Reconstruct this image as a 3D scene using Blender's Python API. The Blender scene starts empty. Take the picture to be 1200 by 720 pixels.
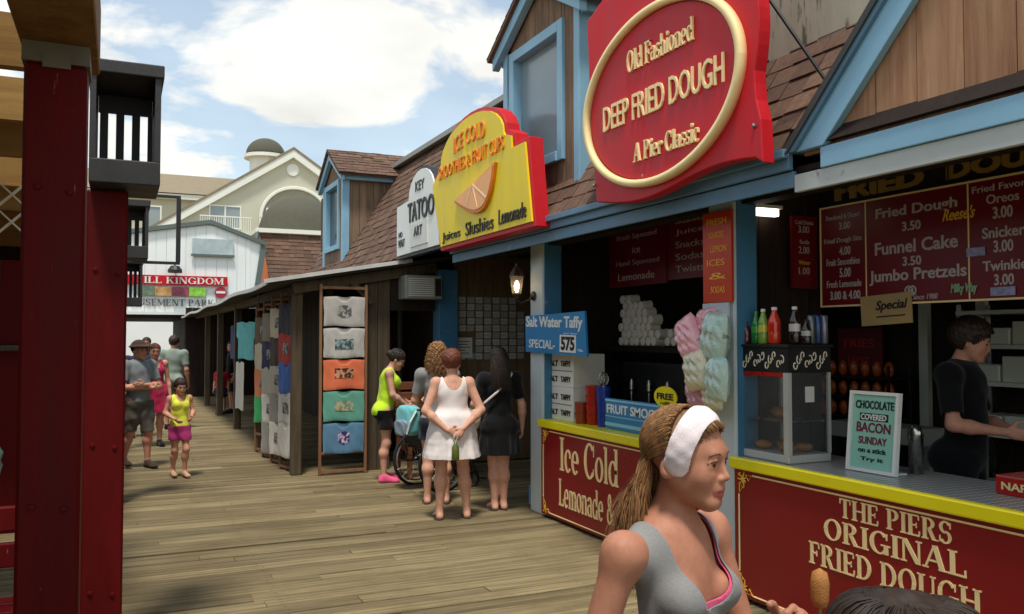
import bpy, math, random
import numpy as np
from mathutils import Vector, Matrix
C = bpy.context.scene.collection
D = bpy.data
rad = math.radians
RNG = random.Random(7)

def lin(r, g, b):
    f = lambda c: ((c/255+0.055)/1.055)**2.4 if c > 10 else c/255/12.92
    return (f(r), f(g), f(b), 1.0)

# ------------------------------------------------------------------ materials
def nodes_of(name):
    m = D.materials.new(name); m.use_nodes = True
    nt = m.node_tree; b = nt.nodes['Principled BSDF']
    return m, nt, b

def N(nt, kind, **kw):
    n = nt.nodes.new(kind)
    for k, v in kw.items():
        if k.startswith('i_'): n.inputs[k[2:].replace('_', ' ')].default_value = v
        else: setattr(n, k, v)
    return n

def paint(name, c, rough=0.5, var=0.12, scale=3.0, wear=None, wear_amt=0.0, metal=0.0, bump=0.0, spec=0.5, streak=None):
    """Paint or plastic: base colour broken up by two noises, optional worn patches."""
    m, nt, b = nodes_of(name)
    tc = N(nt, 'ShaderNodeTexCoord'); mp = N(nt, 'ShaderNodeMapping')
    nt.links.new(tc.outputs['Object'], mp.inputs['Vector'])
    if streak: mp.inputs['Scale'].default_value = streak
    n1 = N(nt, 'ShaderNodeTexNoise', i_Scale=scale, i_Detail=6.0, i_Roughness=0.65)
    nt.links.new(mp.outputs[0], n1.inputs['Vector'])
    r1 = N(nt, 'ShaderNodeMapRange', i_From_Min=0.3, i_From_Max=0.7, i_To_Min=1-var, i_To_Max=1+var)
    nt.links.new(n1.outputs['Fac'], r1.inputs['Value'])
    mul = N(nt, 'ShaderNodeMix', data_type='RGBA', blend_type='MULTIPLY')
    mul.inputs[0].default_value = 1.0
    mul.inputs[6].default_value = c
    nt.links.new(r1.outputs[0], mul.inputs[7])
    out = mul.outputs[2]
    if wear is not None:
        n2 = N(nt, 'ShaderNodeTexNoise', i_Scale=scale*2.7, i_Detail=8.0, i_Roughness=0.7)
        nt.links.new(mp.outputs[0], n2.inputs['Vector'])
        r2 = N(nt, 'ShaderNodeMapRange', i_From_Min=0.62-wear_amt*0.3, i_From_Max=0.68-wear_amt*0.2)
        nt.links.new(n2.outputs['Fac'], r2.inputs['Value'])
        mx = N(nt, 'ShaderNodeMix', data_type='RGBA')
        nt.links.new(r2.outputs[0], mx.inputs[0]); nt.links.new(out, mx.inputs[6]); mx.inputs[7].default_value = wear
        out = mx.outputs[2]
    nt.links.new(out, b.inputs['Base Color'])
    rr = N(nt, 'ShaderNodeMapRange', i_From_Min=0.3, i_From_Max=0.7, i_To_Min=max(rough-0.1, 0.03), i_To_Max=min(rough+0.1, 1))
    nt.links.new(n1.outputs['Fac'], rr.inputs['Value']); nt.links.new(rr.outputs[0], b.inputs['Roughness'])
    b.inputs['Metallic'].default_value = metal
    b.inputs['Specular IOR Level'].default_value = spec
    if bump:
        bp = N(nt, 'ShaderNodeBump', i_Strength=bump, i_Distance=0.01)
        n3 = N(nt, 'ShaderNodeTexNoise', i_Scale=scale*12, i_Detail=4.0)
        nt.links.new(mp.outputs[0], n3.inputs['Vector'])
        nt.links.new(n3.outputs['Fac'], bp.inputs['Height']); nt.links.new(bp.outputs[0], b.inputs['Normal'])
    return m

def wood(name, c1, c2, stretch=(1, 14, 14), scale=2.0, rough=0.75, island=0.35, bump=0.35, stain=None, knots=0.0):
    """Board wood: grain stretched along one axis, each board (mesh island) its own tone."""
    m, nt, b = nodes_of(name)
    tc = N(nt, 'ShaderNodeTexCoord'); mp = N(nt, 'ShaderNodeMapping'); mp.inputs['Scale'].default_value = stretch
    geo = N(nt, 'ShaderNodeNewGeometry')
    add = N(nt, 'ShaderNodeVectorMath', operation='ADD')
    sc = N(nt, 'ShaderNodeMath', operation='MULTIPLY'); sc.inputs[1].default_value = 37.0
    nt.links.new(geo.outputs['Random Per Island'], sc.inputs[0])
    nt.links.new(tc.outputs['Object'], mp.inputs['Vector'])
    nt.links.new(mp.outputs[0], add.inputs[0]); nt.links.new(sc.outputs[0], add.inputs[1])
    n1 = N(nt, 'ShaderNodeTexNoise', i_Scale=scale, i_Detail=9.0, i_Roughness=0.68, i_Distortion=0.4)
    nt.links.new(add.outputs[0], n1.inputs['Vector'])
    rg = N(nt, 'ShaderNodeMapRange', i_From_Min=0.28, i_From_Max=0.72)
    nt.links.new(n1.outputs['Fac'], rg.inputs['Value'])
    mx = N(nt, 'ShaderNodeMix', data_type='RGBA'); mx.inputs[6].default_value = c1; mx.inputs[7].default_value = c2
    nt.links.new(rg.outputs[0], mx.inputs[0])
    ri = N(nt, 'ShaderNodeMapRange', i_From_Min=0.0, i_From_Max=1.0, i_To_Min=1-island, i_To_Max=1+island)
    nt.links.new(geo.outputs['Random Per Island'], ri.inputs['Value'])
    mu = N(nt, 'ShaderNodeMix', data_type='RGBA', blend_type='MULTIPLY'); mu.inputs[0].default_value = 1.0
    nt.links.new(mx.outputs[2], mu.inputs[6]); nt.links.new(ri.outputs[0], mu.inputs[7])
    out = mu.outputs[2]
    if stain is not None:
        n2 = N(nt, 'ShaderNodeTexNoise', i_Scale=0.9, i_Detail=6.0, i_Roughness=0.7)
        nt.links.new(tc.outputs['Object'], n2.inputs['Vector'])
        r2 = N(nt, 'ShaderNodeMapRange', i_From_Min=0.45, i_From_Max=0.75, i_To_Max=0.75)
        nt.links.new(n2.outputs['Fac'], r2.inputs['Value'])
        m2 = N(nt, 'ShaderNodeMix', data_type='RGBA'); m2.inputs[7].default_value = stain
        nt.links.new(r2.outputs[0], m2.inputs[0]); nt.links.new(out, m2.inputs[6]); out = m2.outputs[2]
    nt.links.new(out, b.inputs['Base Color'])
    b.inputs['Roughness'].default_value = rough
    b.inputs['Specular IOR Level'].default_value = 0.3
    bp = N(nt, 'ShaderNodeBump', i_Strength=bump, i_Distance=0.01)
    nt.links.new(n1.outputs['Fac'], bp.inputs['Height']); nt.links.new(bp.outputs[0], b.inputs['Normal'])
    return m

def emit(name, c, s):
    m, nt, b = nodes_of(name)
    b.inputs['Base Color'].default_value = c
    b.inputs['Emission Color'].default_value = c; b.inputs['Emission Strength'].default_value = s
    return m

def glass(name, c=(0.9, 0.95, 0.95, 1), rough=0.03, alpha=0.22):
    m, nt, b = nodes_of(name)
    b.inputs['Base Color'].default_value = c; b.inputs['Roughness'].default_value = rough
    b.inputs['Alpha'].default_value = alpha; b.inputs['Specular IOR Level'].default_value = 0.8
    return m

M = {}
M['ground'] = paint('sand_ground', lin(150, 138, 112), 0.95, 0.2, 0.4)
M['deck'] = wood('deck_wood', lin(74, 63, 44), lin(158, 141, 104), (0.5, 20, 20), 1.7, 0.85, 0.28, 0.9, stain=lin(96, 80, 52))
M['red_post'] = paint('dark_red_paint', lin(90, 4, 5), 0.6, 0.25, 2.2, wear=lin(168, 112, 96), wear_amt=-0.1, streak=(3, 3, 0.5), spec=.18, bump=.15)
M['tan_beam'] = wood('tan_timber', lin(104, 72, 30), lin(146, 106, 52), (14, 14, 1), 1.0, 0.7, 0.18, 0.2)
M['tan_board'] = wood('tan_board', lin(126, 92, 44), lin(168, 128, 68), (1, 14, 14), 1.0, 0.7, 0.2, 0.2)
M['black_wood'] = paint('black_stained_wood', lin(48, 46, 46), 0.55, 0.25, 6, streak=(1, 1, 0.3), bump=0.2)
M['steel'] = paint('bracket_steel', lin(55, 54, 54), 0.4, 0.15, 8, metal=0.6)
M['blue'] = paint('sky_blue_paint', lin(138, 184, 208), 0.5, 0.1, 2.2, wear=lin(178, 186, 184), wear_amt=-0.12, bump=0.08)
M['blue_dk'] = paint('weathered_blue_paint', lin(96, 132, 156), 0.55, 0.14, 2.2, wear=lin(150, 160, 160), wear_amt=-0.1)
M['post_blue'] = paint('post_blue_paint', lin(66, 122, 158), 0.5, 0.14, 2.0, wear=lin(170, 180, 182), wear_amt=-0.15)
M['post_pale'] = paint('post_pale_paint', lin(196, 206, 208), 0.5, 0.1, 2.0, wear=lin(120, 135, 145), wear_amt=-0.2)
M['grey_fascia'] = paint('grey_fascia_paint', lin(190, 194, 188), 0.55, 0.12, 2.0, wear=lin(130, 136, 136), wear_amt=0.0)
M['shingle'] = wood('roof_shingle', lin(84, 62, 50), lin(120, 92, 74), (6, 6, 6), 3.0, 0.85, 0.34, 0.5, stain=lin(96, 74, 66))
M['siding'] = wood('weathered_siding', lin(92, 68, 52), lin(152, 122, 96), (12, 12, 0.8), 1.6, 0.8, 0.16, 0.35, stain=lin(140, 122, 102))
M['siding_red'] = wood('reddish_siding', lin(132, 86, 60), lin(182, 140, 106), (10, 10, 0.7), 1.5, 0.8, 0.12, 0.35, stain=lin(166, 142, 112))
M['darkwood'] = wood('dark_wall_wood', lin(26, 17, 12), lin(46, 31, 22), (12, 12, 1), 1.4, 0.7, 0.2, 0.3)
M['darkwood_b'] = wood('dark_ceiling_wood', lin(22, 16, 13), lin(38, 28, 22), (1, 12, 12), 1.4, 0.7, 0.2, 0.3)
M['oldwood'] = wood('old_grey_wood', lin(62, 52, 40), lin(100, 86, 66), (12, 12, 1), 1.4, 0.8, 0.2, 0.35)
M['plaster'] = paint('stained_plaster', lin(186, 182, 162), 0.9, 0.16, 1.2, wear=lin(98, 96, 82), wear_amt=0.3, streak=(3.5, 3.5, 0.6), bump=0.2)
M['red_sign'] = paint('sign_red_paint', lin(196, 18, 32), 0.5, 0.14, 2.0, wear=lin(160, 30, 36), wear_amt=-.1, streak=(2, 2, .5), spec=.35, bump=.06)
M['red_panel'] = paint('panel_red_paint', lin(138, 8, 18), 0.35, 0.08, 1.8)
M['cream'] = paint('cream_paint', lin(250, 222, 160), 0.5, 0.05, 4)
M['cream_w'] = paint('warm_white_paint', lin(245, 232, 205), 0.5, 0.05, 4)
M['yellow_sign'] = paint('sign_yellow_paint', lin(240, 210, 16), 0.5, 0.1, 1.6, wear=lin(206, 180, 40), wear_amt=-.12, streak=(2, 2, .5), bump=.06)
M['yellow_trim'] = paint('counter_yellow', lin(238, 222, 20), 0.35, 0.06, 1.6)
M['orange'] = paint('letter_orange', lin(236, 134, 24), 0.5, 0.06, 4)
M['peach'] = paint('citrus_flesh', lin(246, 176, 112), 0.5, 0.12, 6)
M['peach_l'] = paint('citrus_pith', lin(252, 214, 170), 0.5, 0.05, 6)
M['black'] = paint('black_paint', lin(28, 28, 28), 0.5, 0.2, 5)
M['white'] = paint('white_paint', lin(236, 236, 230), 0.5, 0.05, 2)
M['white_wall'] = paint('white_hall_paint', lin(244, 246, 242), 0.6, 0.04, 0.8)
M['green_trim'] = paint('grey_green_trim', lin(96, 108, 104), 0.6, 0.1, 1)
M['hotel_wall'] = paint('beige_siding', lin(196, 193, 172), 0.8, 0.05, 0.5)
M['hotel_trim'] = paint('hotel_white_trim', lin(232, 232, 220), 0.6, 0.04, 0.5)
M['hotel_roof'] = paint('hotel_shingles', lin(138, 124, 100), 0.9, 0.12, 3, bump=0.3)
M['dome_roof'] = paint('dome_shingles', lin(84, 82, 68), 0.9, 0.15, 3, bump=0.3)
M['win_dark'] = paint('dark_window_glass', lin(58, 64, 66), 0.08, 0.1, 1, spec=0.8)
M['win_grey'] = paint('grey_window_glass', lin(140, 150, 150), 0.08, 0.1, 1, spec=0.8)
M['adobe'] = paint('orange_stucco', lin(196, 112, 70), 0.85, 0.1, 2)
M['sheet'] = paint('acrylic_pane', lin(132, 150, 156), 0.15, 0.08, 1.2, spec=0.7)
M['chrome'] = paint('brushed_steel', lin(190, 190, 188), 0.28, 0.08, 6, metal=1.0)
M['rubber'] = paint('black_rubber', lin(26, 26, 26), 0.75, 0.1, 8)
M['paper'] = paint('paper_white', lin(226, 224, 214), 0.8, 0.05, 6)
M['ac_grey'] = paint('appliance_grey', lin(150, 150, 142), 0.5, 0.08, 4)
M['glass'] = glass('clear_glass', (.2, .21, .21, 1), .03, .17)
M['sky_sign'] = paint('sign_sky_blue', lin(38, 130, 186), 0.4, 0.07, 2)
M['menu_red'] = paint('menu_red', lin(112, 6, 18), 0.4, 0.08, 1.5)
M['menu_white'] = paint('menu_lettering', lin(190, 180, 176), 0.5, 0.05, 6)
M['menu_orange'] = paint('menu_orange', lin(200, 60, 16), 0.4, 0.1, 2)
M['amber'] = paint('amber_lettering', lin(236, 180, 60), 0.5, 0.05, 6)
M['brass'] = paint('old_brass_lettering', lin(150, 120, 50), 0.5, 0.1, 6)
M['cardboard'] = paint('cardboard', lin(176, 146, 96), 0.85, 0.08, 3)

# ------------------------------------------------------------------ objects
def thing(name, label, cat, loc=(0, 0, 0), rotz=0.0, group=None):
    o = D.objects.new(name, None); C.objects.link(o); o.empty_display_size = 0.1
    o.location = loc; o.rotation_euler = (0, 0, rotz)
    o['label'] = label; o['category'] = cat
    if group: o['group'] = group
    return o

def tag(o, label, cat, group=None):
    o['label'] = label; o['category'] = cat
    if group: o['group'] = group
    return o

def world_of(o):
    if o is None: return Matrix.Identity(4)
    m = Matrix.Translation(o.location) @ o.rotation_euler.to_matrix().to_4x4()
    return (world_of(o.parent) @ m) if o.parent else m

def link(name, me, parent=None, loc=None):
    o = D.objects.new(name, me); C.objects.link(o)
    if parent is not None: o.parent = parent
    if loc is not None: o.location = loc
    return o

class Fr:
    """A flat working frame: origin, right, up, outward normal."""
    def __init__(s, o, r, u, n): s.o, s.r, s.u, s.n = Vector(o), Vector(r), Vector(u), Vector(n)
    def p(s, a, b, c=0.0): return s.o + s.r*a + s.u*b + s.n*c
    def rot(s, ang, a=0, b=0):
        o = s.p(a, b); ca, sa = math.cos(ang), math.sin(ang)
        return Fr(o, s.r*ca+s.u*sa, s.u*ca-s.r*sa, s.n)
def west(x, y=0, z=0): return Fr((x, y, z), (0, -1, 0), (0, 0, 1), (-1, 0, 0))
def south(x, y, z=0): return Fr((x, y, z), (1, 0, 0), (0, 0, 1), (0, -1, 0))
def flat(x, y, z): return Fr((x, y, z), (1, 0, 0), (0, 1, 0), (0, 0, 1))

_txt = {}
def text_geo(s, bold=0.0, spacing=1.0):
    k = (s, bold, spacing)
    if k not in _txt:
        cu = D.curves.new('t', 'FONT'); cu.body = s; cu.extrude = 0.5; cu.offset = bold; cu.space_character = spacing
        cu.resolution_u = 3; cu.fill_mode = 'BOTH'
        ob = D.objects.new('t', cu)
        me = D.meshes.new_from_object(ob)
        v = [tuple(q.co) for q in me.vertices]; f = [tuple(p.vertices) for p in me.polygons]
        D.objects.remove(ob); D.curves.remove(cu); D.meshes.remove(me)
        if not v: v = [(0, 0, 0)]
        a = np.array(v); lo, hi = a.min(0), a.max(0)
        a = (a-lo)/np.maximum(hi-lo, 1e-6)
        _txt[k] = (a, f)
    return _txt[k]

# stroke serif alphabet: V stem, H hair bar, A arc, G diagonal
S_, T_ = 0.19, 0.075
def glyphs():
    def V(x, y0=0, y1=1, w=S_): return ('p', [(x, y0), (x+w, y0), (x+w, y1), (x, y1)])
    def H(y, x0, x1, h=T_): return ('p', [(x0, y), (x1, y), (x1, y+h), (x0, y+h)])
    def G(x0, y0, x1, y1, w=S_): return ('p', [(x0, y0), (x0+w, y0), (x1+w, y1), (x1, y1)])
    def A(cx, cy, rx, ry, a0=0, a1=360, tx=S_, ty=T_): return ('a', cx, cy, rx, ry, a0, a1, tx, ty)
    def SF(x, y=0, w=S_, o=0.085): return H(y, x-o, x+w+o, 0.06)
    x, xh = 0.1, 0.66
    g = {}
    g['T'] = (0.86, [V(.335), SF(.335), H(.92, .06, .8), V(.06, .72, .98, .06), V(.74, .72, .98, .06)])
    g['H'] = (0.98, [V(x), V(.7), SF(x), SF(.7), SF(x, .94), SF(.7, .94), H(.47, .2, .75)])
    g['E'] = (0.8, [V(x), H(0, .02, .72), H(.925, .02, .68), H(.47, .2, .55), V(.66, 0, .26, .06), V(.62, .76, 1, .06), V(.5, .38, .62, .05)])
    g['F'] = (0.76, [V(x), SF(x), H(.925, .02, .68), H(.47, .2, .52), V(.62, .74, 1, .06), V(.49, .38, .62, .05)])
    g['P'] = (0.82, [V(x), SF(x), SF(x, .94), A(.36, .72, .38, .28, -90, 90)])
    g['R'] = (0.92, [V(x), SF(x), SF(x, .94), A(.36, .735, .36, .265, -90, 90), G(.6, 0, .34, .5), H(0, .58, .9, .06)])
    g['I'] = (0.42, [V(.11), SF(.11), SF(.11, .94)])
    g['L'] = (0.78, [V(x), SF(x, .94), H(0, .02, .72), V(.65, 0, .3, .06)])
    g['D'] = (0.94, [V(x), A(.34, .5, .52, .5, -90, 90), H(0, .02, .36), H(.925, .02, .36)])
    g['O'] = (0.98, [A(.48, .5, .45, .52)])
    g['G'] = (1.0, [A(.48, .5, .45, .52, 38, 325), V(.7, 0.02, .42), H(.38, .56, .98, .06), V(.8, .66, .95, .05)])
    g['C'] = (0.9, [A(.48, .5, .45, .52, 42, 318), V(.78, .64, .97, .05), V(.76, .1, .3, .04)])
    g['U'] = (0.96, [V(x, .3, 1), V(.72, .3, 1, .09), A(.455, .34, .355, .36, 180, 360, .16, .08), SF(x, .94), SF(.72, .94, .09)])
    g['N'] = (1.0, [V(.12, 0, 1, .08), V(.78, 0, 1, .08), G(.68, 0, .1, 1, .2), SF(.12, 0, .08), SF(.78, .94, .08), H(.94, .0, .2, .06)])
    g['A'] = (0.98, [G(.04, 0, .42, 1, .08), G(.68, 0, .38, 1, .2), H(.3, .2, .72), SF(.04, 0, .08), SF(.7, 0, .18)])
    g['S'] = (0.76, [A(.37, .73, .31, .29, 25, 268, .16, .08), A(.37, .275, .32, .295, -155, 90, .16, .08), V(.6, .68, .97, .05), V(.06, .04, .33, .05)])
    g['M'] = (1.16, [V(.1, 0, 1, .07), V(.86, 0, 1), G(.48, .05, .1, 1, .17), G(.48, .05, .9, 1, .08), SF(.1, 0, .07), SF(.86), SF(.86, .94), SF(.06, .94, .12)])
    g['K'] = (0.98, [V(x), SF(x), SF(x, .94), G(.26, .36, .66, 1, .09), G(.66, 0, .36, .58, .2), SF(.66, 0, .2), SF(.66, .94, .09)])
    g['&'] = (0.98, [A(.36, .76, .2, .25, 0, 360, .13, .07), A(.34, .26, .3, .28, 60, 360, .15, .08), G(.72, 0, .2, .68, .17), G(.62, .2, .8, .5, .07)])
    g['a'] = (0.68, [V(.42, .05, .5, .16), A(.3, .46, .28, .22, 0, 160, .16, .07), A(.3, .2, .27, .21, 60, 300, .15, .06), H(0, .5, .66, .06)])
    g['b'] = (0.72, [V(.08, 0, 1, .16), A(.34, .33, .34, .35, 0, 360, .16, .06)])
    g['c'] = (0.62, [A(.33, .33, .3, .35, 45, 315, .16, .06), V(.46, .42, .6, .1)])
    g['d'] = (0.74, [A(.34, .33, .32, .35, 0, 360, .16, .06), V(.5, 0, 1, .16), H(.95, .42, .6, .05), H(0, .6, .74, .05)])
    g['e'] = (0.66, [A(.33, .33, .3, .35, 5, 315, .16, .06), H(.32, .15, .6, .06)])
    g['f'] = (0.44, [V(.12, 0, .8, .16), A(.34, .78, .22, .24, 40, 180, .15, .06), H(.6, .02, .42, .06), SF(.12, 0, .16, .06)])
    g['g'] = (0.68, [A(.32, .4, .28, .27, 0, 360, .15, .06), A(.32, -.08, .28, .18, 180, 400, .1, .06), H(.6, .5, .66, .06)])
    g['h'] = (0.76, [V(.08, 0, 1, .16), V(.52, 0, .42, .16), A(.38, .38, .3, .3, 0, 170, .16, .07), SF(.08, 0, .16, .05), SF(.52, 0, .16, .05)])
    g['i'] = (0.36, [V(.1, 0, .66, .16), SF(.1, 0, .16, .06), H(.6, .03, .2, .06), A(.18, .86, .11, .1, 0, 360, .1, .09)])
    g['l'] = (0.36, [V(.1, 0, 1, .16), SF(.1, 0, .16, .06), H(.94, .02, .2, .06)])
    g['m'] = (1.12, [V(.08, 0, .66, .16), V(.48, 0, .42, .16), V(.88, 0, .42, .16), A(.36, .38, .28, .3, 0, 160, .16, .07), A(.76, .38, .28, .3, 0, 160, .16, .07), SF(.08, 0, .16, .05), SF(.48, 0, .16, .05), SF(.88, 0, .16, .05)])
    g['n'] = (0.76, [V(.08, 0, .66, .16), V(.52, 0, .42, .16), A(.38, .38, .3, .3, 0, 160, .16, .07), SF(.08, 0, .16, .05), SF(.52, 0, .16, .05)])
    g['o'] = (0.68, [A(.34, .33, .32, .35, 0, 360, .16, .06)])
    g['r'] = (0.54, [V(.08, 0, .66, .16), A(.36, .4, .22, .27, 40, 160, .14, .1), A(.46, .54, .1, .1, 0, 360, .09, .09), SF(.08, 0, .16, .06)])
    g['s'] = (0.54, [A(.27, .48, .23, .2, 20, 268, .13, .06), A(.27, .18, .23, .2, -160, 90, .13, .06)])
    g['t'] = (0.46, [V(.12, .12, .86, .16), A(.3, .16, .18, .18, 180, 320, .15, .06), H(.6, .02, .42, .06)])
    g['u'] = (0.76, [V(.08, .2, .66, .16), V(.5, 0, .66, .16), A(.33, .24, .25, .26, 180, 350, .15, .06), H(0, .6, .74, .05), H(.6, 0, .1, .06)])
    g[' '] = (0.4, [])
    return g
GL = glyphs()

def serif_polys(s):
    """List of 2-D polygons for the string, plus total width, cap height 1."""
    out = []; x = 0.0
    for ch in s:
        w, st = GL[ch]
        for q in st:
            if q[0] == 'p': out.append([(x+a, b) for a, b in q[1]])
            else:
                _, cx, cy, rx, ry, a0, a1, tx, ty = q
                n = max(6, int(abs(a1-a0)/20)); ro = []; ri = []
                for i in range(n+1):
                    t = rad(a0+(a1-a0)*i/n)
                    ro.append((x+cx+rx*math.cos(t), cy+ry*math.sin(t)))
                    ri.append((x+cx+max(rx-tx, .005)*math.cos(t), cy+max(ry-ty, .005)*math.sin(t)))
                for i in range(n): out.append([ro[i], ro[i+1], ri[i+1], ri[i]])
        x += w
    return out, x

class MB:
    """Collects shapes in WORLD coordinates; build() links them as ONE mesh, moved into the parent's space."""
    def __init__(s): s.v = []; s.f = []; s.m = []; s.mi = 0; s.cuts = []
    def cut(s):
        """everything after this becomes another object of the same name"""
        s.cuts.append((len(s.v), len(s.f))); return s
    def add(s, vs, fs):
        o = len(s.v); s.v += [tuple(q) for q in vs]; s.f += [tuple(i+o for i in f) for f in fs]; s.m += [s.mi]*len(fs); return s
    def box(s, x0, x1, y0, y1, z0, z1):
        vs = [(x, y, z) for z in (z0, z1) for y in (y0, y1) for x in (x0, x1)]
        return s.add(vs, [(0, 2, 3, 1), (4, 5, 7, 6), (0, 1, 5, 4), (2, 6, 7, 3), (0, 4, 6, 2), (1, 3, 7, 5)])
    def bbox(s, x0, x1, y0, y1, z0, z1, r=0.01):
        """box with chamfered vertical and top edges"""
        cx, cy = (x0+x1)/2, (y0+y1)/2
        def ring(d, z): return [(x0+d, y0+r, z), (x0+r, y0+d, z), (x1-r, y0+d, z), (x1-d, y0+r, z), (x1-d, y1-r, z), (x1-r, y1-d, z), (x0+r, y1-d, z), (x0+d, y1-r, z)]
        vs = []
        lv = [(r*.6, z0), (0, z0+r), (0, z1-r), (r*.6, z1)]
        for d, z in lv: vs += ring(d, z)
        fs = []
        for k in range(3):
            for i in range(8):
                j = (i+1) % 8; fs.append((k*8+i, k*8+j, k*8+8+j, k*8+8+i))
        fs += [tuple(range(7, -1, -1)), tuple(range(24, 32))]
        return s.add(vs, fs)
    def fbox(s, F, a0, a1, b0, b1, c0, c1):
        vs = [F.p(a, b, c) for c in (c0, c1) for b in (b0, b1) for a in (a0, a1)]
        return s.add(vs, [(0, 2, 3, 1), (4, 5, 7, 6), (0, 1, 5, 4), (2, 6, 7, 3), (0, 4, 6, 2), (1, 3, 7, 5)])
    def prism(s, F, pts, c0, c1, bev=0.0):
        n = len(pts)
        vs = [F.p(a, b, c0) for a, b in pts] + [F.p(a, b, c1) for a, b in pts]
        fs = [tuple(range(n-1, -1, -1)), tuple(range(n, 2*n))]
        for i in range(n):
            j = (i+1) % n; fs.append((i, j, n+j, n+i))
        return s.add(vs, fs)
    def ring(s, F, cx, cy, rx, ry, w, c0, c1, n=64, a0=0, a1=360):
        vs = []
        for i in range(n+1):
            t = rad(a0+(a1-a0)*i/n); ca, sa = math.cos(t), math.sin(t)
            for rr, cc in ((0, c0), (0, c1-.3*(c1-c0)), (w*.15, c1), (w*.85, c1), (w, c1-.3*(c1-c0)), (w, c0)):
                vs.append(F.p(cx+(rx-rr)*ca, cy+(ry-rr)*sa, cc))
        fs = []
        for i in range(n):
            for k in range(6): fs.append((i*6+k, i*6+6+k, i*6+6+(k+1) % 6, i*6+(k+1) % 6))
        return s.add(vs, fs)
    def text(s, F, st, a0, a1, b0, b1, c0=0.0, c1=0.004, bold=0.0, shear=0.0, arc=0.0):
        vs, fs = text_geo(st, bold)
        out = []
        for x, y, z in vs:
            b = b0+(b1-b0)*y; a = a0+(a1-a0)*x+shear*(b1-b0)*y
            b += arc*(1-(2*x-1)**2)
            out.append(F.p(a, b, c0+(c1-c0)*z))
        return s.add(out, fs)
    def serif(s, F, st, a0, a1, b0, b1, c0=0.0, c1=0.004, shear=0.0):
        polys, w = serif_polys(st); k = (a1-a0)/w; h = b1-b0
        for i, pl in enumerate(polys):
            e = (i % 9)*0.0002
            s.prism(F, [(a0+x*k+shear*y*h, b0+y*h) for x, y in pl], c0, c1+e)
        return s
    def tube(s, pts, r, n=8, close=False, caps=True):
        pts = [Vector(p) for p in pts]; m = len(pts)
        rs = r if isinstance(r, (list, tuple)) else [r]*m
        vs = []; up = None
        for i, p in enumerate(pts):
            if close: t = pts[(i+1) % m]-pts[i-1]
            else: t = pts[min(i+1, m-1)]-pts[max(i-1, 0)]
            t.normalize()
            if up is None:
                up = Vector((0, 0, 1)) if abs(t.z) < 0.9 else Vector((1, 0, 0))
            x = t.cross(up)
            if x.length < 1e-5: x = t.cross(Vector((0, 1, 0.1)))
            x.normalize(); y = x.cross(t).normalized(); up = y
            for k in range(n):
                a = 2*math.pi*k/n; vs.append(p+x*math.cos(a)*rs[i]+y*math.sin(a)*rs[i])
        fs = []
        for i in range(m if close else m-1):
            i2 = (i+1) % m
            for k in range(n):
                k2 = (k+1) % n; fs.append((i*n+k, i*n+k2, i2*n+k2, i2*n+k))
        if not close and caps: fs += [tuple(range(n-1, -1, -1)), tuple((m-1)*n+k for k in range(n))]
        return s.add(vs, fs)
    def bar(s, p0, p1, w, h=None, up=(0, 0, 1)):
        """rectangular bar from p0 to p1"""
        h = h or w; p0, p1 = Vector(p0), Vector(p1); t = (p1-p0).normalized(); up = Vector(up)
        if abs(t.dot(up)) > 0.98: up = Vector((0, 1, 0))
        x = t.cross(up).normalized(); y = x.cross(t)
        vs = [p+x*a*w/2+y*b*h/2 for p in (p0, p1) for b in (-1, 1) for a in (-1, 1)]
        return s.add(vs, [(0, 2, 3, 1), (4, 5, 7, 6), (0, 1, 5, 4), (2, 6, 7, 3), (0, 4, 6, 2), (1, 3, 7, 5)])
    def lathe(s, base, prof, n=20, axis='Z', squash=(1, 1)):
        """prof = [(radius, height)] turned about an axis through base"""
        bx, by, bz = base; vs = []
        for r, h in prof:
            for k in range(n):
                a = 2*math.pi*k/n; u, w = r*math.cos(a)*squash[0], r*math.sin(a)*squash[1]
                vs.append({'Z': (bx+u, by+w, bz+h), 'X': (bx+h, by+u, bz+w), 'Y': (bx+w, by+h, bz+u)}[axis])
        fs = []
        for i in range(len(prof)-1):
            for k in range(n):
                k2 = (k+1) % n; fs.append((i*n+k, i*n+k2, (i+1)*n+k2, (i+1)*n+k))
        if prof[0][0] > 1e-4: fs.append(tuple(range(n-1, -1, -1)))
        if prof[-1][0] > 1e-4: fs.append(tuple((len(prof)-1)*n+k for k in range(n)))
        return s.add(vs, fs)
    def blob(s, c, r, n=12, rough=0.0, rng=None, rings=8):
        prof = []; cx, cy, cz = c; rx, ry, rz = r; vs = []
        for i in range(rings+1):
            t = math.pi*i/rings
            for k in range(n):
                a = 2*math.pi*k/n; q = 1+(rng.uniform(-rough, rough) if rng else 0)
                vs.append((cx+rx*math.sin(t)*math.cos(a)*q, cy+ry*math.sin(t)*math.sin(a)*q, cz-rz*math.cos(t)*q))
        fs = [(i*n+k, i*n+(k+1) % n, (i+1)*n+(k+1) % n, (i+1)*n+k) for i in range(rings) for k in range(n)]
        return s.add(vs, fs)
    def mesh(s, name, mats, origin=None):
        me = D.meshes.new(name)
        v = s.v
        if origin is not None:
            inv = origin.inverted(); v = [tuple(inv @ Vector(q)) for q in v]
        me.from_pydata(v, [], s.f)
        for q in (mats if isinstance(mats, (list, tuple)) else [mats]): me.materials.append(q)
        if any(s.m): me.polygons.foreach_set('material_index', s.m)
        me.validate(); me.update()
        return me
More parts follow.
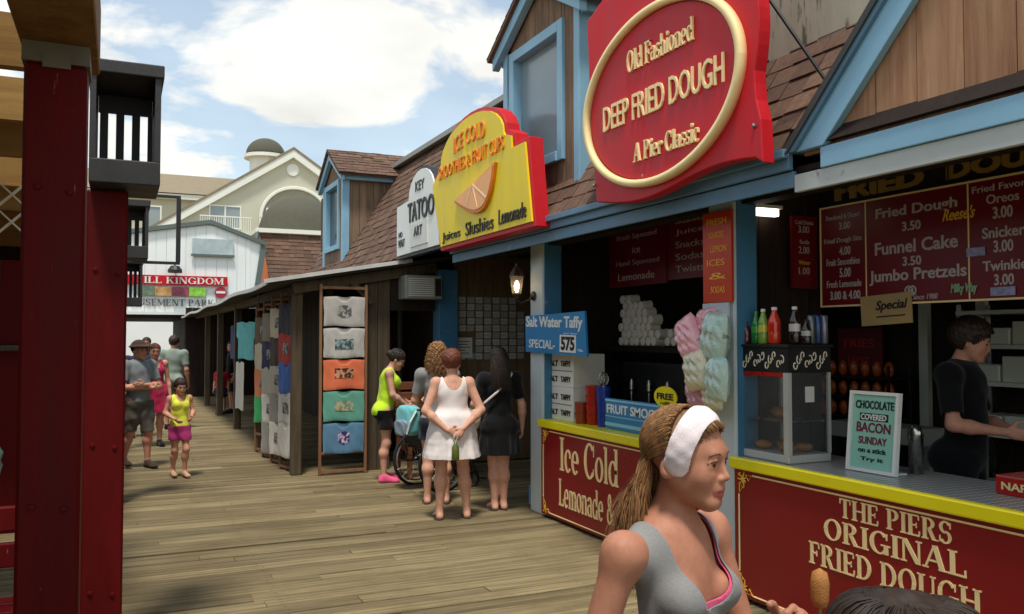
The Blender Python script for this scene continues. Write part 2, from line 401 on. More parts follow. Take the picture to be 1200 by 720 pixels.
    def build(s, name, mat, parent=None, smooth=False, bevel=0.0):
        if s.cuts:
            ends = [(0, 0)]+s.cuts+[(len(s.v), len(s.f))]; o = None
            for (v0, f0), (v1, f1) in zip(ends, ends[1:]):
                if f1 > f0:
                    b = MB(); b.v = s.v[v0:v1]; b.f = [tuple(i-v0 for i in f) for f in s.f[f0:f1]]; b.m = s.m[f0:f1]; o = b.build(name, mat, parent, smooth, bevel)
            return o
        me = s.mesh(name, mat, world_of(parent) if parent else None)
        if smooth: me.polygons.foreach_set('use_smooth', [True]*len(me.polygons))
        if not parent:      # own thing: put the origin at the base of the mesh
            a = np.array(s.v); lo, hi = a.min(0), a.max(0)
            o = ((lo[0]+hi[0])/2, (lo[1]+hi[1])/2, lo[2])
            me.transform(Matrix.Translation((-o[0], -o[1], -o[2])))
            ob = link(name, me, None, o)
        else: ob = link(name, me, parent)
        if bevel:
            bv = ob.modifiers.new('bevel', 'BEVEL'); bv.width = bevel; bv.segments = 2; bv.limit_method = 'ANGLE'; bv.angle_limit = rad(40)
        return ob

def struct(name, mb, mat, **k):
    o = mb.build(name, mat, None, **k); o['kind'] = 'structure'; return o

def copy_tree(o, parent=None):
    c = o.copy(); C.objects.link(c)
    if parent is not None: c.parent = parent
    for ch in list(o.children): copy_tree(ch, c)
    return c
# ================================================================== SETTING
mb = MB(); mb.box(-400, 400, -200, 900, -0.9, -0.6); struct('ground', mb, M['ground'])

def deck_planks():
    mb = MB(); r = random.Random(3); y = -3.0
    while y < 46:
        w = r.uniform(0.135, 0.15); gap = r.uniform(0.008, 0.024)
        x = -6.0 - r.uniform(0, 2.5); j = r.choice((3.05, 3.66, 4.27))
        while x < 7.0:
            L = j if r.random() < .7 else r.uniform(2.4, 4.8)
            z = r.uniform(-0.004, 0.004); tl = r.uniform(-0.0035, 0.0035); sk = r.uniform(-.004, .004)
            x0, x1 = x+.002, min(x+L, 8)-.002
            b = 0.006
            vs = [(x0, y, z-.04), (x1, y+sk, z-.04), (x1, y+w+sk, z-.04), (x0, y+w, z-.04),
                  (x0, y, z-b-tl), (x1, y+sk, z-b-tl), (x1, y+w+sk, z-b+tl), (x0, y+w, z-b+tl),
                  (x0, y+b, z-tl), (x1, y+b+sk, z-tl), (x1, y+w-b+sk, z+tl), (x0, y+w-b, z+tl)]
            mb.add(vs, [(0, 3, 2, 1), (0, 1, 5, 4), (1, 2, 6, 5), (2, 3, 7, 6), (3, 0, 4, 7), (4, 5, 9, 8), (5, 6, 10, 9), (6, 7, 11, 10), (7, 4, 8, 11), (8, 9, 10, 11)])
            if y < 18:
                mb.mi = 1
                for k in range(math.ceil(x0), math.floor(x1)+1):
                    if k % 2 and x0+.05 < k < x1-.05:
                        for q in (.22, .78):
                            cx, cy, cz = k+r.uniform(-.02, .02), y+w*q+r.uniform(-.008, .008), z+tl*(2*q-1)+.0012
                            mb.add([(cx+.0055*math.cos(a), cy+.0055*math.sin(a), cz) for a in [i*math.pi/3 for i in range(6)]], [(0, 1, 2, 3, 4, 5)])
                mb.mi = 0
            x += L
        y += w+gap
    return mb
struct('deck', deck_planks(), [M['deck'], paint('rusty_nail', lin(52, 42, 34), .8)])
mb = MB()
for x in (-5, -3, -1, 1, 3, 5, 7): mb.box(x-.1, x+.1, -3, 46, -.34, -.06)
struct('deck_joists', mb, M['oldwood'])

def shingles(mb, o, r, s, n, span, L, row=0.15, w=0.22, seed=1, lift=0.014):
    """courses of shingles on a slope: o origin, r along, s up the slope, n normal; span(t) -> (a0, a1) at height t"""
    rg = random.Random(seed); o, r, s, n = Vector(o), Vector(r), Vector(s), Vector(n)
    t = 0.0; k = 0
    while t < L-0.02:
        t1 = min(t+row*1.25, L)
        a0, a1 = span(t); x = a0-rg.uniform(0, w)
        while x < a1:
            ww = w*rg.uniform(.7, 1.3); x0, x1 = max(x, a0), min(x+ww, a1)
            if x1-x0 > .02:
                h = lift*rg.uniform(.6, 1.4); dt = rg.uniform(-.012, .012)
                P = lambda a, tt, c: o+r*a+s*tt+n*c
                vs = [P(x0, t+dt, 0), P(x1-.006, t+dt, 0), P(x1-.006, t+dt, h), P(x0, t+dt, h), P(x0, t1, .002), P(x1-.006, t1, .002)]
                mb.add(vs, [(0, 1, 2, 3), (3, 2, 5, 4), (0, 3, 4), (1, 5, 2)])
            x += ww
        t += row; k += 1
    return mb

def boards(mb, F, a0, a1, b0, b1, w, c0, c1, vertical=True, seed=1, clip=None, gap=0.006):
    rg = random.Random(seed); x = a0 if vertical else b0; e = a1 if vertical else b1
    while x < e-0.01:
        ww = min(w*rg.uniform(.9, 1.1), e-x); d = rg.uniform(-.003, .003)
        if vertical:
            t0, t1 = (b1, b1) if clip is None else (clip(x), clip(x+ww-gap))
            if max(t0, t1) > b0+.01:
                mb.prism(F, [(x, b0), (x+ww-gap, b0), (x+ww-gap, max(t1, b0+.005)), (x, max(t0, b0+.005))], c0, c1+d)
        else: mb.fbox(F, a0, a1, x, x+ww-gap, c0, c1+d)
        x += ww
    return mb

# ================================================================== LONG SHOP BUILDING ON THE RIGHT
shop = thing('shop_building', 'long wooden boardwalk shop building with brown shingled mansard roof, pale blue trim and dormers', 'building', (3.6, 8, 0))
E0, E1 = Vector((3.45, 0, 2.82)), Vector((4.75, 0, 4.92))
SL = (E1-E0).length; SV = (E1-E0)/SL; SN = Vector((-SV.z, 0, SV.x))
Y0, Y1 = -1.5, 18.3
mb = MB()
shingles(mb, (E0.x, Y1, E0.z), (0, -1, 0), SV, SN, lambda t: (0, Y1-3.78+.8*t), SL, seed=5)
mb.build('roof', M['shingle'], shop)
mb = MB()   # sheathing and flat top
vs = [(E0.x, Y0, E0.z-.01), (E0.x, Y1, E0.z-.01), (E1.x, Y1, E1.z-.01), (E1.x, Y0, E1.z-.01), (E0.x+.12, Y0, E0.z-.01), (E0.x+.12, Y1, E0.z-.01), (E1.x+.1, Y1, E1.z-.2), (E1.x+.1, Y0, E1.z-.2)]
mb.add(vs, [(0, 1, 2, 3), (4, 7, 6, 5), (0, 4, 5, 1), (0, 3, 7, 4), (1, 5, 6, 2), (2, 6, 7, 3)])
mb.box(4.86, 9.5, Y0, Y1, 4.72, 4.9)
mb.build('roof_deck', M['darkwood'], shop)
mb = MB(); mb.box(4.66, 4.84, Y0, Y1, 4.925, 5.0); mb.cut(); mb.box(4.6, 4.655, Y0, Y1, 4.905, 4.985)
mb.build('roof_curb', M['ac_grey'], shop)
mb = MB()
mb.box(3.44, 3.475, 3.72, 9.2, 2.70, 2.80); mb.cut(); mb.box(3.40, 3.437, 3.72, 9.2, 2.765, 2.815); mb.cut(); mb.box(3.475, 3.5, 3.72, 9.2, 2.60, 2.695)
mb.build('fascia', M['blue_dk'], shop, bevel=.004)
mb = MB(); mb.box(3.476, 3.51, -1.5, 3.715, 2.57, 2.67); mb.build('fascia', M['grey_fascia'], shop, bevel=.004)
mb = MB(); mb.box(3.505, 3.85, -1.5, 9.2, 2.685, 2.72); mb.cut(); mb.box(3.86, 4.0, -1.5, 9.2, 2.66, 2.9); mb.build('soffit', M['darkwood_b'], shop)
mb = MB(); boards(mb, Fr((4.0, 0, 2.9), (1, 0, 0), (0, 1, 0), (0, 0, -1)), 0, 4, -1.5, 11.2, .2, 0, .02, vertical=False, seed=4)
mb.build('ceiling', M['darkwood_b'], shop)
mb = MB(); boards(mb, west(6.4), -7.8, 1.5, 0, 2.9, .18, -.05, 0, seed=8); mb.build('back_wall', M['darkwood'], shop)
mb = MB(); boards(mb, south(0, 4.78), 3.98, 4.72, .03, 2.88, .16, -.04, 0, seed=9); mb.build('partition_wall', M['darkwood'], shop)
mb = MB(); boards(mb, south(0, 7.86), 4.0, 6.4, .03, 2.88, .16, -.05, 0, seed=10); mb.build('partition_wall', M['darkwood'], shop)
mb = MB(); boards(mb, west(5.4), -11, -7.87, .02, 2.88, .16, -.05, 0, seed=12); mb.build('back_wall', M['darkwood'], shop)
mb = MB(); boards(mb, south(0, 11.05), 4.2, 5.4, .02, 2.88, .2, -.05, 0, seed=13)
mb.build('side_wall', wood('brown_panel_wall', lin(104, 84, 62), lin(140, 114, 84), (10, 10, 1), 1.3, .7, .1, .2), shop)
mb = MB(); mb.box(6.5, 9.5, Y0, Y1, -.5, 4.7); mb.cut(); mb.box(3.9, 6.5, 18.05, 18.3, -.5, 4.7); mb.build('outer_wall', M['oldwood'], shop)
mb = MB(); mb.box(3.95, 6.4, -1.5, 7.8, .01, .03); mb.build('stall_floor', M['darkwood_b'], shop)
# posts
def post(x0, x1, y0, y1, z1, side=True):
    mb = MB(); mb.bbox(x0, x1, y0, y1, 0.0, z1, .012)
    p = mb.build('post', M['post_pale'], shop)
    if side:
        m2 = MB(); m2.box(x0+.02, x1+.004, y0-.012, y0-.001, .25, z1); m2.build('side_panel', M['post_blue'], p)
    m3 = MB(); m3.box(x0-.012, x1+.01, y1-.001, y1+.011, .06, .25); m3.build('base_board', M['post_blue'], p)
post(3.80, 4.0, 7.54, 7.82, 2.684)
post(3.80, 3.98, 4.64, 4.92, 2.684)
mb = MB(); mb.bbox(3.91, 4.19, 10.86, 11.1, 0, 2.66, .01); mb.build('post', M['post_blue'], shop)

def dormer(yc, pane):
    xf, hw, ze, za = 3.65, .78, 4.72, 5.18
    F = west(xf, yc, 0)
    zb = lambda x: E0.z+(x-E0.x)/(E1.x-E0.x)*(E1.z-E0.z)
    z0 = zb(xf)-.04
    mb = MB()   # front and cheeks of vertical boards
    cl = lambda a: min(za, za-.04-abs(a)*.52)
    boards(mb, F, -hw+.1, -.66, z0, za, .13, -.03, 0, clip=cl, seed=2)
    boards(mb, F, .5, hw-.06, z0, za, .13, -.03, 0, clip=cl, seed=3)
    boards(mb, F, -.66, .5, 4.66, za, .14, -.03, 0, clip=cl, seed=4)
    boards(mb, F, -.66, .5, z0, 3.36, .14, -.03, 0, seed=5)
    for sg in (1, -1):
        y = yc-sg*hw; Fs = Fr((xf+.03, y, 0), (1, 0, 0), (0, 0, 1), (0, -sg, 0)); x = 0
        rg = random.Random(6+sg)
        while x < 1.0:
            w = rg.uniform(.12, .15); mb.prism(Fs, [(x, zb(xf+x+.03)-.05), (x+w-.006, zb(xf+x+w+.03)-.05), (x+w-.006, ze+.12), (x, ze+.12)], -.03, rg.uniform(-.002, .003)); x += w
    d = mb.build('dormer', M['siding'], shop)
    mb = MB()
    mb.fbox(F, -.66, -.56, 3.36, 4.66, -.08, .035); mb.fbox(F, .4, .5, 3.36, 4.66, -.08, .035)
    mb.fbox(F, -.56, .4, 4.56, 4.66, -.08, .035); mb.fbox(F, -.56, .4, 3.36, 3.45, -.08, .05)
    mb.build('window_frame', M['blue'], d, bevel=.006)
    mb = MB(); mb.fbox(F, -.565, .405, 3.445, 4.565, -.075, -.06); mb.build('pane', pane, d)
    mb = MB(); mb.fbox(F, hw-.07, hw+.035, z0-.02, 4.69, -.1, .03); mb.cut(); mb.fbox(F, -hw-.035, -hw+.06, z0-.02, 4.69, -.1, .03); mb.build('corner_board', M['blue'], d, bevel=.006)
    mb = MB()
    for sg in (1, -1):
        mb.prism(F, [(0, za+.05), (sg*(hw+.16), ze-.03), (sg*(hw+.16), ze-.16), (0, za-.09)][::sg], .02, .1)
        mb.fbox(F, sg*(hw+.06)-.05, sg*(hw+.06)+.05, ze-.13, ze-.02, -1.2, .015)
    mb.build('rake_board', M['blue'], d, bevel=.005)
    mb = MB()
    dv = Vector((0, hw+.22, za-ze+.14)); ll = dv.length
    for sg in (1, -1):
        s = Vector((0, sg*-(hw+.22), za-ze+.14))/ll; o = Vector((xf-.14, yc+sg*(hw+.22), ze-.03)); n = Vector((0, sg*s.z, abs(s.y)))
        shingles(mb, o, (1, 0, 0), s, n, lambda t: (0, 2.2), ll, row=.14, seed=20+sg)
        q = [o-n*.012, o+Vector((2.2, 0, 0))-n*.012, o+Vector((2.2, 0, 0))+s*ll-n*.012, o+s*ll-n*.012]
        mb.add(q+[v-n*.03 for v in q], [(0, 1, 2, 3), (7, 6, 5, 4), (0, 4, 5, 1), (1, 5, 6, 2), (2, 6, 7, 3), (3, 7, 4, 0)])
    mb.build('dormer_roof', M['shingle'], d)
dormer(7.28, M['sheet']); dormer(16.0, M['win_dark'])

# front gable at the right
GA, GZ0, GT = 1.62, 2.79, 0.985
F = west(3.5)
gl = lambda a: GZ0+.0+max(0.0, (2.06-abs(-a-GA)))*GT
mb = MB(); boards(mb, F, -3.66, .42, GZ0-.02, 6, .27, -.03, 0, clip=gl, seed=31)
g = mb.build('gable', M['siding_red'], shop)
mb = MB(); mb.fbox(F, -3.5, .3, 2.672, 2.785, .002, .04); 
for sg in (1, -1):
    y0 = -GA-sg*2.05
    mb.prism(F, [(y0, 2.79), (y0+sg*.2, 2.79), (-GA, gl(-GA)-.19), (-GA, gl(-GA)+.01)][::sg], .004, .05)
mb.build('gable_trim', M['blue'], g, bevel=.004)
mb = MB()
for sg in (1, -1):
    y0 = -GA-sg*2.05
    mb.prism(F, [(y0-sg*.05, 2.79), (y0+sg*.002, 2.79), (-GA, gl(-GA)+.012), (-GA, gl(-GA)+.065)][::sg], -.3, .075)
mb.build('rake_cap', M['blue_dk'], g, bevel=.004)
mb = MB()
for sg in (1, -1):
    y0 = -GA-sg*2.05
    mb.prism(F, [(y0-sg*.12, 2.80), (y0-sg*.052, 2.80), (-GA, gl(-GA)+.067), (-GA, gl(-GA)+.14)][::sg], -1.4, .06)
    mb.prism(F, [(y0-sg*.055, 2.785), (y0-sg*.04, 2.785), (-GA, gl(-GA)+.053), (-GA, gl(-GA)+.067)][::sg], .076, .09)
mb.build('gable_roof', paint('asphalt_edge', lin(66, 66, 66), .8, .2, 5), g)

# stained plaster wall rising behind the roof
mb = MB(); mb.box(3.92, 9, -1.2, 5.75, 3.3, 7.2)
tag(mb.build('plaster_building', M['plaster'], None), 'grey stained plaster wall rising behind the shingled roof', 'building')
t = thing('roof_pole', 'thin grey pole bracing the big red sign back to the shingled roof', 'pole', (3.6, 3.6, 3.1))
mb = MB(); mb.tube([(3.62, 3.55, 3.12), (3.42, 3.86, 3.75), (3.36, 3.95, 4.1)], .012, 6); mb.build('brace', M['steel'], t)

# ================================================================== SERVICE COUNTERS
def flourish(mb, F, cx, cy, k, sx, sy):
    """corner ornament: star burst with two open triangles"""
    r = .0065*k/0.1
    P = lambda a, b: F.p(cx+sx*a*k, cy+sy*b*k, .006)
    for pts in ([(0.1, -1.7), (.1, -.85), (.5, -1.25)], [(.9, -.1), (1.7, -.1), (1.3, -.55)]):
        q = [P(*p) for p in pts]; mb.tube(q, r, 5, close=True)
    c = (.55, -.55)
    for i in range(7):
        a = 2*math.pi*i/7+.4; L = .75 if i % 2 else .5
        mb.tube([P(*c), P(c[0]+L*.5*math.cos(a+.12), c[1]+L*.5*math.sin(a+.12)), P(c[0]+L*math.cos(a), c[1]+L*math.sin(a))], [r*1.9, r*1.3, r*.4], 5)
    for i in range(3):
        a = i*.75; mb.tube([P(.12+.28*math.cos(a+t_)*.5+.05*i, -.12-.28*math.sin(a+t_)*.5) for t_ in (0, .9, 1.8, 2.7, 3.6)], r*.8, 5)

def counter(y0, y1, label, lines, top_mat):
    """y0 near end, y1 far end; front at X = 3.78"""
    c = thing('service_counter', label, 'counter', (3.9, (y0+y1)/2, 0))
    F = west(3.78)
    mb = MB(); mb.box(3.78, 3.83, y0, y1, .03, .868); mb.box(3.83, 4.42, y0+.01, y1-.01, .03, .868)
    mb.build('front_panel', M['red_panel'], c)
    mb = MB(); mb.bbox(3.745, 3.80, y0, y1+.02, .872, .945, .008); mb.build('edge_trim', M['yellow_trim'], c)
    mb = MB(); mb.box(3.802, 4.46, y0, y1, .90, .94); mb.build('counter_top', top_mat, c)
    mb = MB(); a0, a1 = -y1, -y0; r = .006
    k = .075
    A = lambda a, b: F.p(a, b, .004)
    mb.tube([A(a0+.05+1.8*k, .84), A(a1-.05-1.8*k, .84)], r, 5); mb.tube([A(a0+.05+1.8*k, .06), A(a1-.05-1.8*k, .06)], r, 5)
    mb.tube([A(a0+.05, .84-1.8*k), A(a0+.05, .06+1.8*k)], r, 5); mb.tube([A(a1-.05, .84-1.8*k), A(a1-.05, .06+1.8*k)], r, 5)
    mb.build('border', M['cream'], c)
    mb = MB()
    for (cx, sx) in ((a0+.05, 1), (a1-.05, -1)):
        flourish(mb, F, cx, .845, k, sx, 1); flourish(mb, F, cx, .055, k, sx, -1)
    mb.build('corner_ornament', M['amber'], c)
    mb = MB()
    for st, yl, yr, b0, b1 in lines: mb.serif(F, st, -yl, -yr, b0, b1, .0005, .005); mb.cut()
    mb.build('lettering', M['cream'], c)
    return c
# diamond-plate style patterned top
def pattern_top():
    m, nt, b = nodes_of('patterned_counter_laminate')
    tc = N(nt, 'ShaderNodeTexCoord'); mp = N(nt, 'ShaderNodeMapping'); mp.inputs['Rotation'].default_value = (0, 0, rad(45)); mp.inputs['Scale'].default_value = (1, 1, 1)
    ck = N(nt, 'ShaderNodeTexChecker', i_Scale=26.0); ck.inputs['Color1'].default_value = lin(196, 196, 190); ck.inputs['Color2'].default_value = lin(128, 124, 116)
    nt.links.new(tc.outputs['Object'], mp.inputs[0]); nt.links.new(mp.outputs[0], ck.inputs['Vector']); nt.links.new(ck.outputs[0], b.inputs['Base Color'])
    b.inputs['Roughness'].default_value = .3
    return m
M['pattern_top'] = pattern_top()
counter(4.93, 7.53, 'red service counter reading Ice Cold Lemonade under a yellow edge', [('Ice Cold', 7.14, 6.1, .50, .81), ('Lemonade & Fruit', 7.16, 5.72, .17, .42)], M['yellow_trim'])
counter(-.2, 4.63, 'red service counter reading The Piers Original Fried Dough under a yellow edge', [('THE PIERS', 3.71, 2.97, .715, .825), ('ORIGINAL', 3.83, 2.89, .57, .69), ('FRIED DOUGH', 3.95, 2.82, .40, .53)], M['pattern_top'])

# ================================================================== ROOFTOP SIGNS
def raised(mb, F, st, a0, a1, b0, b1, c0, c1, **k): mb.text(F, st, a0, a1, b0, b1, c0, c1, **k)
# big red fried dough sign
sg = thing('dough_sign', 'huge red wooden sign reading Old Fashioned Deep Fried Dough with cream oval ring', 'sign', (3.3, 4.7, 2.7))
F = west(3.3)
def wavy(y0, y1, z, amp, n=16, ph=0): return [(-(y0+(y1-y0)*i/n), z+amp*math.sin(ph+2*math.pi*i/n)) for i in range(n+1)]
pts = wavy(5.58, 3.80, 2.745, .045, 18, 2.6)
pts += [(-3.74, 2.73), (-3.755, 2.98), (-3.79, 3.1), (-3.80, 3.2)]
pts += [(-3.82+.06*math.sin(math.pi*i/10), 3.2+.72*i/10) for i in range(1, 11)]
pts += [(-3.76, 3.98), (-3.72, 4.2), (-3.9, 4.32), (-4.3, 4.42), (-4.7, 4.55), (-5.1, 4.42), (-5.45, 4.3), (-5.72, 4.2), (-5.70, 3.98), (-5.66, 3.3), (-5.62, 3.1)]
mb = MB(); mb.prism(F, pts, -.06, 0.03); mb.build('board', M['red_sign'], sg, bevel=.008)
mb = MB(); mb.prism(F, [(-4.78+.85*math.cos(2*math.pi*i/56), 3.385+.555*math.sin(2*math.pi*i/56)) for i in range(56)], .031, .045); mb.build('oval_panel', M['red_sign'], sg)
mb = MB(); mb.ring(F, -4.78, 3.385, .92, .615, .052, .031, .085, 80); mb.build('oval_ring', M['cream'], sg, smooth=True)
mb = MB(); mb.serif(F, 'Old Fashioned', -5.10, -4.33, 3.615, 3.765, .046, .062); mb.build('lettering', M['cream'], sg)
mb = MB(); mb.text(F, 'DEEP FRIED DOUGH', -5.43, -4.04, 3.265, 3.45, .046, .06, bold=.0); mb.build('lettering', M['cream'], sg)
mb = MB(); mb.serif(F, 'A Pier Classic', -5.02, -4.28, 2.965, 3.095, .046, .062); mb.build('lettering', M['cream'], sg)
mb = MB()
for (a, b) in ((-4.93, 2.86), (-5.6, 2.9), (-3.8, 2.95), (-3.85, 3.9)):
    mb.lathe(F.p(a, b, .031), [(.016, 0), (.014, -.012), (.0, -.018)], 10, 'X'); mb.cut()
mb.build('bolt', M['chrome'], sg)

# yellow lemonade sign
ls = thing('lemonade_sign', 'yellow and red wooden sign with arched top and peach citrus wedge above the lemonade stall', 'sign', (3.3, 7.8, 2.75))
def lemon_outline(d=0.0):
    pts = [(-9.06-d, 2.765-d), (-6.72+d, 2.765-d), (-6.86+d, 3.5+d), (-7.14+d, 3.5+d), (-7.16+d, 3.62+d*.5), (-7.30+d, 3.66+d)]
    for i in range(0, 15):
        a = math.pi*i/14; pts.append((-8.2+(.87+d)*math.cos(a), 3.69+(.36+d)*math.sin(a)))
    pts += [(-9.12-d, 3.62+d), (-9.34-d, 3.5+d)]
    return pts
mb = MB(); mb.prism(F, lemon_outline(.045), -.14, 0.0); mb.build('red_border', M['red_sign'], ls, bevel=.006)
mb = MB(); mb.prism(F, lemon_outline(0), .001, .02); mb.build('face', M['yellow_sign'], ls)
mb = MB(); mb.text(F, 'ICE COLD', -8.62, -7.76, 3.73, 3.90, .021, .035, bold=.0, arc=.03); mb.cut()
mb.text(F, 'SMOOTHIES & FRUIT CUPS', -9.1, -7.3, 3.52, 3.66, .021, .035, bold=-.01)
mb.build('lettering', M['orange'], ls)
mb = MB(); pts = [(-8.62, 3.06)]
import_pts = [(-8.75+1.3*u, 0) for u in ()]
def wedge(d=0):
    a0 = (-8.56+d, 3.20+d*.3); tip = (-7.46-d, 3.43-d*.9)
    out = [tip]
    for i in range(1, 12):
        t = i/12; x = tip[0]+(a0[0]-tip[0])*t; z = tip[1]+(a0[1]-tip[1])*t
        out.append((x+.16*math.sin(math.pi*t)*(1-.3*t), z-(.33-d*1.3)*math.sin(math.pi*t**.8)))
    out.append(a0); return out
mb = MB(); mb.prism(F, wedge(), .021, .055); wd = mb.build('citrus_wedge', M['orange'], ls, bevel=.004)
mb = MB(); mb.prism(F, wedge(.035), .0555, .062); mb.build('flesh', M['peach'], wd)
mb = MB()
for i in (3, 6, 9):
    w = wedge(.05); c = ((w[0][0]+w[-1][0])/2, (w[0][1]+w[-1][1])/2); mb.bar(F.p(c[0], c[1], .0625), F.p(w[i][0], w[i][1], .0625), .014, .006, up=F.n)
mb.build('segment_line', M['peach_l'], wd)
mb = MB(); mb.text(F, 'Juices', -8.98, -8.44, 2.79, 2.91, .021, .032, bold=.0); mb.cut(); mb.text(F, 'Slushies', -8.28, -7.55, 2.80, 2.94, .021, .032, bold=.0); mb.cut()
mb.text(F, 'Lemonade', -7.42, -6.82, 2.815, 2.96, .021, .032, bold=.0); mb.build('lettering', M['black'], ls)

# tattoo sign
ts = thing('tattoo_sign', 'white arched sign with black frame reading TATOO beside the yellow lemonade sign', 'sign', (3.3, 10, 2.75))
def tat(d=0.0):
    pts = [(-10.75-d, 2.80-d), (-9.14+d, 2.80-d), (-9.14+d, 3.46+d)]
    for i in range(0, 11):
        a = math.pi*i/10; pts.append((-9.78+(.48+d)*math.cos(a), 3.46+(.32+d)*math.sin(a)))
    pts += [(-10.75-d, 3.44+d)]
    return pts
mb = MB(); mb.prism(F, tat(.04), -.1, -.005); mb.build('frame', M['black'], ts)
mb = MB(); mb.prism(F, tat(0), -.004, .015); mb.build('face', M['white'], ts)
mb = MB(); mb.text(F, 'KEY', -9.98, -9.64, 3.53, 3.65, .016, .022, bold=.01); mb.cut(); mb.text(F, 'TATOO', -10.26, -9.28, 3.17, 3.42, .016, .03, bold=.01); mb.cut()
mb.text(F, 'NO', -10.66, -10.5, 3.03, 3.1, .016, .022); mb.cut(); mb.text(F, 'WAIT', -10.68, -10.4, 2.9, 3.0, .016, .022); mb.cut(); mb.text(F, 'ART', -10.0, -9.68, 2.98, 3.1, .03, .035, bold=.02)
mb.build('lettering', M['black'], ts)
mb = MB(); mb.fbox(F, -10.15, -9.5, 2.86, 3.14, .016, .028); mb.build('panel', M['paper'], ts)

# ================================================================== T-SHIRT SHED
shed = thing('shirt_shed', 'low weathered wooden shirt shop with sloping tar roof along the boardwalk', 'shed', (2.6, 16, 0))
RY0, RY1 = 10.8, 26.6
rz = lambda x: 2.43+(x-1.66)*.172
mb = MB(); n = 24
for i in range(n):
    ya, yb = RY0+(RY1-RY0)*i/n, RY0+(RY1-RY0)*(i+1)/n
    sa, sb = -.02*math.sin(i*.9)-.008*i*.5, -.02*math.sin((i+1)*.9)-.008*(i+1)*.5
    vs = []
    for x in (1.66, 4.3):
        vs += [(x, ya, rz(x)+sa), (x, yb, rz(x)+sb), (x, ya, rz(x)+sa-.045), (x, yb, rz(x)+sb-.045)]
    mb.add(vs, [(0, 4, 5, 1), (2, 3, 7, 6), (0, 1, 3, 2), (4, 6, 7, 5), (0, 2, 6, 4), (1, 5, 7, 3)])
mb.build('roof', paint('tar_roof', lin(62, 58, 54), .9, .25, 2), shed)
mb = MB()
for i in range(n):
    ya, yb = RY0+(RY1-RY0)*i/n, RY0+(RY1-RY0)*(i+1)/n; sa, sb = -.02*math.sin(i*.9)-.004*i, -.02*math.sin((i+1)*.9)-.004*(i+1)
    mb.bar((1.645, ya, rz(1.66)-.01+sa), (1.645, yb, rz(1.66)-.01+sb), .022, .05)
mb.cut(); mb.bar((1.6, RY0-.03, rz(1.6)+.012), (3.5, RY0-.03, rz(3.5)+.012), .05, .05, (0, 0, 1)); mb.build('roof_edge', paint('roof_edge_metal', lin(206, 204, 198), .5, .15, 3), shed)
mb = MB()
for y in (10.98, 13.9, 16.9, 20, 23): mb.bbox(1.99, 2.12, y, y+.13, 0, 2.43, .01); mb.cut()
mb.build('post', M['oldwood'], shed)
mb = MB(); boards(mb, south(0, 11.0), 2.93, 3.28, 0, 2.6, .18, -.06, .0, seed=41); mb.build('corner_wall', M['oldwood'], shed)
mb = MB(); mb.bar((1.99, 10.96, 2.36), (3.9, 10.96, 2.69), .06, .13); mb.cut(); mb.bar((3.0, 10.93, 2.2), (2.72, 10.93, 2.48), .05, .07); mb.build('beam', M['oldwood'], shed)
mb = MB(); mb.box(2.0, 2.1, 11, 26.5, 2.28, 2.4); mb.build('header', M['oldwood'], shed)
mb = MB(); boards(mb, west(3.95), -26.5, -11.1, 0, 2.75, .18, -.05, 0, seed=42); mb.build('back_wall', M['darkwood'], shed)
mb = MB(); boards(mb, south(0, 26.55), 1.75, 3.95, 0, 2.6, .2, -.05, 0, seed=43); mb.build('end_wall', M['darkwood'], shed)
mb = MB(); mb.box(3.28, 3.95, 11.01, 11.07, 2.1, 2.72); mb.build('door_header', M['darkwood'], shed)
mb = MB(); mb.box(2.9, 3.9, 12.7, 12.76, 0, 2.5); mb.build('inner_wall', M['darkwood'], shed)

# ================================================================== WHITE AMUSEMENT HALL
hall = thing('amusement_hall', 'white gabled amusement hall spanning the end of the boardwalk', 'building', (1, 27, 0))
F = south(0, 27)
mb = MB(); mb.prism(F, [(-9, 2.42), (3.62, 2.42), (3.92, 4.6), (2.45, 5.13), (-9, 3.1)], -.25, -.02); boards(mb, F, -9, 3.62, 2.43, 6, .28, -.015, 0, clip=lambda a: 5.12-(2.45-a)*.177 if a < 2.45 else 5.12-(a-2.45)*.36, seed=70, gap=.012); mb.build('wall', M['white_wall'], hall)
mb = MB(); mb.prism(F, [(-9, 3.1), (2.45, 5.135), (4.02, 4.56), (4.02, 4.68), (2.45, 5.26), (-9, 3.22)], -6, .1); mb.build('roof_trim', M['green_trim'], hall)
mb = MB(); mb.prism(F, [(3.62, 2.42), (3.8, 2.42), (4.08, 4.6), (3.921, 4.6)], -.25, .05); mb.build('corner_trim', M['green_trim'], hall)
mb = MB(); mb.box(-9, 3.6, 26.86, 26.98, 2.40, 2.47); mb.build('sill_trim', M['white'], hall)
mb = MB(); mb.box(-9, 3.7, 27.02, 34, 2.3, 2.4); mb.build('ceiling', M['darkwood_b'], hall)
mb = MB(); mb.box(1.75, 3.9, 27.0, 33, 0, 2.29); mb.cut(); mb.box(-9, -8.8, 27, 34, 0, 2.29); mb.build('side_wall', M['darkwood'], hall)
mb = MB(); mb.box(-8, 4, 42, 42.3, -.5, 4.5)
tag(mb.build('white_building', M['white_wall'], None), 'plain white building seen through the opening under the amusement hall', 'building')
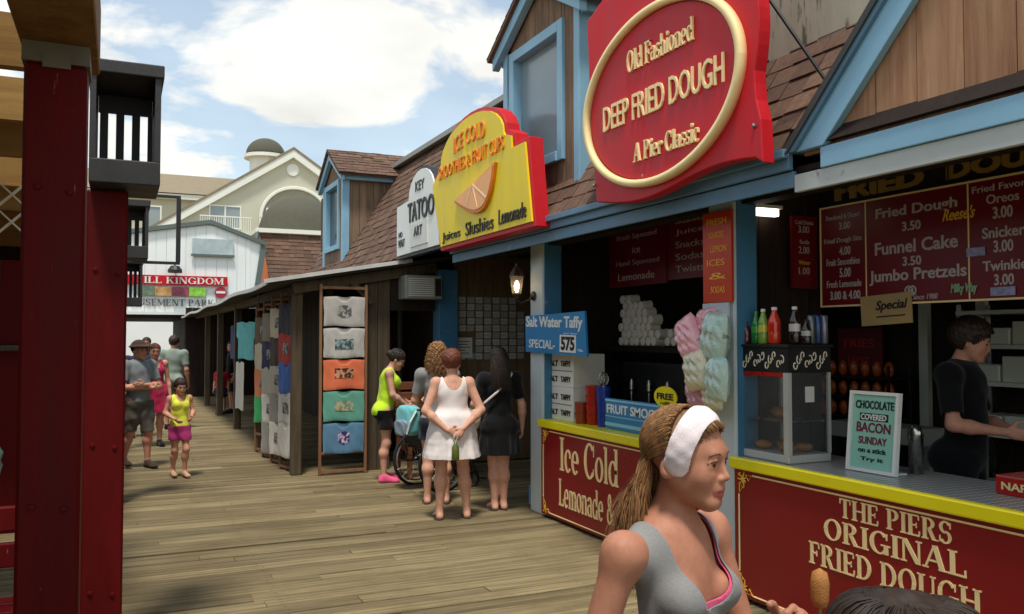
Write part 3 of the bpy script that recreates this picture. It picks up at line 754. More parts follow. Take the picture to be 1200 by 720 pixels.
# its signs
s = thing('kingdom_sign', 'wide sign with red ILL KINGDOM band and Amusement Park lettering on white hall', 'sign', (1.7, 26.95, 2.6))
F = south(0, 26.95)
mb = MB(); mb.fbox(F, -.3, 2.94, 3.27, 3.55, 0, .05); mb.build('red_band', M['red_sign'], s)
mb = MB(); mb.serif(F, 'ILL KINGDOM', .62, 2.84, 3.315, 3.505, .051, .06); mb.build('lettering', M['white'], s)
pc = [(110, 130, 110), (196, 150, 96), (150, 70, 90), (140, 200, 70)]
for i, c in enumerate(pc):
    mb = MB(); mb.fbox(F, .45+i*.47, .91+i*.47, 2.95, 3.22, 0, .03); p = mb.build('picture', paint('picture_colour', lin(*c), .5, .5, 6), s)
mb = MB(); mb.serif(F, 'AMUSEMENT PARK', .05, 2.58, 2.66, 2.86, .0, .02); mb.build('lettering', paint('grey_lettering', lin(84, 84, 84)), s)
b = thing('round_badge', 'round red badge on the white hall wall beside the kingdom sign', 'sign', (2.75, 26.95, 3.0))
mb = MB(); mb.prism(F, [(2.75+.17*math.cos(2*math.pi*i/24), 3.08+.17*math.sin(2*math.pi*i/24)) for i in range(24)], 0, .03); mb.build('disc', paint('badge_red', lin(170, 40, 50)), b)
mb = MB(); mb.fbox(F, 2.62, 2.88, 3.05, 3.12, .031, .04); mb.build('band', M['white'], b)
b = thing('picture_sign', 'pale framed picture sign high on the white hall gable', 'sign', (2.5, 26.95, 4.2))
mb = MB(); mb.fbox(F, 1.93, 3.1, 4.22, 4.68, 0, .04); mb.build('panel', paint('faded_print', lin(178, 192, 192), .5, .2, 3), b)
mb = MB(); mb.fbox(F, 1.9, 3.13, 4.15, 4.215, 0, .07); mb.build('ledge', M['green_trim'], b)
b = thing('wall_lamp', 'black hooded wall lamp above the kingdom sign', 'lamp', (1.45, 26.9, 3.6))
mb = MB(); mb.lathe((1.45, 26.72, 3.62), [(.2, 0), (.2, .08), (.12, .2), (0, .22)], 14); mb.build('hood', M['black'], b)
mb = MB(); mb.tube([(1.45, 26.74, 3.82), (1.45, 26.84, 3.9), (1.45, 26.96, 3.85)], .02, 6); mb.build('arm', M['black'], b)

# ================================================================== HOTEL, PAVILION BEHIND
hot = thing('hotel', 'large beige hotel with white trimmed gable, cupola and domed turret beyond the hall', 'building', (9, 62, 0))
F = south(0, 60)
ap, sl = (10.8, 14.6), .66
mb = MB(); mb.prism(F, [(1.2, -.5), (20.4, -.5), (20.4, ap[1]-9.6*sl), ap, (1.2, ap[1]-9.6*sl)], -14, 0)
mb.prism(F, [(-14, -.5), (8.5, -.5), (8.5, 11.4), (-14, 11.4)], -16, -4)
mb.build('wall', M['hotel_wall'], hot)
mb = MB()
for sgn in (1, -1):
    e = (ap[0]+sgn*9.9, ap[1]-9.9*sl)
    mb.prism(F, [(ap[0], ap[1]-.42), (ap[0], ap[1]+.12), (e[0], e[1]+.12), (e[0], e[1]-.42)][::sgn], .02, .35)
mb.prism(F, [(-14, 11.35), (7, 11.35), (7, 11.7), (-14, 11.7)], -3.98, -3.5)
mb.build('gable_trim', M['hotel_trim'], hot)
mb = MB()
for sgn in (1, -1):
    e = (ap[0]+sgn*9.9, ap[1]-9.9*sl)
    mb.prism(F, [(ap[0], ap[1]+.13), (ap[0], ap[1]+.3), (e[0], e[1]+.3), (e[0], e[1]+.13)][::sgn], -14, .4)
vs = [(-14, 63.4, 11.75), (8.4, 63.4, 11.75), (8.4, 70, 14.2), (-14, 70, 14.2), (-14, 76, 11.75), (8.4, 76, 11.75)]
mb.add(vs, [(0, 1, 2, 3), (3, 2, 5, 4), (0, 3, 4), (1, 5, 2)])
mb.build('roof', M['hotel_roof'], hot)
# cupola
mb = MB(); mb.lathe((9.7, 65, 12.5), [(1.15, 0), (1.15, 2.6)], 8); cu = mb.build('cupola', M['hotel_trim'], hot)
mb = MB(); mb.lathe((9.7, 65, 14.95), [(1.55, 0), (1.55, .25), (1.3, .3)], 24); mb.build('cornice', M['hotel_trim'], cu)
mb = MB(); mb.lathe((9.7, 65, 15.2), [(1.42, 0)]+[(1.42*math.cos(a), 1.3*math.sin(a)) for a in [i*math.pi/20 for i in range(1, 10)]]+[(.05, 1.32)], 28); mb.build('dome', M['dome_roof'], cu, smooth=True)
# flat arch plate, recess shade put into its darker beige
mb = MB(); pts = [(-2.25+11, 8), (2.25+11, 8)]+[(11+2.25*math.cos(math.pi*i/16), 9.9+2.1*math.sin(math.pi*i/16)) for i in range(17)]
mb.prism(F, pts, .004, .03); mb.build('arch_recess', paint('shaded_beige', lin(150, 148, 128), .8), hot)
mb = MB(); mb.ring(F, 11, 9.9, 2.45, 2.3, .22, .035, .2, 24, 0, 180); mb.fbox(F, 8.55, 8.77, 7.5, 9.88, .035, .18); mb.fbox(F, 13.23, 13.45, 7.5, 9.88, .035, .18); mb.build('arch_trim', M['hotel_trim'], hot)
mb = MB(); mb.prism(F, [(10.8+.42*math.cos(i*math.pi/10), 13.35+.42*math.sin(i*math.pi/10)) for i in range(20)], .005, .06); mb.build('round_vent', M['hotel_trim'], hot)
def hwin(a0, a1, b0, b1, c=0.0, two=True):
    mb = MB(); w = .09
    mb.fbox(F, a0-w, a1+w, b1, b1+w, c+.004, c+.09); mb.fbox(F, a0-w, a1+w, b0-w, b0, c+.004, c+.09); mb.fbox(F, a0-w, a0, b0, b1, c+.004, c+.09); mb.fbox(F, a1, a1+w, b0, b1, c+.004, c+.09)
    if two: mb.fbox(F, (a0+a1)/2-.05, (a0+a1)/2+.05, b0, b1, c+.004, c+.085)
    w_ = mb.build('window', M['hotel_trim'], hot)
    mb = MB(); mb.fbox(F, a0+.002, a1-.002, b0+.002, b1-.002, c+.003, c+.03); mb.build('pane', M['win_grey'], w_)
hwin(5.4, 7.3, 9.1, 10.5); hwin(9.1, 9.9, 8.6, 10.5, .03, False); hwin(1.6, 2.3, 8.6, 10.2, 0, False); hwin(-1, 0, 8.8, 10.4, -4, True)
mb = MB()
mb.fbox(F, 4.7, 8.0, 9.72, 9.8, .5, .58); mb.fbox(F, 4.7, 8.0, 8.55, 8.7, 0.01, .6)
for i in range(23): mb.fbox(F, 4.72+i*.145, 4.76+i*.145, 8.7, 9.72, .52, .56)
mb.build('balcony', M['hotel_trim'], hot)
mb = MB(); mb.box(10, 12.6, 55, 57.6, 3, 9.0); mb.build('turret', M['hotel_wall'], hot)
# pavilion with brown roof
pav = thing('brown_roofed_pavilion', 'orange stucco pavilion with steep brown shingled roof and domed top beside white hall', 'building', (8, 41, 0))
F = south(0, 40)
mb = MB(); mb.box(5.3, 12.5, 40.3, 47, -.5, 4.0); mb.prism(F, [(5.25, 3.0), (6.3, 3.0), (6.3, 4.2), (5.9, 6.2), (5.72, 6.2)], -7, -.35); mb.build('wall', M['adobe'], pav)
mb = MB(); shingles(mb, (6.35, 39.9, 3.6), (1, 0, 0), Vector((-.0, .35, .937)), Vector((0, -.937, .35)), lambda t: (-.14*t, 6.5), 3.2, row=.2, w=.35, seed=50, lift=.03)
mb.add([(6.35, 39.95, 3.6), (12.9, 39.95, 3.6), (12.9, 41.07, 6.6), (5.9, 41.07, 6.6)], [(0, 1, 2, 3)])
mb.build('roof', M['shingle'], pav)
mb = MB(); mb.bar((5.2, 39.9, 3.0), (5.8, 40.9, 6.65), .12, .2); mb.build('corner_trim', M['green_trim'], pav)
mb = MB(); mb.box(5.7, 12.9, 40.8, 46.5, 6.62, 6.82); mb.build('cornice', M['hotel_trim'], pav)
mb = MB(); mb.lathe((8.15, 43.3, 6.82), [(2.0, 0), (2.0, .05)]+[(2.0*math.cos(a), 1.95*math.sin(a)+.05) for a in [i*math.pi/24 for i in range(1, 12)]]+[(.08, 2.02)], 32); mb.build('dome', M['dome_roof'], pav, smooth=True)

# ================================================================== TIMBER ARCADE ON THE LEFT
arc = thing('timber_arcade', 'open timber arcade with dark red posts and tan roof joists on the left', 'building', (-1, 4, 0))
def rpost(x0, x1, y0, y1, z1):
    mb = MB(); mb.bbox(x0, x1, y0, y1, 0, z1, .012); o = mb.build('post', M['red_post'], arc)
    for z in (.35, 1.15, z1-.45):
        for x in (x0+.05, x1-.05):
            b = MB(); b.lathe((x, y0, z+.01*math.sin(x*90)), [(.014, 0), (.012, -.007), (0, -.009)], 8, 'Y'); b.build('bolt', M['red_post'], o)
    return o
p = rpost(-.318, -.118, 3.4, 3.6, 2.72)
mb = MB(); mb.box(-.325, -.11, 3.39, 3.61, 2.72, 2.79); mb.fbox(south(0, 3.388), -.26, -.17, 2.7, 2.755, 0, .004); mb.build('post_cap', paint('weathered_cap', lin(110, 104, 92), .7, .25, 8), p)
rpost(-.175, .035, 5.2, 5.4, 2.56); rpost(-.13, .05, 9.8, 9.98, 2.54); rpost(-.06, .08, 14.4, 14.55, 2.2)
mb = MB(); mb.bbox(-.335, -.085, -2, 3.75, 2.792, 3.06, .008); mb.build('beam', M['tan_beam'], arc)
mb = MB(); mb.box(-.16, -.1, 3.76, 4.0, 2.86, 3.2); mb.build('beam', M['tan_board'], arc)
mb = MB()
for y in [-1.6, -.4, .8, 2.0, 4.0, 5.0, 6.0, 7.2, 8.6, 10.2, 12.0]: mb.box(-7, -.36, y, y+.07, 2.86, 3.08); mb.cut()
mb.build('joist', M['tan_board'], arc)
mb = MB(); boards(mb, Fr((0, 0, 3.1), (1, 0, 0), (0, 1, 0), (0, 0, 1)), -7, -.12, -2.5, 3.72, .2, 0, .025, vertical=False, seed=60); mb.cut()  # this near sheet is added overhead to keep the red posts dark
boards(mb, Fr((0, 0, 3.1), (1, 0, 0), (0, 1, 0), (0, 0, 1)), -7, -.42, 5.2, 7.0, .2, 0, .025, vertical=False, seed=61); mb.cut()
boards(mb, Fr((0, 0, 3.1), (1, 0, 0), (0, 1, 0), (0, 0, 1)), -7, -.42, 8.0, 14.0, .2, 0, .025, vertical=False, seed=62)
mb.build('roof_boards', M['tan_board'], arc)
mb = MB(); mb.box(-7, -.34, 13.4, 13.5, 0, 3.05); mb.cut(); mb.box(-7.1, -7, -2, 13.5, 0, 3.05); mb.build('wall', M['darkwood'], arc)
lt = thing('lattice_panel', 'white painted lattice panel under the arcade roof', 'lattice', (-.8, 7.1, 2.5))
F = south(0, 7.1)
mb = MB()
for i in range(12):
    a = -2.6+i*.2; mb.bar(F.p(a, 2.5, 0), F.p(a+.36, 2.86, 0), .012, .05, up=(0, 1, 0)); mb.bar(F.p(a+.36, 2.5, .014), F.p(a, 2.86, .014), .012, .05, up=(0, 1, 0))
mb.build('slats', M['white'], lt)
st = thing('red_booth', 'dark red wooden booth counter inside the left arcade', 'booth', (-1.5, 9, 0))
mb = MB(); boards(mb, south(0, 9.0), -3.2, -.3, 0, 1.62, .2, -.5, 0, seed=63); mb.build('front', M['red_post'], st)
mb = MB(); mb.bbox(-3.3, -.26, 8.9, 9.55, 1.622, 1.67, .01); mb.build('counter_top', M['oldwood'], st)
mb = MB(); boards(mb, south(0, 9.62), -3.2, -.3, 1.68, 2.5, .2, -.04, 0, seed=64); mb.build('back_panel', M['red_post'], st)
for k, x in enumerate((-.62, -.5)):
    o = thing('glass_jar', 'small glass jar on the booth counter, ' + ('left one' if k == 0 else 'right one by the post'), 'jar', (x, 9.2, 1.67), 0, 'jars on the arcade booth')
    mb = MB(); mb.lathe((x, 9.2, 1.672), [(.035, 0), (.04, .02), (.04, .1), (.025, .12), (.025, .14), (0, .141)], 12); mb.build('body', M['chrome'], o)
bn = thing('red_bench', 'dark red slatted bench beside the red posts of the arcade', 'bench', (-1.1, 4.6, 0))
mb = MB()
for z, y in ((.42, 4.35), (.42, 4.5), (.42, 4.65), (.42, 4.8)): mb.bbox(-2.2, -.32, y, y+.12, z, z+.045, .006); mb.cut()
mb.build('seat_slat', M['red_post'], bn)
mb = MB()
for z in (.6, .78): mb.bbox(-2.2, -.32, 4.95, 4.99, z, z+.12, .006); mb.cut()
mb.build('back_slat', M['red_post'], bn)
for x in (-.4, -2.1):
    mb = MB(); mb.box(x-.04, x+.04, 4.36, 4.42, 0, .418); mb.box(x-.04, x+.04, 4.995, 5.06, 0, .92); mb.box(x-.035, x+.035, 4.425, 4.99, .33, .415); mb.build('leg', M['red_post'], bn)
bg = MB(); rg = random.Random(5)
bg.blob((-.86, 5.6, 1.02), (.26, .22, .28), 18, .1, rg, 12)
m, nt, b_ = nodes_of('printed_fabric'); tc = N(nt, 'ShaderNodeTexCoord'); n1 = N(nt, 'ShaderNodeTexNoise', i_Scale=14.0, i_Detail=3.0); cr = nt.nodes.new('ShaderNodeValToRGB')
for pos, c in ((.35, lin(70, 120, 90)), (.5, lin(150, 190, 170)), (.62, lin(90, 130, 170)), (.7, lin(190, 200, 150))):
    e = cr.color_ramp.elements.new(pos); e.color = c
nt.links.new(tc.outputs['Object'], n1.inputs['Vector']); nt.links.new(n1.outputs['Fac'], cr.inputs[0]); nt.links.new(cr.outputs[0], b_.inputs['Base Color'])
M['print'] = m
tag(bg.build('beach_bag', M['print'], None, smooth=True), 'pale green patterned stuffed beach bag on the arcade stand', 'bag')
sd = thing('red_stand', 'small dark red stand under the green beach bag', 'stand', (-.86, 5.6, 0))
mb = MB(); mb.bbox(-1.3, -.4, 5.4, 5.9, .68, .74, .008); mb.build('top', M['red_post'], sd)
for x in (-1.25, -.47):
    mb = MB(); mb.box(x, x+.05, 5.45, 5.85, 0, .678); mb.build('leg', M['red_post'], sd)
# slatted lantern crates on the post tops
def crate(x0, x1, y0, y1, z0, z1, label):
    o = thing('slatted_crate', label, 'crate', ((x0+x1)/2, (y0+y1)/2, z0), 0, 'black slatted crates on the red posts')
    t = .03
    mb = MB(); mb.box(x0, x1, y0, y1, z0, z0+.13); mb.build('base', M['black_wood'], o, bevel=.006)
    mb = MB(); mb.box(x0-.015, x1+.015, y0-.015, y1+.015, z1-.07, z1); mb.build('lid', M['black_wood'], o, bevel=.006)
    mb = MB(); mb.box(x0, x0+t, y0, y1, z0+.131, z1-.071); mb.box(x1-t, x1, y0, y1, z0+.131, z1-.071); mb.build('side', M['black_wood'], o)
    mb = MB(); w = x1-x0; zb, zt = z0+.131, z1-.071
    mb.box(x0+t+.001, x1-t-.001, y1-t, y1, zt-.1, zt)
    for k in range(4):
        c = x0+t+w*.09+(w-2*t)*(k/3.4); mb.box(c-.022, c+.022, y1-t, y1-.004, zb, zt-.101)
    mb.build('slats', M['black_wood'], o)
crate(-.16, .19, 5.0, 5.5, 2.57, 3.23, 'nearest black slatted crate on top of a red post')
crate(-.05, .26, 9.6, 10.0, 2.56, 3.17, 'middle black slatted crate on top of a red post, beside the steel frame')
crate(.03, .31, 14.2, 14.6, 2.22, 2.94, 'farthest and lowest black slatted crate before the white hall')
bk = thing('hanging_frame', 'thin black steel hanging frame sticking out from the middle crate post', 'frame', (.4, 9.7, 2.5))
mb = MB(); mb.bar((.1, 9.7, 3.235), (0.575, 9.7, 3.235), .03); mb.bar((.1, 9.7, 2.53), (.575, 9.7, 2.53), .03); mb.bar((.555, 9.7, 2.545), (.555, 9.7, 3.22), .045, .045); mb.build('bars', M['steel'], bk)
# ================================================================== STALL SIGNS AND FIXTURES
def board_sign(name, label, F, a0, a1, b0, b1, mat, edge=None, t=.02):
    s = thing(name, label, 'sign', F.p((a0+a1)/2, b0))
    mb = MB(); mb.fbox(F, a0, a1, b0, b1, 0, t); mb.build('board', mat, s)
    if edge:
        mb = MB(); w = .012
        mb.fbox(F, a0, a1, b0, b0+w, t+.001, t+.006); mb.fbox(F, a0, a1, b1-w, b1, t+.001, t+.006)
        mb.fbox(F, a0, a0+w, b0+w, b1-w, t+.001, t+.006); mb.fbox(F, a1-w, a1, b0+w, b1-w, t+.001, t+.006); mb.build('border', edge, s)
    return s
def line(sign, F, st, a0, a1, b0, b1, mat, c=.021, bold=.0, shear=0.0, d=.003):
    mb = MB(); mb.text(F, st, a0, a1, b0, b1, c, c+d, bold=bold, shear=shear); return mb.build('lettering', mat, sign)

F = west(4.6)
mn = board_sign('menu_board', 'long red menu board listing Fried Dough, Funnel Cake and Jumbo Pretzels', F, -4.64, -2.3, 1.96, 2.675, M['menu_red'], M['cream'])
mb = MB(); mb.fbox(F, -4.23, -4.222, 1.975, 2.66, .021, .025); mb.cut(); mb.fbox(F, -3.462, -3.454, 1.975, 2.66, .021, .025); mb.build('divider', M['cream'], mn)
W_ = M['menu_white']
for st, l, r, b0, b1, bo in (('Fried Dough', 4.14, 3.53, 2.515, 2.60, .02), ('3.50', 3.93, 3.79, 2.43, 2.49, .02), ('Funnel Cake', 4.15, 3.53, 2.29, 2.375, .02), ('3.50', 3.93, 3.79, 2.205, 2.265, .02), ('Jumbo Pretzels', 4.20, 3.475, 2.09, 2.19, .02),
        ('Powdered & Glazed', 4.58, 4.28, 2.575, 2.61, 0), ('3.00', 4.46, 4.36, 2.50, 2.55, .01), ('Fried Dough Stix', 4.6, 4.26, 2.40, 2.445, .01), ('4.00', 4.46, 4.36, 2.32, 2.38, .02), ('Fruit Smoothies', 4.58, 4.28, 2.25, 2.30, .01), ('5.00', 4.46, 4.36, 2.165, 2.23, .02), ('Fresh Lemonade', 4.58, 4.27, 2.095, 2.145, .01), ('3.00 & 4.00', 4.55, 4.28, 2.01, 2.07, .02),
        ('Fried Favorites', 3.43, 3.0, 2.595, 2.635, .01), ('Oreos', 3.34, 3.14, 2.52, 2.575, .01), ('3.00', 3.30, 3.18, 2.43, 2.50, .02), ('Snickers', 3.37, 3.08, 2.32, 2.385, .02), ('3.00', 3.30, 3.18, 2.235, 2.305, .02), ('Twinkies', 3.37, 3.07, 2.13, 2.19, .02), ('3.00', 3.30, 3.18, 2.045, 2.11, .02)):
    line(mn, F, st, -l, -r, b0, b1, W_, bold=bo)
line(mn, F, 'Since 1980', -3.86, -3.68, 1.985, 2.02, W_, shear=.2)
line(mn, F, "Reese's", -3.63, -3.42, 2.455, 2.53, M['amber'], c=.026, shear=.3, bold=.015)
line(mn, F, 'Milky Way', -3.58, -3.41, 2.0, 2.07, paint('pale_green_letters', lin(150, 190, 150)), c=.026, shear=.1, bold=.03)
mb = MB(); mb.fbox(F, -3.32, -3.17, 1.985, 2.035, .026, .029); mb.cut(); mb.fbox(F, -3.47, -3.35, 2.225, 2.275, .026, .029); mb.build('sticker', paint('sticker', lin(150, 150, 190), .4, .4, 30), mn)
mb = MB()
for sx in (-1, 1): mb.tube([F.p(-3.87+sx*(.012+.028*math.sin(t)), 2.045+.028*math.cos(t), .026) for t in [i*.5 for i in range(13)]], .006, 5)
mb.tube([F.p(-3.90, 2.02, .026), F.p(-3.87, 2.05, .026), F.p(-3.84, 2.02, .026)], .006, 5); mb.build('pretzel_emblem', W_, mn)
mb = MB()
for y in (4.4, 3.6, 2.6): mb.tube([F.p(-y, 2.67, .01), F.p(-y, 2.9, .01)], .004, 5); mb.cut()
mb.build('hanging_rod', M['steel'], mn)
lm = board_sign('menu_board', 'small dark red menu board left of the long menu, on the brown wall', south(0, 4.72), 4.37, 4.60, 2.1, 2.62, M['menu_red'], M['menu_red'])
F2 = south(0, 4.72)
for i, st in enumerate(('3.00', '2.00', '1.00')): line(lm, F2, st, 4.43, 4.53, 2.5-i*.15, 2.55-i*.15, W_)
line(lm, F2, 'Cold Drinks', 4.4, 4.57, 2.56, 2.59, W_); line(lm, F2, 'Soda', 4.44, 4.53, 2.42, 2.45, W_); line(lm, F2, 'Water', 4.43, 4.54, 2.27, 2.3, M['amber'])
cb = board_sign('cardboard_sign', 'hanging cardboard sign with black script in front of the long menu', Fr((4.57, 4.26, 1.85), (0, -.995, .05), (0, .05, .995), (-1, 0, 0)), 0, .41, -.03, .17, M['cardboard'], None, .006)
F3 = Fr((4.57, 4.26, 1.85), (0, -.995, .05), (0, .05, .995), (-1, 0, 0))
line(cb, F3, 'Special', .12, .36, .05, .13, M['black'], c=.007, shear=.3, bold=.02); mb = MB(); mb.fbox(F3, .13, .36, .02, .028, .007, .009); mb.build('underline', M['black'], cb)
fz = board_sign('frieze_sign', 'dark wooden frieze board with brass Fried Dough letters above the long menu', west(4.63), -4.66, -2.0, 2.69, 2.888, M['darkwood_b'])
line(fz, west(4.63), 'FRIED', -4.52, -3.78, 2.71, 2.83, M['brass'], bold=.05, d=.012); line(fz, west(4.63), 'DOUGH', -3.62, -2.76, 2.71, 2.83, M['brass'], bold=.05, d=.012)
o = thing('strip_light', 'short lit fluorescent strip light on the brown stall wall', 'lamp', (4.15, 4.7, 2.6))
mb = MB(); mb.bbox(4.05, 4.25, 4.69, 4.74, 2.605, 2.655, .006); mb.build('tube', emit('fluorescent', (1, .93, .78, 1), 2.6), o)
mb = MB(); mb.box(4.03, 4.27, 4.68, 4.75, 2.657, 2.68); mb.build('housing', M['paper'], o)

om = board_sign('menu_board', 'tall orange menu board on the blue post between the two stalls', west(3.79), -4.94, -4.63, 1.99, 2.62, M['menu_orange'])
for i, st in enumerate(('FRESH', 'SQUEEZED', 'LEMON', 'ICES', '&', 'SODAS')): line(om, west(3.79), st, -4.89+.02*(i % 3), -4.68-.02*(i % 2), 2.53-i*.095, 2.575-i*.095, M['amber'])
pb = thing('clip_bag', 'clear plastic bag of paper slips hanging below the orange menu board', 'bag', (3.77, 4.78, 1.78))
mb = MB(); mb.fbox(west(3.778), -4.94, -4.66, 1.80, 1.985, 0, .015); mb.build('pouch', glass('milky_plastic', (.8, .85, .88, 1), .2, .6), pb)
mb = MB(); mb.fbox(west(3.79), -4.87, -4.73, 1.83, 1.94, -.003, .003); mb.build('slips', M['paper'], pb)
ma = board_sign('menu_board', 'dim red drinks menu board hung inside the lemonade stall, left one', west(4.6), -7.55, -6.54, 2.25, 2.86, M['menu_red'], M['menu_red'])
for i, (st, l, r) in enumerate((('Fresh Squeezed', 7.4, 6.7), ('ice', 7.12, 6.98), ('Hand Squeezed', 7.42, 6.66), ('Lemonade', 7.38, 6.74))): line(ma, west(4.6), st, -l, -r, 2.70-i*.13, 2.77-i*.13, W_)
mc = board_sign('menu_board', 'dim red drinks menu board hung inside the lemonade stall, right one', west(4.6), -6.52, -5.8, 2.27, 2.88, M['menu_red'], M['menu_red'])
for i, st in enumerate(('Slushies', 'Juice', 'Snacks', 'Sodas', 'Twists')): line(mc, west(4.6), st, -6.40, -5.98, 2.77-i*.11, 2.83-i*.11, W_)

# taffy sign, hung a little crooked from the pale post
Ft = Fr((3.78, 7.86, 1.60), (0, -1, 0), (0, 0, 1), (-1, 0, 0)).rot(rad(-1.2))
tf = thing('taffy_sign', 'blue sign reading Salt Water Taffy Special 5.75 beside the pale post', 'sign', (3.78, 7.2, 1.6))
mb = MB(); mb.prism(Ft, [(.02, 0), (1.27, 0), (1.22, .405), (0, .36)], 0, .02); mb.build('board', M['sky_sign'], tf)
for a in (line(tf, Ft, 'Salt Water Taffy', .03, 1.19, .22, .36, M['white'], bold=.025), line(tf, Ft, 'SPECIAL-', .1, .66, .045, .13, M['white'], bold=.01)): pass
mb = MB(); mb.fbox(Ft, .76, 1.07, .025, .185, .0205, .024); mb.build('price_card', M['white'], tf)
line(tf, Ft, '575', .79, 1.05, .04, .17, M['black'], c=.0245, bold=.04); line(tf, Ft, 'per box', .84, 1.1, .19, .21, M['white']); line(tf, Ft, '+tax', 1.1, 1.2, .04, .065, M['white'])
# taffy boxes
def taffy_box(z, label):
    b = thing('taffy_box', label, 'box', (4.07, 7.35, z), 0, 'white taffy boxes under the blue sign')
    mb = MB(); mb.bbox(3.90, 4.25, 7.10, 7.66, z, z+.32, .006); mb.build('carton', M['paper'], b)
    for r_ in (0, 1):
        mb = MB()
        for k, st in enumerate(('SALT', 'TAFFY')):
            mb.cut(); mb.text(west(3.897), st, -7.60+k*.26, -7.40+k*.26, z+.05+r_*.15, z+.105+r_*.15, 0, .003, bold=.03)
        mb.build('lettering', M['black'], b)
    mb = MB(); mb.fbox(west(3.897), -7.64, -7.12, z+.155, z+.16, 0, .002); mb.build('seam', M['black'], b)
taffy_box(.942, 'white taffy carton resting on the yellow counter, lower of the pair'); taffy_box(1.264, 'white taffy carton stacked on top, right under the blue taffy sign')
def cup_stack(name, x, y, r, h, n, mat, label, grp=None, cat='cup'):
    o = thing(name, label, cat, (x, y, .942), 0, grp)
    mb = MB(); z = .942; pr_ = []
    for i in range(n):
        pr_ += [(r*.78 if i == 0 else r*.86, i*h/n), (r*.98, (i+.85)*h/n), (r*1.03, (i+.9)*h/n), (r*1.03, (i+1)*h/n)]
    pr_ += [(r*.9, h)]
    mb.lathe((x, y, z), pr_, 20); mb.build('cups', mat, o, smooth=False); return o
redp = paint('red_plastic', lin(176, 28, 22), .25, .06); bluep = paint('blue_plastic', lin(24, 58, 150), .3, .06); dkr = paint('clear_red_plastic', lin(150, 60, 40), .2, .1)
cup_stack('cup_stack', 3.93, 7.0, .06, .2, 2, dkr, 'short stack of reddish clear cups next to the taffy boxes', 'cup stacks on the lemonade counter')
cup_stack('cup_stack', 3.99, 6.87, .075, .36, 4, redp, 'tall red cup stack between short reddish cups and blue tub', 'cup stacks on the lemonade counter')
bt = cup_stack('utensil_tub', 3.97, 6.66, .065, .36, 1, bluep, 'blue plastic tub holding whisks on the lemonade counter', None, 'tub')
o = thing('whisk', 'white wire whisk standing in the blue tub', 'whisk', (3.97, 6.66, 1.28))
mb = MB()
for k in range(4):
    a = k*math.pi/4; mb.tube([(3.97+.05*math.sin(t)*math.cos(a), 6.66+.05*math.sin(t)*math.sin(a), 1.37-.06*math.cos(t)) for t in [i*math.pi/6 for i in range(13)]], .004, 5)
mb.tube([(3.97, 6.66, 1.16), (3.97, 6.66, 1.31)], .01, 6); mb.build('wires', M['chrome'], o)
sm = board_sign('smoothie_sign', 'long low blue sign reading Fruit Smoothie standing on the lemonade counter', west(3.95), -6.56, -5.45, .944, 1.21, M['sky_sign'])
line(sm, west(3.95), 'FRUIT SMOOTHIE', -6.53, -5.5, 1.08, 1.16, M['white'], bold=.02)
mb = MB(); mb.fbox(west(3.95), -6.56, -5.45, 1.185, 1.2, .021, .024); mb.cut(); mb.fbox(west(3.95), -6.56, -5.45, 1.05, 1.058, .021, .024); mb.cut(); mb.fbox(west(3.95), -6.56, -5.45, .97, 1.0, .021, .024); mb.build('stripe', paint('pale_blue_stripe', lin(150, 205, 225)), sm)
fr = thing('free_tag', 'round yellow speech bubble tag reading FREE above the blue smoothie sign', 'sign', (3.93, 5.62, 1.2))
mb = MB(); mb.prism(west(3.92), [(-5.62+.155*math.cos(t), 1.275+.085*math.sin(t)) for t in [i*math.pi/14 for i in range(28)]], 0, .008); mb.build('disc', M['yellow_trim'], fr)
line(fr, west(3.92), 'FREE', -5.73, -5.51, 1.255, 1.305, M['black'], c=.009, bold=.03); line(fr, west(3.92), 'refill', -5.68, -5.56, 1.215, 1.24, M['black'], c=.009)
mb = MB(); mb.tube([(3.925, 5.62, .944), (3.925, 5.62, 1.2)], .008, 6); mb.build('stick', M['white'], fr)
# cotton candy bags
def candy_mat(name, c1, c2):
    m, nt, b = nodes_of(name); tc = N(nt, 'ShaderNodeTexCoord'); n1 = N(nt, 'ShaderNodeTexNoise', i_Scale=5.0, i_Detail=3.0)
    v = N(nt, 'ShaderNodeTexNoise', i_Scale=9.0, i_Detail=2.0, i_Distortion=1.2)
    nt.links.new(tc.outputs['Object'], n1.inputs[0]); nt.links.new(tc.outputs['Object'], v.inputs['Vector'])
    mx = N(nt, 'ShaderNodeMix', data_type='RGBA'); mx.inputs[6].default_value = c1; mx.inputs[7].default_value = c2; nt.links.new(n1.outputs[0], mx.inputs[0])
    r = N(nt, 'ShaderNodeMapRange', i_From_Min=.62, i_From_Max=.66, i_To_Min=0, i_To_Max=.8); nt.links.new(v.outputs[0], r.inputs[0])
    m2 = N(nt, 'ShaderNodeMix', data_type='RGBA'); m2.inputs[7].default_value = lin(120, 120, 140); nt.links.new(r.outputs[0], m2.inputs[0]); nt.links.new(mx.outputs[2], m2.inputs[6])
    nt.links.new(m2.outputs[2], b.inputs['Base Color']); b.inputs['Roughness'].default_value = .25; b.inputs['Specular IOR Level'].default_value = .7
    b.inputs['Coat Weight'].default_value = 1.0; b.inputs['Coat Roughness'].default_value = .06
    n5 = N(nt, 'ShaderNodeTexNoise', i_Scale=26.0, i_Detail=5.0, i_Distortion=1.5); nt.links.new(tc.outputs['Object'], n5.inputs[0]); bp = N(nt, 'ShaderNodeBump', i_Strength=.55, i_Distance=.012); nt.links.new(n5.outputs[0], bp.inputs['Height']); nt.links.new(bp.outputs[0], b.inputs['Normal']); nt.links.new(bp.outputs[0], b.inputs['Coat Normal'])
    return m
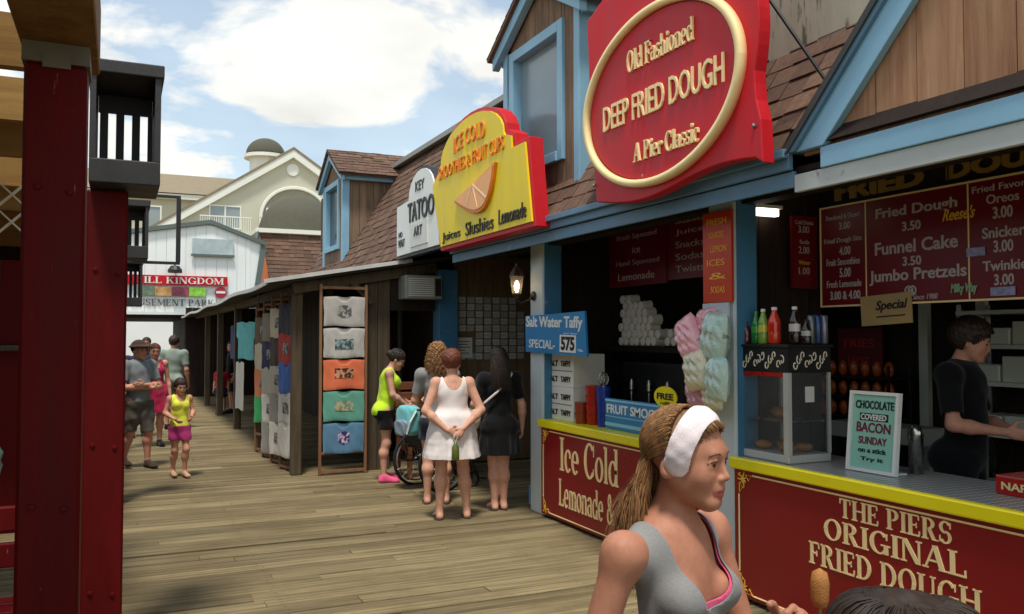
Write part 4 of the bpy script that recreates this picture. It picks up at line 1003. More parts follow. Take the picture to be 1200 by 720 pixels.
pinkm = candy_mat('pink_candy_bag', lin(240, 150, 170), lin(250, 200, 196)); mintm = candy_mat('mint_candy_bag', lin(150, 205, 200), lin(225, 225, 200)); mixm = candy_mat('mixed_candy_bag', lin(240, 205, 160), lin(190, 220, 200)); lilm = candy_mat('plum_candy_bag', lin(190, 120, 140), lin(220, 160, 170))
def pillow(cx, cy, cz, w, h, d, tilt, mat, label, seed):
    rg = random.Random(seed); mb = MB(); nu, nv = 26, 30; F = Fr((cx, cy, cz), (0, -1, 0), (0, 0, 1), (-1, 0, 0)).rot(tilt)
    for sgn in (1, -1):
        vs = []
        for j in range(nv+1):
            for i in range(nu+1):
                u, v = 2*i/nu-1, 2*j/nv-1
                t = max(0, 1-abs(u)**2.6)*max(0, 1-abs(v)**3)
                wr = .013*math.sin(u*6+seed+v*3)*math.sin(v*7+seed*2-u*4)+.007*math.sin(u*14+v*11+seed)+.012*max(0, abs(v)-.6)*math.sin(u*26+seed)
                k = 1-.14*(1-abs(v)**4)*0+.05*math.cos(v*3)
                vs.append(F.p(u*w/2*k*(1-.25*max(0, v-.8)*5*.6), v*h/2, sgn*(d/2*t**.6+wr*t)))
        fs = [(j*(nu+1)+i, j*(nu+1)+i+1, (j+1)*(nu+1)+i+1, (j+1)*(nu+1)+i) for j in range(nv) for i in range(nu)]
        if sgn < 0: fs = [f[::-1] for f in fs]
        mb.add(vs, fs)
    o = mb.build('candy_bag', mat, None, smooth=True); return tag(o, label, 'candy bag', 'cotton candy bags hung on the post')
pillow(3.64, 4.93, 1.74, .23, .32, .15, .45, pinkm, 'uppermost pink cotton candy bag, hanging tilted at the left', 1)
pillow(3.67, 4.68, 1.75, .23, .34, .16, -.15, mintm, 'largest mint cotton candy bag, hanging at the upper right of the bunch', 2)
pillow(3.72, 4.83, 1.84, .2, .22, .12, .1, pinkm, 'small pink cotton candy bag tucked at the very top of the bunch', 6)
pillow(3.62, 4.82, 1.52, .22, .28, .15, .2, mixm, 'peach and mint cotton candy bag in the middle of the bunch', 3)
pillow(3.64, 4.62, 1.47, .2, .29, .14, -.05, mintm, 'lower right mint cotton candy bag of the bunch', 4)
pillow(3.68, 4.72, 1.36, .18, .22, .12, .1, mixm, 'small peach cotton candy bag low between mint and plum bags', 7)
pillow(3.7, 4.92, 1.36, .2, .24, .13, .25, lilm, 'dusky plum cotton candy bag at the bottom of the bunch', 5)
# cups piled on the shelf inside the lemonade stall
sh = thing('back_shelf', 'dark wooden shelf inside the lemonade stall carrying white cups', 'shelf', (4.8, 7.0, 1.6))
mb = MB(); mb.box(4.62, 5.0, 5.4, 7.84, 1.60, 1.65); mb.build('board', M['darkwood_b'], sh)
mb = MB()
for y in (7.7, 6.6, 5.5): mb.box(4.9, 4.96, y, y+.06, .03, 1.598); mb.cut()
mb.build('support', M['darkwood_b'], sh)
cupm = paint('foam_cup', lin(206, 198, 182), .6, .05)
def cup_mesh():
    mb = MB(); mb.lathe((0, 0, 0), [(.0, -.002), (.036, 0), (.042, .004), (.05, .10), (.054, .105), (.054, .112), (.048, .112)], 16, 'X'); return mb.mesh('paper_cup', cupm)
cm = cup_mesh(); k = 0
rows = [7, 7, 6, 6, 5, 4, 2]
for r_, n in enumerate(rows):
    for i in range(n):
        y = 7.42-.05*(r_ % 2)-i*.098-(.03 if r_ > 3 else 0); z = 1.705+r_*.07
        o = D.objects.new('paper_cup', cm); C.objects.link(o); o.location = (4.63+RNG.uniform(-.01, .01), y, z)
        tag(o, 'white paper cup lying in the tall pile on the back shelf', 'cup', 'white cups in the tall pile'); k += 1
for r_, n in enumerate((7, 5)):
    for i in range(n):
        o = D.objects.new('paper_cup', cm); C.objects.link(o); o.location = (4.66, 6.66-i*.1-.05*r_, 1.705+r_*.075)
        tag(o, 'white paper cup lying in the low pile right of the tall one', 'cup', 'white cups in the low pile')
# drink machine and steel fittings behind the counter
dm = thing('drink_dispenser', 'dark drink dispenser with steel spouts behind the lemonade counter', 'dispenser', (4.75, 6.7, .9))
mb = MB(); mb.bbox(4.6, 5.0, 6.2, 7.35, .5, 1.5, .02); mb.build('cabinet', M['black'], dm)
for y in (7.1, 6.8, 6.5):
    mb = MB(); mb.lathe((4.55, y, 1.1), [(.012, 0), (.012, .12), (.025, .14), (.025, .2), (.01, .24)], 10); mb.build('spout', M['chrome'], dm)
lc = thing('lidded_canister', 'small dark canister with a lid and straw behind the FREE tag', 'canister', (4.1, 5.62, .95))
mb = MB(); mb.lathe((4.15, 5.62, .944), [(.06, 0), (.07, .35), (.075, .36), (.075, .38), (.02, .385)], 16); mb.build('body', M['darkwood_b'], lc)
mb = MB(); mb.tube([(4.15, 5.62, 1.335), (4.15, 5.65, 1.55)], .006, 6); mb.build('straw', M['white'], lc)

# food case with bottles on top
cs = thing('warmer_case', 'glass and steel food warmer case with scrollwork band on the fried dough counter', 'display case', (4.04, 4.43, .942))
casem = paint('pale_case_paint', lin(196, 194, 186), .35, .08, spec=.6)  # non-metal pale paint, bright chrome reflection put into the colour
x0, x1, y0, y1, zb, zt = 3.86, 4.22, 4.2, 4.66, .944, 1.70
mb = MB(); mb.bbox(x0, x1, y0, y1, zb, zb+.05, .006); mb.build('base', casem, cs)
for x, y, w in ((x0, y0, .045), (x0, y1-.02, .02), (x1-.02, y0, .02), (x1-.02, y1-.02, .02)):
    mb = MB(); mb.box(x, x+w if w < .03 else x+.03, y, y+w, zb+.051, 1.52); mb.build('corner_post', casem, cs)
mb = MB(); mb.box(x0+.004, x0+.010, y0+.046, y1-.021, zb+.051, 1.49); mb.build('front_pane', M['glass'], cs)
mb = MB(); mb.box(x0+.031, x1-.021, y0+.004, y0+.01, zb+.051, 1.519); mb.build('side_pane', M['glass'], cs)
mb = MB(); mb.box(x0+.002, x0+.012, y0+.046, y1-.021, 1.491, 1.519); mb.build('red_strip', redp, cs)
mb = MB(); mb.box(x0, x1, y0, y1, 1.521, 1.68); mb.build('header', M['black'], cs)
mb = MB(); mb.bbox(x0-.015, x1+.015, y0-.015, y1+.015, 1.681, 1.70, .004); mb.build('top', M['black'], cs)
mb = MB(); rg = random.Random(2)
for F_, a0, a1, n in ((west(x0), -y1+.03, -y0-.03, 11), (south(0, y0), x0+.04, x1-.03, 9)):
    for i in range(n):
        a = a0+(a1-a0)*(i+.5)/n; s_ = 1 if i % 2 else -1
        mb.tube([F_.p(a+.02*math.cos(t*s_+i*2.1)*(1-t*.13), 1.6+((i*7) % 3-1)*.03+.034*math.sin(t*s_+i*2.1)*(1-t*.13), .004) for t in [j*.6 for j in range(10)]], .004, 5)
mb.build('scrollwork', M['cream_w'], cs)
mb = MB(); mb.fbox(south(0, y0-.0), 4.0, 4.075, 1.33, 1.43, .0, .003); mb.build('notice', M['paper'], cs)
mb = MB(); mb.box(x0+.03, x1-.03, y0+.03, y1-.03, 1.2, 1.21); mb.build('inner_shelf', M['chrome'], cs)
dough = paint('fried_dough', lin(170, 112, 54), .7, .2, 20, bump=.3)
rg = random.Random(9)
for i, (x, y, z) in enumerate([(3.97, 4.33, .996), (4.1, 4.5, .996), (3.96, 4.55, .996), (4.1, 4.32, .996), (4.0, 4.4, 1.212), (4.1, 4.55, 1.212)]):
    mb = MB(); mb.blob((x, y, z+.03), (.06, .06, .03), 14, .1, rg); tag(mb.build('fried_dough', dough, None, smooth=True), 'golden fried dough piece lying inside the glass warmer case', 'pastry', 'fried dough in the warmer case')
def bottle(x, y, h, r, body, cap, label, labelmat=None, can=False, name='bottle'):
    z = 1.702; o = thing(name, label, 'can' if can else 'bottle', (x, y, z), 0, 'cans on the warmer case' if can else 'bottles on the warmer case')
    mb = MB()
    if can: mb.lathe((x, y, z), [(r*.8, 0), (r, .01), (r, h-.012), (r*.82, h), (r*.78, h-.004), (0, h-.004)], 16); mb.build('body', body, o, smooth=True)
    else:
        mb.lathe((x, y, z), [(r*.9, 0), (r, .012), (r, h*.3), (r*.93, h*.36), (r, h*.55), (r*.92, h*.66), (r*.5, h*.83), (r*.4, h*.9), (r*.42, h*.92)], 16); mb.build('body', body, o, smooth=True)
        mb = MB(); mb.lathe((x, y, z), [(r*.46, h*.921), (r*.46, h), (0, h+.001)], 12); mb.build('cap', cap, o)
        if labelmat: mb = MB(); mb.lathe((x, y, z), [(r*1.015, h*.34), (r*1.015, h*.54)], 16); mb.build('paper_label', labelmat, o)
def gl(n, c): return paint(n, lin(*c), .12, .08, 5, spec=.8)
bw = M['white']
bottle(3.90, 4.64, .15, .03, gl('dark_red_soda', (96, 20, 30)), M['black'], 'small dark red soda bottle, leftmost on the case by the candy bags')
bottle(3.93, 4.575, .22, .034, gl('green_soda', (24, 120, 50)), gl('green_cap', (20, 140, 60)), 'green soda bottle with green cap on the glass case', gl('grn_lab', (60, 160, 70)))
bottle(3.93, 4.505, .235, .034, gl('lime_soda', (130, 170, 60)), bw, 'lime green soda bottle with white cap and yellow label', gl('yel_lab', (210, 200, 70)))
bottle(3.96, 4.43, .245, .042, gl('orange_soda', (226, 60, 24)), bw, 'plump orange red soda bottle with white cap', gl('org_lab', (210, 40, 20)))
bottle(4.0, 4.285, .245, .037, gl('cola', (40, 22, 18)), bw, 'tall dark cola bottle with white cap and white label', gl('wht_lab', (210, 205, 200)))
bottle(4.04, 4.225, .16, .032, gl('cola_small', (44, 26, 22)), M['black'], 'short dark bottle with pale label beside the cola bottle', gl('pale_lab', (190, 185, 180)))
for x, c, l in ((4.09, (110, 120, 124), 'grey soda can, leftmost of the cans on the case'), (4.145, (60, 84, 130), 'blue soda can in the middle of the cans'), (4.2, (130, 130, 150), 'lilac grey soda can, rightmost on the case')):
    bottle(x, 4.235, .19, .027, paint('can_paint', lin(*c), .25, .08, metal=.5), None, l, can=True, name='soda_can')
# chocolate covered bacon sign
fs = thing('framed_sign', 'mint framed stand-up sign reading Chocolate Covered Bacon on the counter', 'sign', (4.1, 3.74, .942))
F = Fr((4.08, 3.74, .942), (0.05, -.99875, 0), (.1, 0, .995), (-.995, 0, .1))
mb = MB(); w = .02
mb.fbox(F, -.175, .175, 0, w, 0, .03); mb.fbox(F, -.175, .175, .46, .48, 0, .03); mb.fbox(F, -.175, -.155, w, .46, 0, .03); mb.fbox(F, .155, .175, w, .46, 0, .03); mb.build('frame', M['white'], fs)
mb = MB(); mb.fbox(F, -.154, .154, .021, .459, .002, .015); mb.build('mint_card', paint('mint_card', lin(150, 205, 185), .5, .06), fs)
maroon = paint('maroon_letters', lin(120, 30, 50))
mb = MB(); mb.fbox(F, -.1, .1, .305, .35, .0155, .018); mb.build('band', M['black'], fs)
for st, a, b0, b1, m_, c in (('CHOCOLATE', .135, .375, .425, M['black'], .016), ('COVERED', .09, .31, .345, M['white'], .019), ('BACON', .12, .235, .295, maroon, .016), ('SUNDAY', .1, .165, .21, maroon, .016), ('on a stick', .1, .115, .145, M['black'], .016), ('Try it', .08, .06, .09, M['black'], .016)):
    line(fs, F, st, -a, a, b0, b1, m_, c=c, bold=.02)
mb = MB(); mb.box(4.10, 4.2, 3.6, 3.88, .942, .952); mb.build('foot', M['white'], fs)
o = thing('steel_shaker', 'steel sugar shaker beside the mint framed sign', 'shaker', (4.3, 3.62, .942))
mb = MB(); mb.lathe((4.3, 3.62, .942), [(.04, 0), (.042, .2), (.044, .202), (.044, .25), (.03, .28), (0, .29)], 16); mb.build('body', M['chrome'], o, smooth=True)
o = thing('napkin_box', 'red napkin box at the right end of the fried dough counter', 'box', (4.2, 2.8, .942))
mb = MB(); mb.bbox(4.12, 4.4, 2.62, 2.99, .942, 1.04, .008); mb.build('carton', redp, o); mb = MB(); mb.text(west(4.117), 'NAPKINS', -2.95, -2.66, .97, 1.01, 0, .003, bold=.02); mb.build('lettering', M['cream'], o)
# back of the fried dough stall
ov = thing('shelf_rack', 'pale steel shelf rack glowing behind the stall worker', 'rack', (6.2, 4.0, 0))
palem = paint('pale_enamel', lin(214, 216, 200), .4, .05)
for z in (.6, 1.0, 1.38, 1.66, 1.92):
    mb = MB(); mb.box(5.95, 6.34, 3.0, 4.62, z, z+.03); mb.build('shelf', palem, ov)
for y in (3.0, 4.58):
    mb = MB(); mb.box(5.96, 5.99, y, y+.04, 0.03, 2.0); mb.cut(); mb.box(6.3, 6.33, y, y+.04, .03, 2.0); mb.build('upright', M['chrome'], ov)
rg = random.Random(4); i = 0
for z in (1.03, 1.41, 1.69):
    y = 4.5
    while y > 3.1:
        w_ = rg.uniform(.18, .3); mb = MB(); mb.bbox(6.0, 6.28, y-w_, y, z+.002, z+rg.uniform(.12, .2), .008)
        tag(mb.build('food_carton', palem, None), 'pale food carton stored on the steel shelf rack', 'carton', 'cartons on the shelf rack'); y -= w_+.02
dr = board_sign('poster', 'dark red poster on the back wall of the fried dough stall', west(6.33), -6.18, -5.66, 1.34, 1.83, paint('poster_red', lin(110, 18, 26), .5, .15))
line(dr, west(6.33), 'FRIES', -6.1, -5.75, 1.65, 1.73, M['menu_orange']); line(dr, west(6.33), 'HOT', -6.05, -5.8, 1.48, 1.56, M['menu_orange'])
rk = thing('snack_rack', 'wire snack rack against the stall back wall', 'rack', (6.1, 5.8, 1))
mb = MB()
for z in (1.02, 1.2, 1.38): mb.box(5.98, 6.25, 5.3, 6.3, z, z+.012); mb.cut()
mb.build('shelf', M['steel'], rk)
mb = MB()
for y in (5.3, 6.28): mb.box(5.98, 6.0, y, y+.02, .03, 1.5); mb.cut(); mb.box(6.23, 6.25, y, y+.02, .03, 1.5); mb.cut()
mb.build('upright', M['steel'], rk)
orb = paint('orange_packet', lin(190, 90, 30), .3, .25, 12)
for z in (1.033, 1.213, 1.393):
    for k in range(7):
        mb = MB(); y = 5.38+k*.13; mb.blob((6.08, y, z+.07), (.03, .05, .07), 8, .05, RNG, 6); tag(mb.build('snack_packet', orb, None, smooth=True), 'orange snack packet standing on the wire rack', 'packet', 'orange packets on the snack rack')
o = thing('work_table', 'grey metal work table at the back of the fried dough stall', 'table', (5.9, 5.1, 0))
mb = MB(); mb.bbox(5.6, 5.94, 4.7, 5.6, .9, 1.03, .01); mb.build('top', M['ac_grey'], o)
for x in (5.62, 5.88):
    for y in (4.72, 5.54): mb = MB(); mb.box(x, x+.04, y, y+.04, .03, .899); mb.build('leg', M['steel'], o)
o = thing('door_frame', 'pale door frame on the back wall of the fried dough stall', 'door frame', (6.36, 5.2, 0))
mb = MB(); mb.box(6.34, 6.39, 5.2, 5.29, .03, 2.2); mb.cut(); mb.box(6.34, 6.39, 4.66, 4.74, .03, 2.2); mb.cut(); mb.box(6.34, 6.39, 4.66, 5.29, 2.202, 2.28); mb.build('jamb', palem, o)
# wall lamp on the first post
o = thing('lantern', 'lit black lantern lamp on the pale post by the recess', 'lamp', (3.66, 7.8, 2.15))
mb = MB(); mb.lathe((3.64, 7.8, 2.36), [(.085, 0), (.07, .03), (.035, .09), (.02, .1), (.012, .13), (0, .135)], 8); mb.lathe((3.64, 7.8, 2.17), [(.02, -.04), (.035, -.01), (.05, 0), (.05, .015)], 8); mb.build('cap', paint('lantern_metal', lin(60, 30, 28), .4, .1), o)
mb = MB(); mb.lathe((3.64, 7.8, 2.186), [(.05, 0), (.074, .172)], 8); mb.build('glass', glass('lamp_glass', (1, .9, .7, 1), .1, .15), o)
mb = MB(); mb.lathe((3.64, 7.8, 2.2), [(.012, 0), (.024, .04), (.028, .07), (.015, .11), (0, .12)], 10); mb.build('bulb', emit('warm_bulb', (1, .72, .36, 1), 9), o, smooth=True)
mb = MB(); mb.tube([(3.64, 7.8, 2.12), (3.68, 7.78, 2.09), (3.75, 7.74, 2.12), (3.775, 7.72, 2.16)], .012, 6); mb.lathe((3.79, 7.72, 2.16), [(.05, 0), (.045, -.012), (.0, -.02)], 12, 'X', ); mb.build('bracket', M['black'], o)
# air conditioner
o = thing('air_conditioner', 'grey window air conditioner over the dark doorway', 'air conditioner', (3.65, 10.9, 2.25))
mb = MB(); mb.bbox(3.39, 3.90, 10.7, 11.2, 2.25, 2.56, .012); mb.build('case', M['ac_grey'], o)
mb = MB(); F = south(0, 10.698)
for i in range(9): mb.fbox(F, 3.43, 3.78, 2.285+i*.028, 2.298+i*.028, 0, .012)
mb.build('grille', M['paper'], o); mb = MB(); mb.fbox(F, 3.8, 3.88, 2.29, 2.52, 0, .006); mb.build('control_panel', M['steel'], o)
# picture board in the recess
pbd = thing('picture_board', 'wall board of black and white design cards in the recess', 'board', (4.75, 11, 1.4))
F = south(0, 11.04)
cmt = [paint('card_print_%d' % 0, lin(200, 198, 188), .6, .55, 40), paint('card_print', lin(176, 172, 160), .6, .6, 55)]
mb = MB(); mb.box(0, .105, 0, .006, 0, .085); cme = [mb.mesh('card', q) for q in cmt]
inv = world_of(pbd).inverted()
for r_ in range(9):
    for k in range(8):
        if r_ < 2 and k > 6 or (r_ > 4 and k < 2 and r_ != 8): continue
        o = link('card', cme[(r_*3+k) % 2], pbd, inv @ Vector((4.26+k*.128+RNG.uniform(-.004, .004), 11.025, 2.22-r_*.098)))
o = thing('notice_sheet', 'white notice sheet pinned at the left of the design card board', 'notice', (4.35, 11, 1.5))
mb = MB(); mb.fbox(south(0, 11.03), 4.24, 4.46, 1.46, 1.74, 0.01, .014); mb.build('sheet', M['paper'], o); mb = MB()
for i, wd_ in enumerate((.16, .13, .17, .1, .15)): mb.fbox(south(0, 11.03), 4.26, 4.26+wd_, 1.68-i*.04, 1.69-i*.04, .0145, .016)
mb.build('print', M['steel'], o)
# bench
bn = thing('wooden_bench', 'brown slatted wooden bench outside the dark doorway', 'bench', (3.6, 10.4, 0))
redwood = wood('red_brown_wood', lin(104, 58, 36), lin(140, 84, 54), (1, 12, 12), 1.3, .6, .15, .2)
mb = MB()
for z in (.55, .68, .81, .94, 1.07): mb.bbox(3.22, 4.1, 10.55, 10.58, z, z+.1, .005); mb.cut()
mb.build('back_slat', redwood, bn); mb = MB()
for y in (10.1, 10.22, 10.34): mb.bbox(3.22, 4.1, y, y+.1, .42, .455, .005); mb.cut()
mb.build('seat_slat', redwood, bn)
for x in (3.25, 4.03):
    mb = MB(); mb.box(x, x+.05, 10.11, 10.16, 0, .419); mb.box(x, x+.05, 10.582, 10.63, 0, 1.15); mb.box(x, x+.05, 10.161, 10.58, .33, .415); mb.build('leg', redwood, bn)

# ================================================================== T-SHIRTS
def cloth(name, c, rough=.9):
    m, nt, b = nodes_of(name); tc = N(nt, 'ShaderNodeTexCoord'); n1 = N(nt, 'ShaderNodeTexNoise', i_Scale=260.0, i_Detail=2.0); n2 = N(nt, 'ShaderNodeTexNoise', i_Scale=6.0, i_Detail=4.0)
    for q in (n1, n2): nt.links.new(tc.outputs['Object'], q.inputs['Vector'])
    ad = N(nt, 'ShaderNodeMath', operation='ADD'); nt.links.new(n1.outputs[0], ad.inputs[0]); nt.links.new(n2.outputs[0], ad.inputs[1])
    r = N(nt, 'ShaderNodeMapRange', i_From_Min=.6, i_From_Max=1.4, i_To_Min=.82, i_To_Max=1.14); nt.links.new(ad.outputs[0], r.inputs[0])
    mu = N(nt, 'ShaderNodeMix', data_type='RGBA', blend_type='MULTIPLY'); mu.inputs[0].default_value = 1; mu.inputs[6].default_value = c; nt.links.new(r.outputs[0], mu.inputs[7])
    nt.links.new(mu.outputs[2], b.inputs['Base Color']); b.inputs['Roughness'].default_value = rough; b.inputs['Specular IOR Level'].default_value = .2
    b.inputs['Sheen Weight'].default_value = .15
    bp = N(nt, 'ShaderNodeBump', i_Strength=.12, i_Distance=.004); nt.links.new(n1.outputs[0], bp.inputs['Height']); nt.links.new(bp.outputs[0], b.inputs['Normal'])
    return m
def shirt_mesh(w, h, seed, depth=.012):
    """a hung T-shirt: x across, z down from 0, front towards -y"""
    nu, nv = 22, 24; vs = []; fs = []; ph = seed*1.7
    def half(t): return .5*w*(1-.015*t+.01*math.sin(t*8+seed)) if w < .6 else (.5*w if t < .42 else .5*w*(.80-.03*(t-.42)))
    for sgn in (-1, 1):
        for j in range(nv+1):
            t = j/nv
            for i in range(nu+1):
                u = 2*i/nu-1
                if .40 < t <= .46: hw = half(.5)+(half(.3)-half(.5))*(.46-t)/.06
                else: hw = half(t)
                x = u*hw; sl = .035*h*abs(u)**1.3*max(0, 1-t*2)+(.02*h*math.sin(u*3+seed*2)*t); nk = .17*h*math.exp(-(u/.27)**4)*max(0, 1-t*3) if sgn < 0 else .04*h*math.exp(-(u/.22)**4)*max(0, 1-t*3)
                z = -t*h-sl-nk*(1-t)
                wr = .004*math.sin(u*4+t*3+ph)*(.3+t)+.003*math.sin(u*11-t*7+ph*2)*math.sin(t*5+ph)+.002*math.sin(u*23+t*14*math.sin(ph))*(.2+t)
                edge = (1-abs(u)**8)*(1-abs(2*t-1)**12)
                vs.append((x, sgn*depth/2*edge+wr, z))
    n = (nu+1)*(nv+1)
    for s_ in (0, 1):
        for j in range(nv):
            for i in range(nu):
                q = [s_*n+j*(nu+1)+i, s_*n+j*(nu+1)+i+1, s_*n+(j+1)*(nu+1)+i+1, s_*n+(j+1)*(nu+1)+i]; fs.append(tuple(q[::-1] if s_ == 0 else q))
    return vs, fs, nu, nv
def shirt(name, loc, rotz, w, h, mat, label, group, pr=None, seed=0, prc=None):
    vs, fs, nu, nv = shirt_mesh(w, h, seed)
    me = D.meshes.new(name); me.from_pydata(vs, [], fs); me.materials.append(mat); me.polygons.foreach_set('use_smooth', [True]*len(fs))
    o = D.objects.new(name, me); C.objects.link(o); o.location = loc; o.rotation_euler = (0, 0, rotz); tag(o, label, 'shirt', group)
    if pr:
        i0, i1, j0, j1 = pr; v2 = []; f2 = []; wn = i1-i0+1
        for j in range(j0, j1+1):
            for i in range(i0, i1+1):
                x, y, z = vs[j*(nu+1)+i]; v2.append((x, y-.004, z))
        ci, cj = (i0+i1)/2, (j0+j1)/2
        for j in range(j1-j0):
            for i in range(i1-i0):
                du, dv_ = (i+i0+.5-ci)/((i1-i0)/2), (j+j0+.5-cj)/((j1-j0)/2)
                if prc[1] == 'oval' and du*du+dv_*dv_ > 1.05: continue
                f2.append((j*wn+i+wn, j*wn+i+1+wn, j*wn+i+1, j*wn+i))
        m2 = D.meshes.new('print'); m2.from_pydata(v2, [], f2); m2.materials.append(prc[0]); link('print', m2, o)
    return o
def printm(name, a, b_, scale=18):
    m, nt, b = nodes_of(name); tc = N(nt, 'ShaderNodeTexCoord'); n1 = N(nt, 'ShaderNodeTexNoise', i_Scale=float(scale), i_Detail=4.0); nt.links.new(tc.outputs['Object'], n1.inputs[0])
    cr = nt.nodes.new('ShaderNodeValToRGB'); cr.color_ramp.elements[0].position = .45; cr.color_ramp.elements[1].position = .53; cr.color_ramp.elements[0].color = a; cr.color_ramp.elements[1].color = b_
    nt.links.new(n1.outputs[0], cr.inputs[0]); nt.links.new(cr.outputs[0], b.inputs['Base Color']); b.inputs['Roughness'].default_value = .8; return m
gp = printm('grey_print', lin(90, 90, 88), lin(170, 168, 160)); tp = printm('teal_print', lin(60, 80, 84), lin(150, 165, 165)); dp = printm('dark_print', lin(60, 44, 40), lin(220, 150, 110)); sp = printm('sand_print', lin(120, 150, 130), lin(190, 180, 140)); pp = printm('purple_print', lin(50, 44, 110), lin(210, 190, 210))
stw = wood('rack_wood', lin(120, 84, 58), lin(156, 116, 84), (12, 12, 1), 1.3, .7, .15, .2)
def rack(loc, rotz, W, H, label):
    o = thing('shirt_rack', label, 'rack', loc, rotz, 'wooden shirt racks along the shed')
    R = world_of(o)
    for x in (-W/2, W/2-.035):
        mb = MB(); mb.bbox(x, x+.035, -.02, .02, 0, H, .004); mb.v = [tuple(R @ Vector(q)) for q in mb.v]; mb.build('rail', stw, o)
    for z in (.03, .26, H-.06):
        mb = MB(); mb.box(-W/2+.036, W/2-.036, -.012, .012, z, z+.035); mb.v = [tuple(R @ Vector(q)) for q in mb.v]; mb.build('rung', stw, o)
    return o
rack((2.61, 10.84, 0), 0, .62, 2.42, 'front wooden rack facing the boardwalk with five framed T-shirts')
G1 = 'T-shirts on the front rack'
for i, (c, lab, pr, prc) in enumerate((((190, 184, 176), 'pale grey T-shirt with round dark print, topmost on the front rack', (7, 15, 7, 17), (gp, 'oval')), ((196, 192, 186), 'light grey T-shirt with teal rectangular print, second on the front rack', (6, 16, 9, 17), (tp, 'rect')),
        ((232, 122, 84), 'coral orange T-shirt with dark boxed print, middle of the front rack', (6, 16, 7, 15), (dp, 'rect')), ((104, 168, 148), 'sea green T-shirt with sandy print, fourth on the front rack', (6, 16, 8, 16), (sp, 'rect')), ((96, 138, 168), 'dusty blue T-shirt with purple round print, lowest on the front rack', (8, 14, 6, 17), (pp, 'oval')))):
    shirt('tshirt', (2.61, 10.80, 2.27-i*.402), 0, .53, .385, cloth('shirt_cloth', lin(*c)), lab, G1, pr, i, prc)
cols = [(60, 56, 66), (216, 200, 170), (190, 60, 50), (80, 70, 60), (150, 140, 120), (200, 190, 170), (70, 60, 50), (70, 110, 190), (60, 180, 100), (210, 205, 195), (160, 155, 145), (232, 140, 90), (52, 90, 80), (120, 100, 80), (230, 225, 210), (60, 60, 90)]
rg = random.Random(12); names = ['first rack from the corner post', 'second rack from the corner post', 'third rack from the corner post', 'farthest rack before the dark shed']
order = ['topmost', 'second from top', 'middle', 'second from bottom', 'lowest']
cname = {(60, 56, 66): 'charcoal', (216, 200, 170): 'cream', (190, 60, 50): 'brick red', (80, 70, 60): 'brown', (150, 140, 120): 'taupe', (200, 190, 170): 'off white', (70, 60, 50): 'dark brown', (70, 110, 190): 'bright blue', (60, 180, 100): 'bright green', (210, 205, 195): 'white', (160, 155, 145): 'grey', (232, 140, 90): 'orange', (52, 90, 80): 'dark green', (120, 100, 80): 'khaki', (230, 225, 210): 'ivory', (60, 60, 90): 'navy'}
pick = [[0, 2, 7, 9, 9], [1, 3, 5, 10, 14], [4, 15, 5, 14, 10], [13, 1, 11, 8, 8]]
for k in range(4):
    y = 11.38+k*.62; a = rad(-90+14+k*3)
    rack((2.03-k*.005, y, 0), a, .56, 2.36-.05*k, 'wooden side rack of shirts, ' + names[k])
    for i in range(5):
        if k == 3 and i == 4: continue
        c = cols[pick[k][i]]; d = Vector((math.sin(a), -math.cos(a), 0))*.045
        shirt('tshirt', (2.03-k*.005+d.x, y+d.y, 2.2-i*.39-.05*k), a, .5, .42 if i < 4 else .46, cloth('shirt_cloth', lin(*c)), cname[c]+' shirt, '+order[i]+' on the '+names[k], 'shirts on the side racks', (7, 15, 8, 16) if (i+k) % 2 else None, i+k*5, (gp, 'rect'))
# garments further down the shed front
shirt('tshirt', (2.0, 15.4, 2.02), rad(-70), .7, .66, cloth('shirt_cloth', lin(110, 190, 190)), 'aqua shirt hanging alone under the shed eave', 'garments hung along the shed')
shirt('tshirt', (2.05, 16.6, 1.3), rad(-75), .4, .9, cloth('shirt_cloth', lin(214, 208, 196)), 'long white shirt hanging low beyond the aqua shirt', 'garments hung along the shed', seed=3)
shirt('tshirt', (2.1, 14.4, 2.0), rad(-80), .5, .8, cloth('shirt_cloth', lin(90, 50, 70)), 'plum shirt hanging just right of the aqua shirt', 'garments hung along the shed', seed=5)
shirt('tshirt', (3.35, 11.9, 1.8), rad(20), .5, .8, cloth('shirt_cloth', lin(110, 30, 50)), 'dark crimson shirt hanging inside the dark doorway', 'garments hung along the shed', seed=6)
shirt('tshirt', (2.2, 18.8, 2.0), rad(-80), .5, .7, cloth('shirt_cloth', lin(60, 70, 110)), 'dark blue shirt hanging far down the shed', 'garments hung along the shed', seed=8)

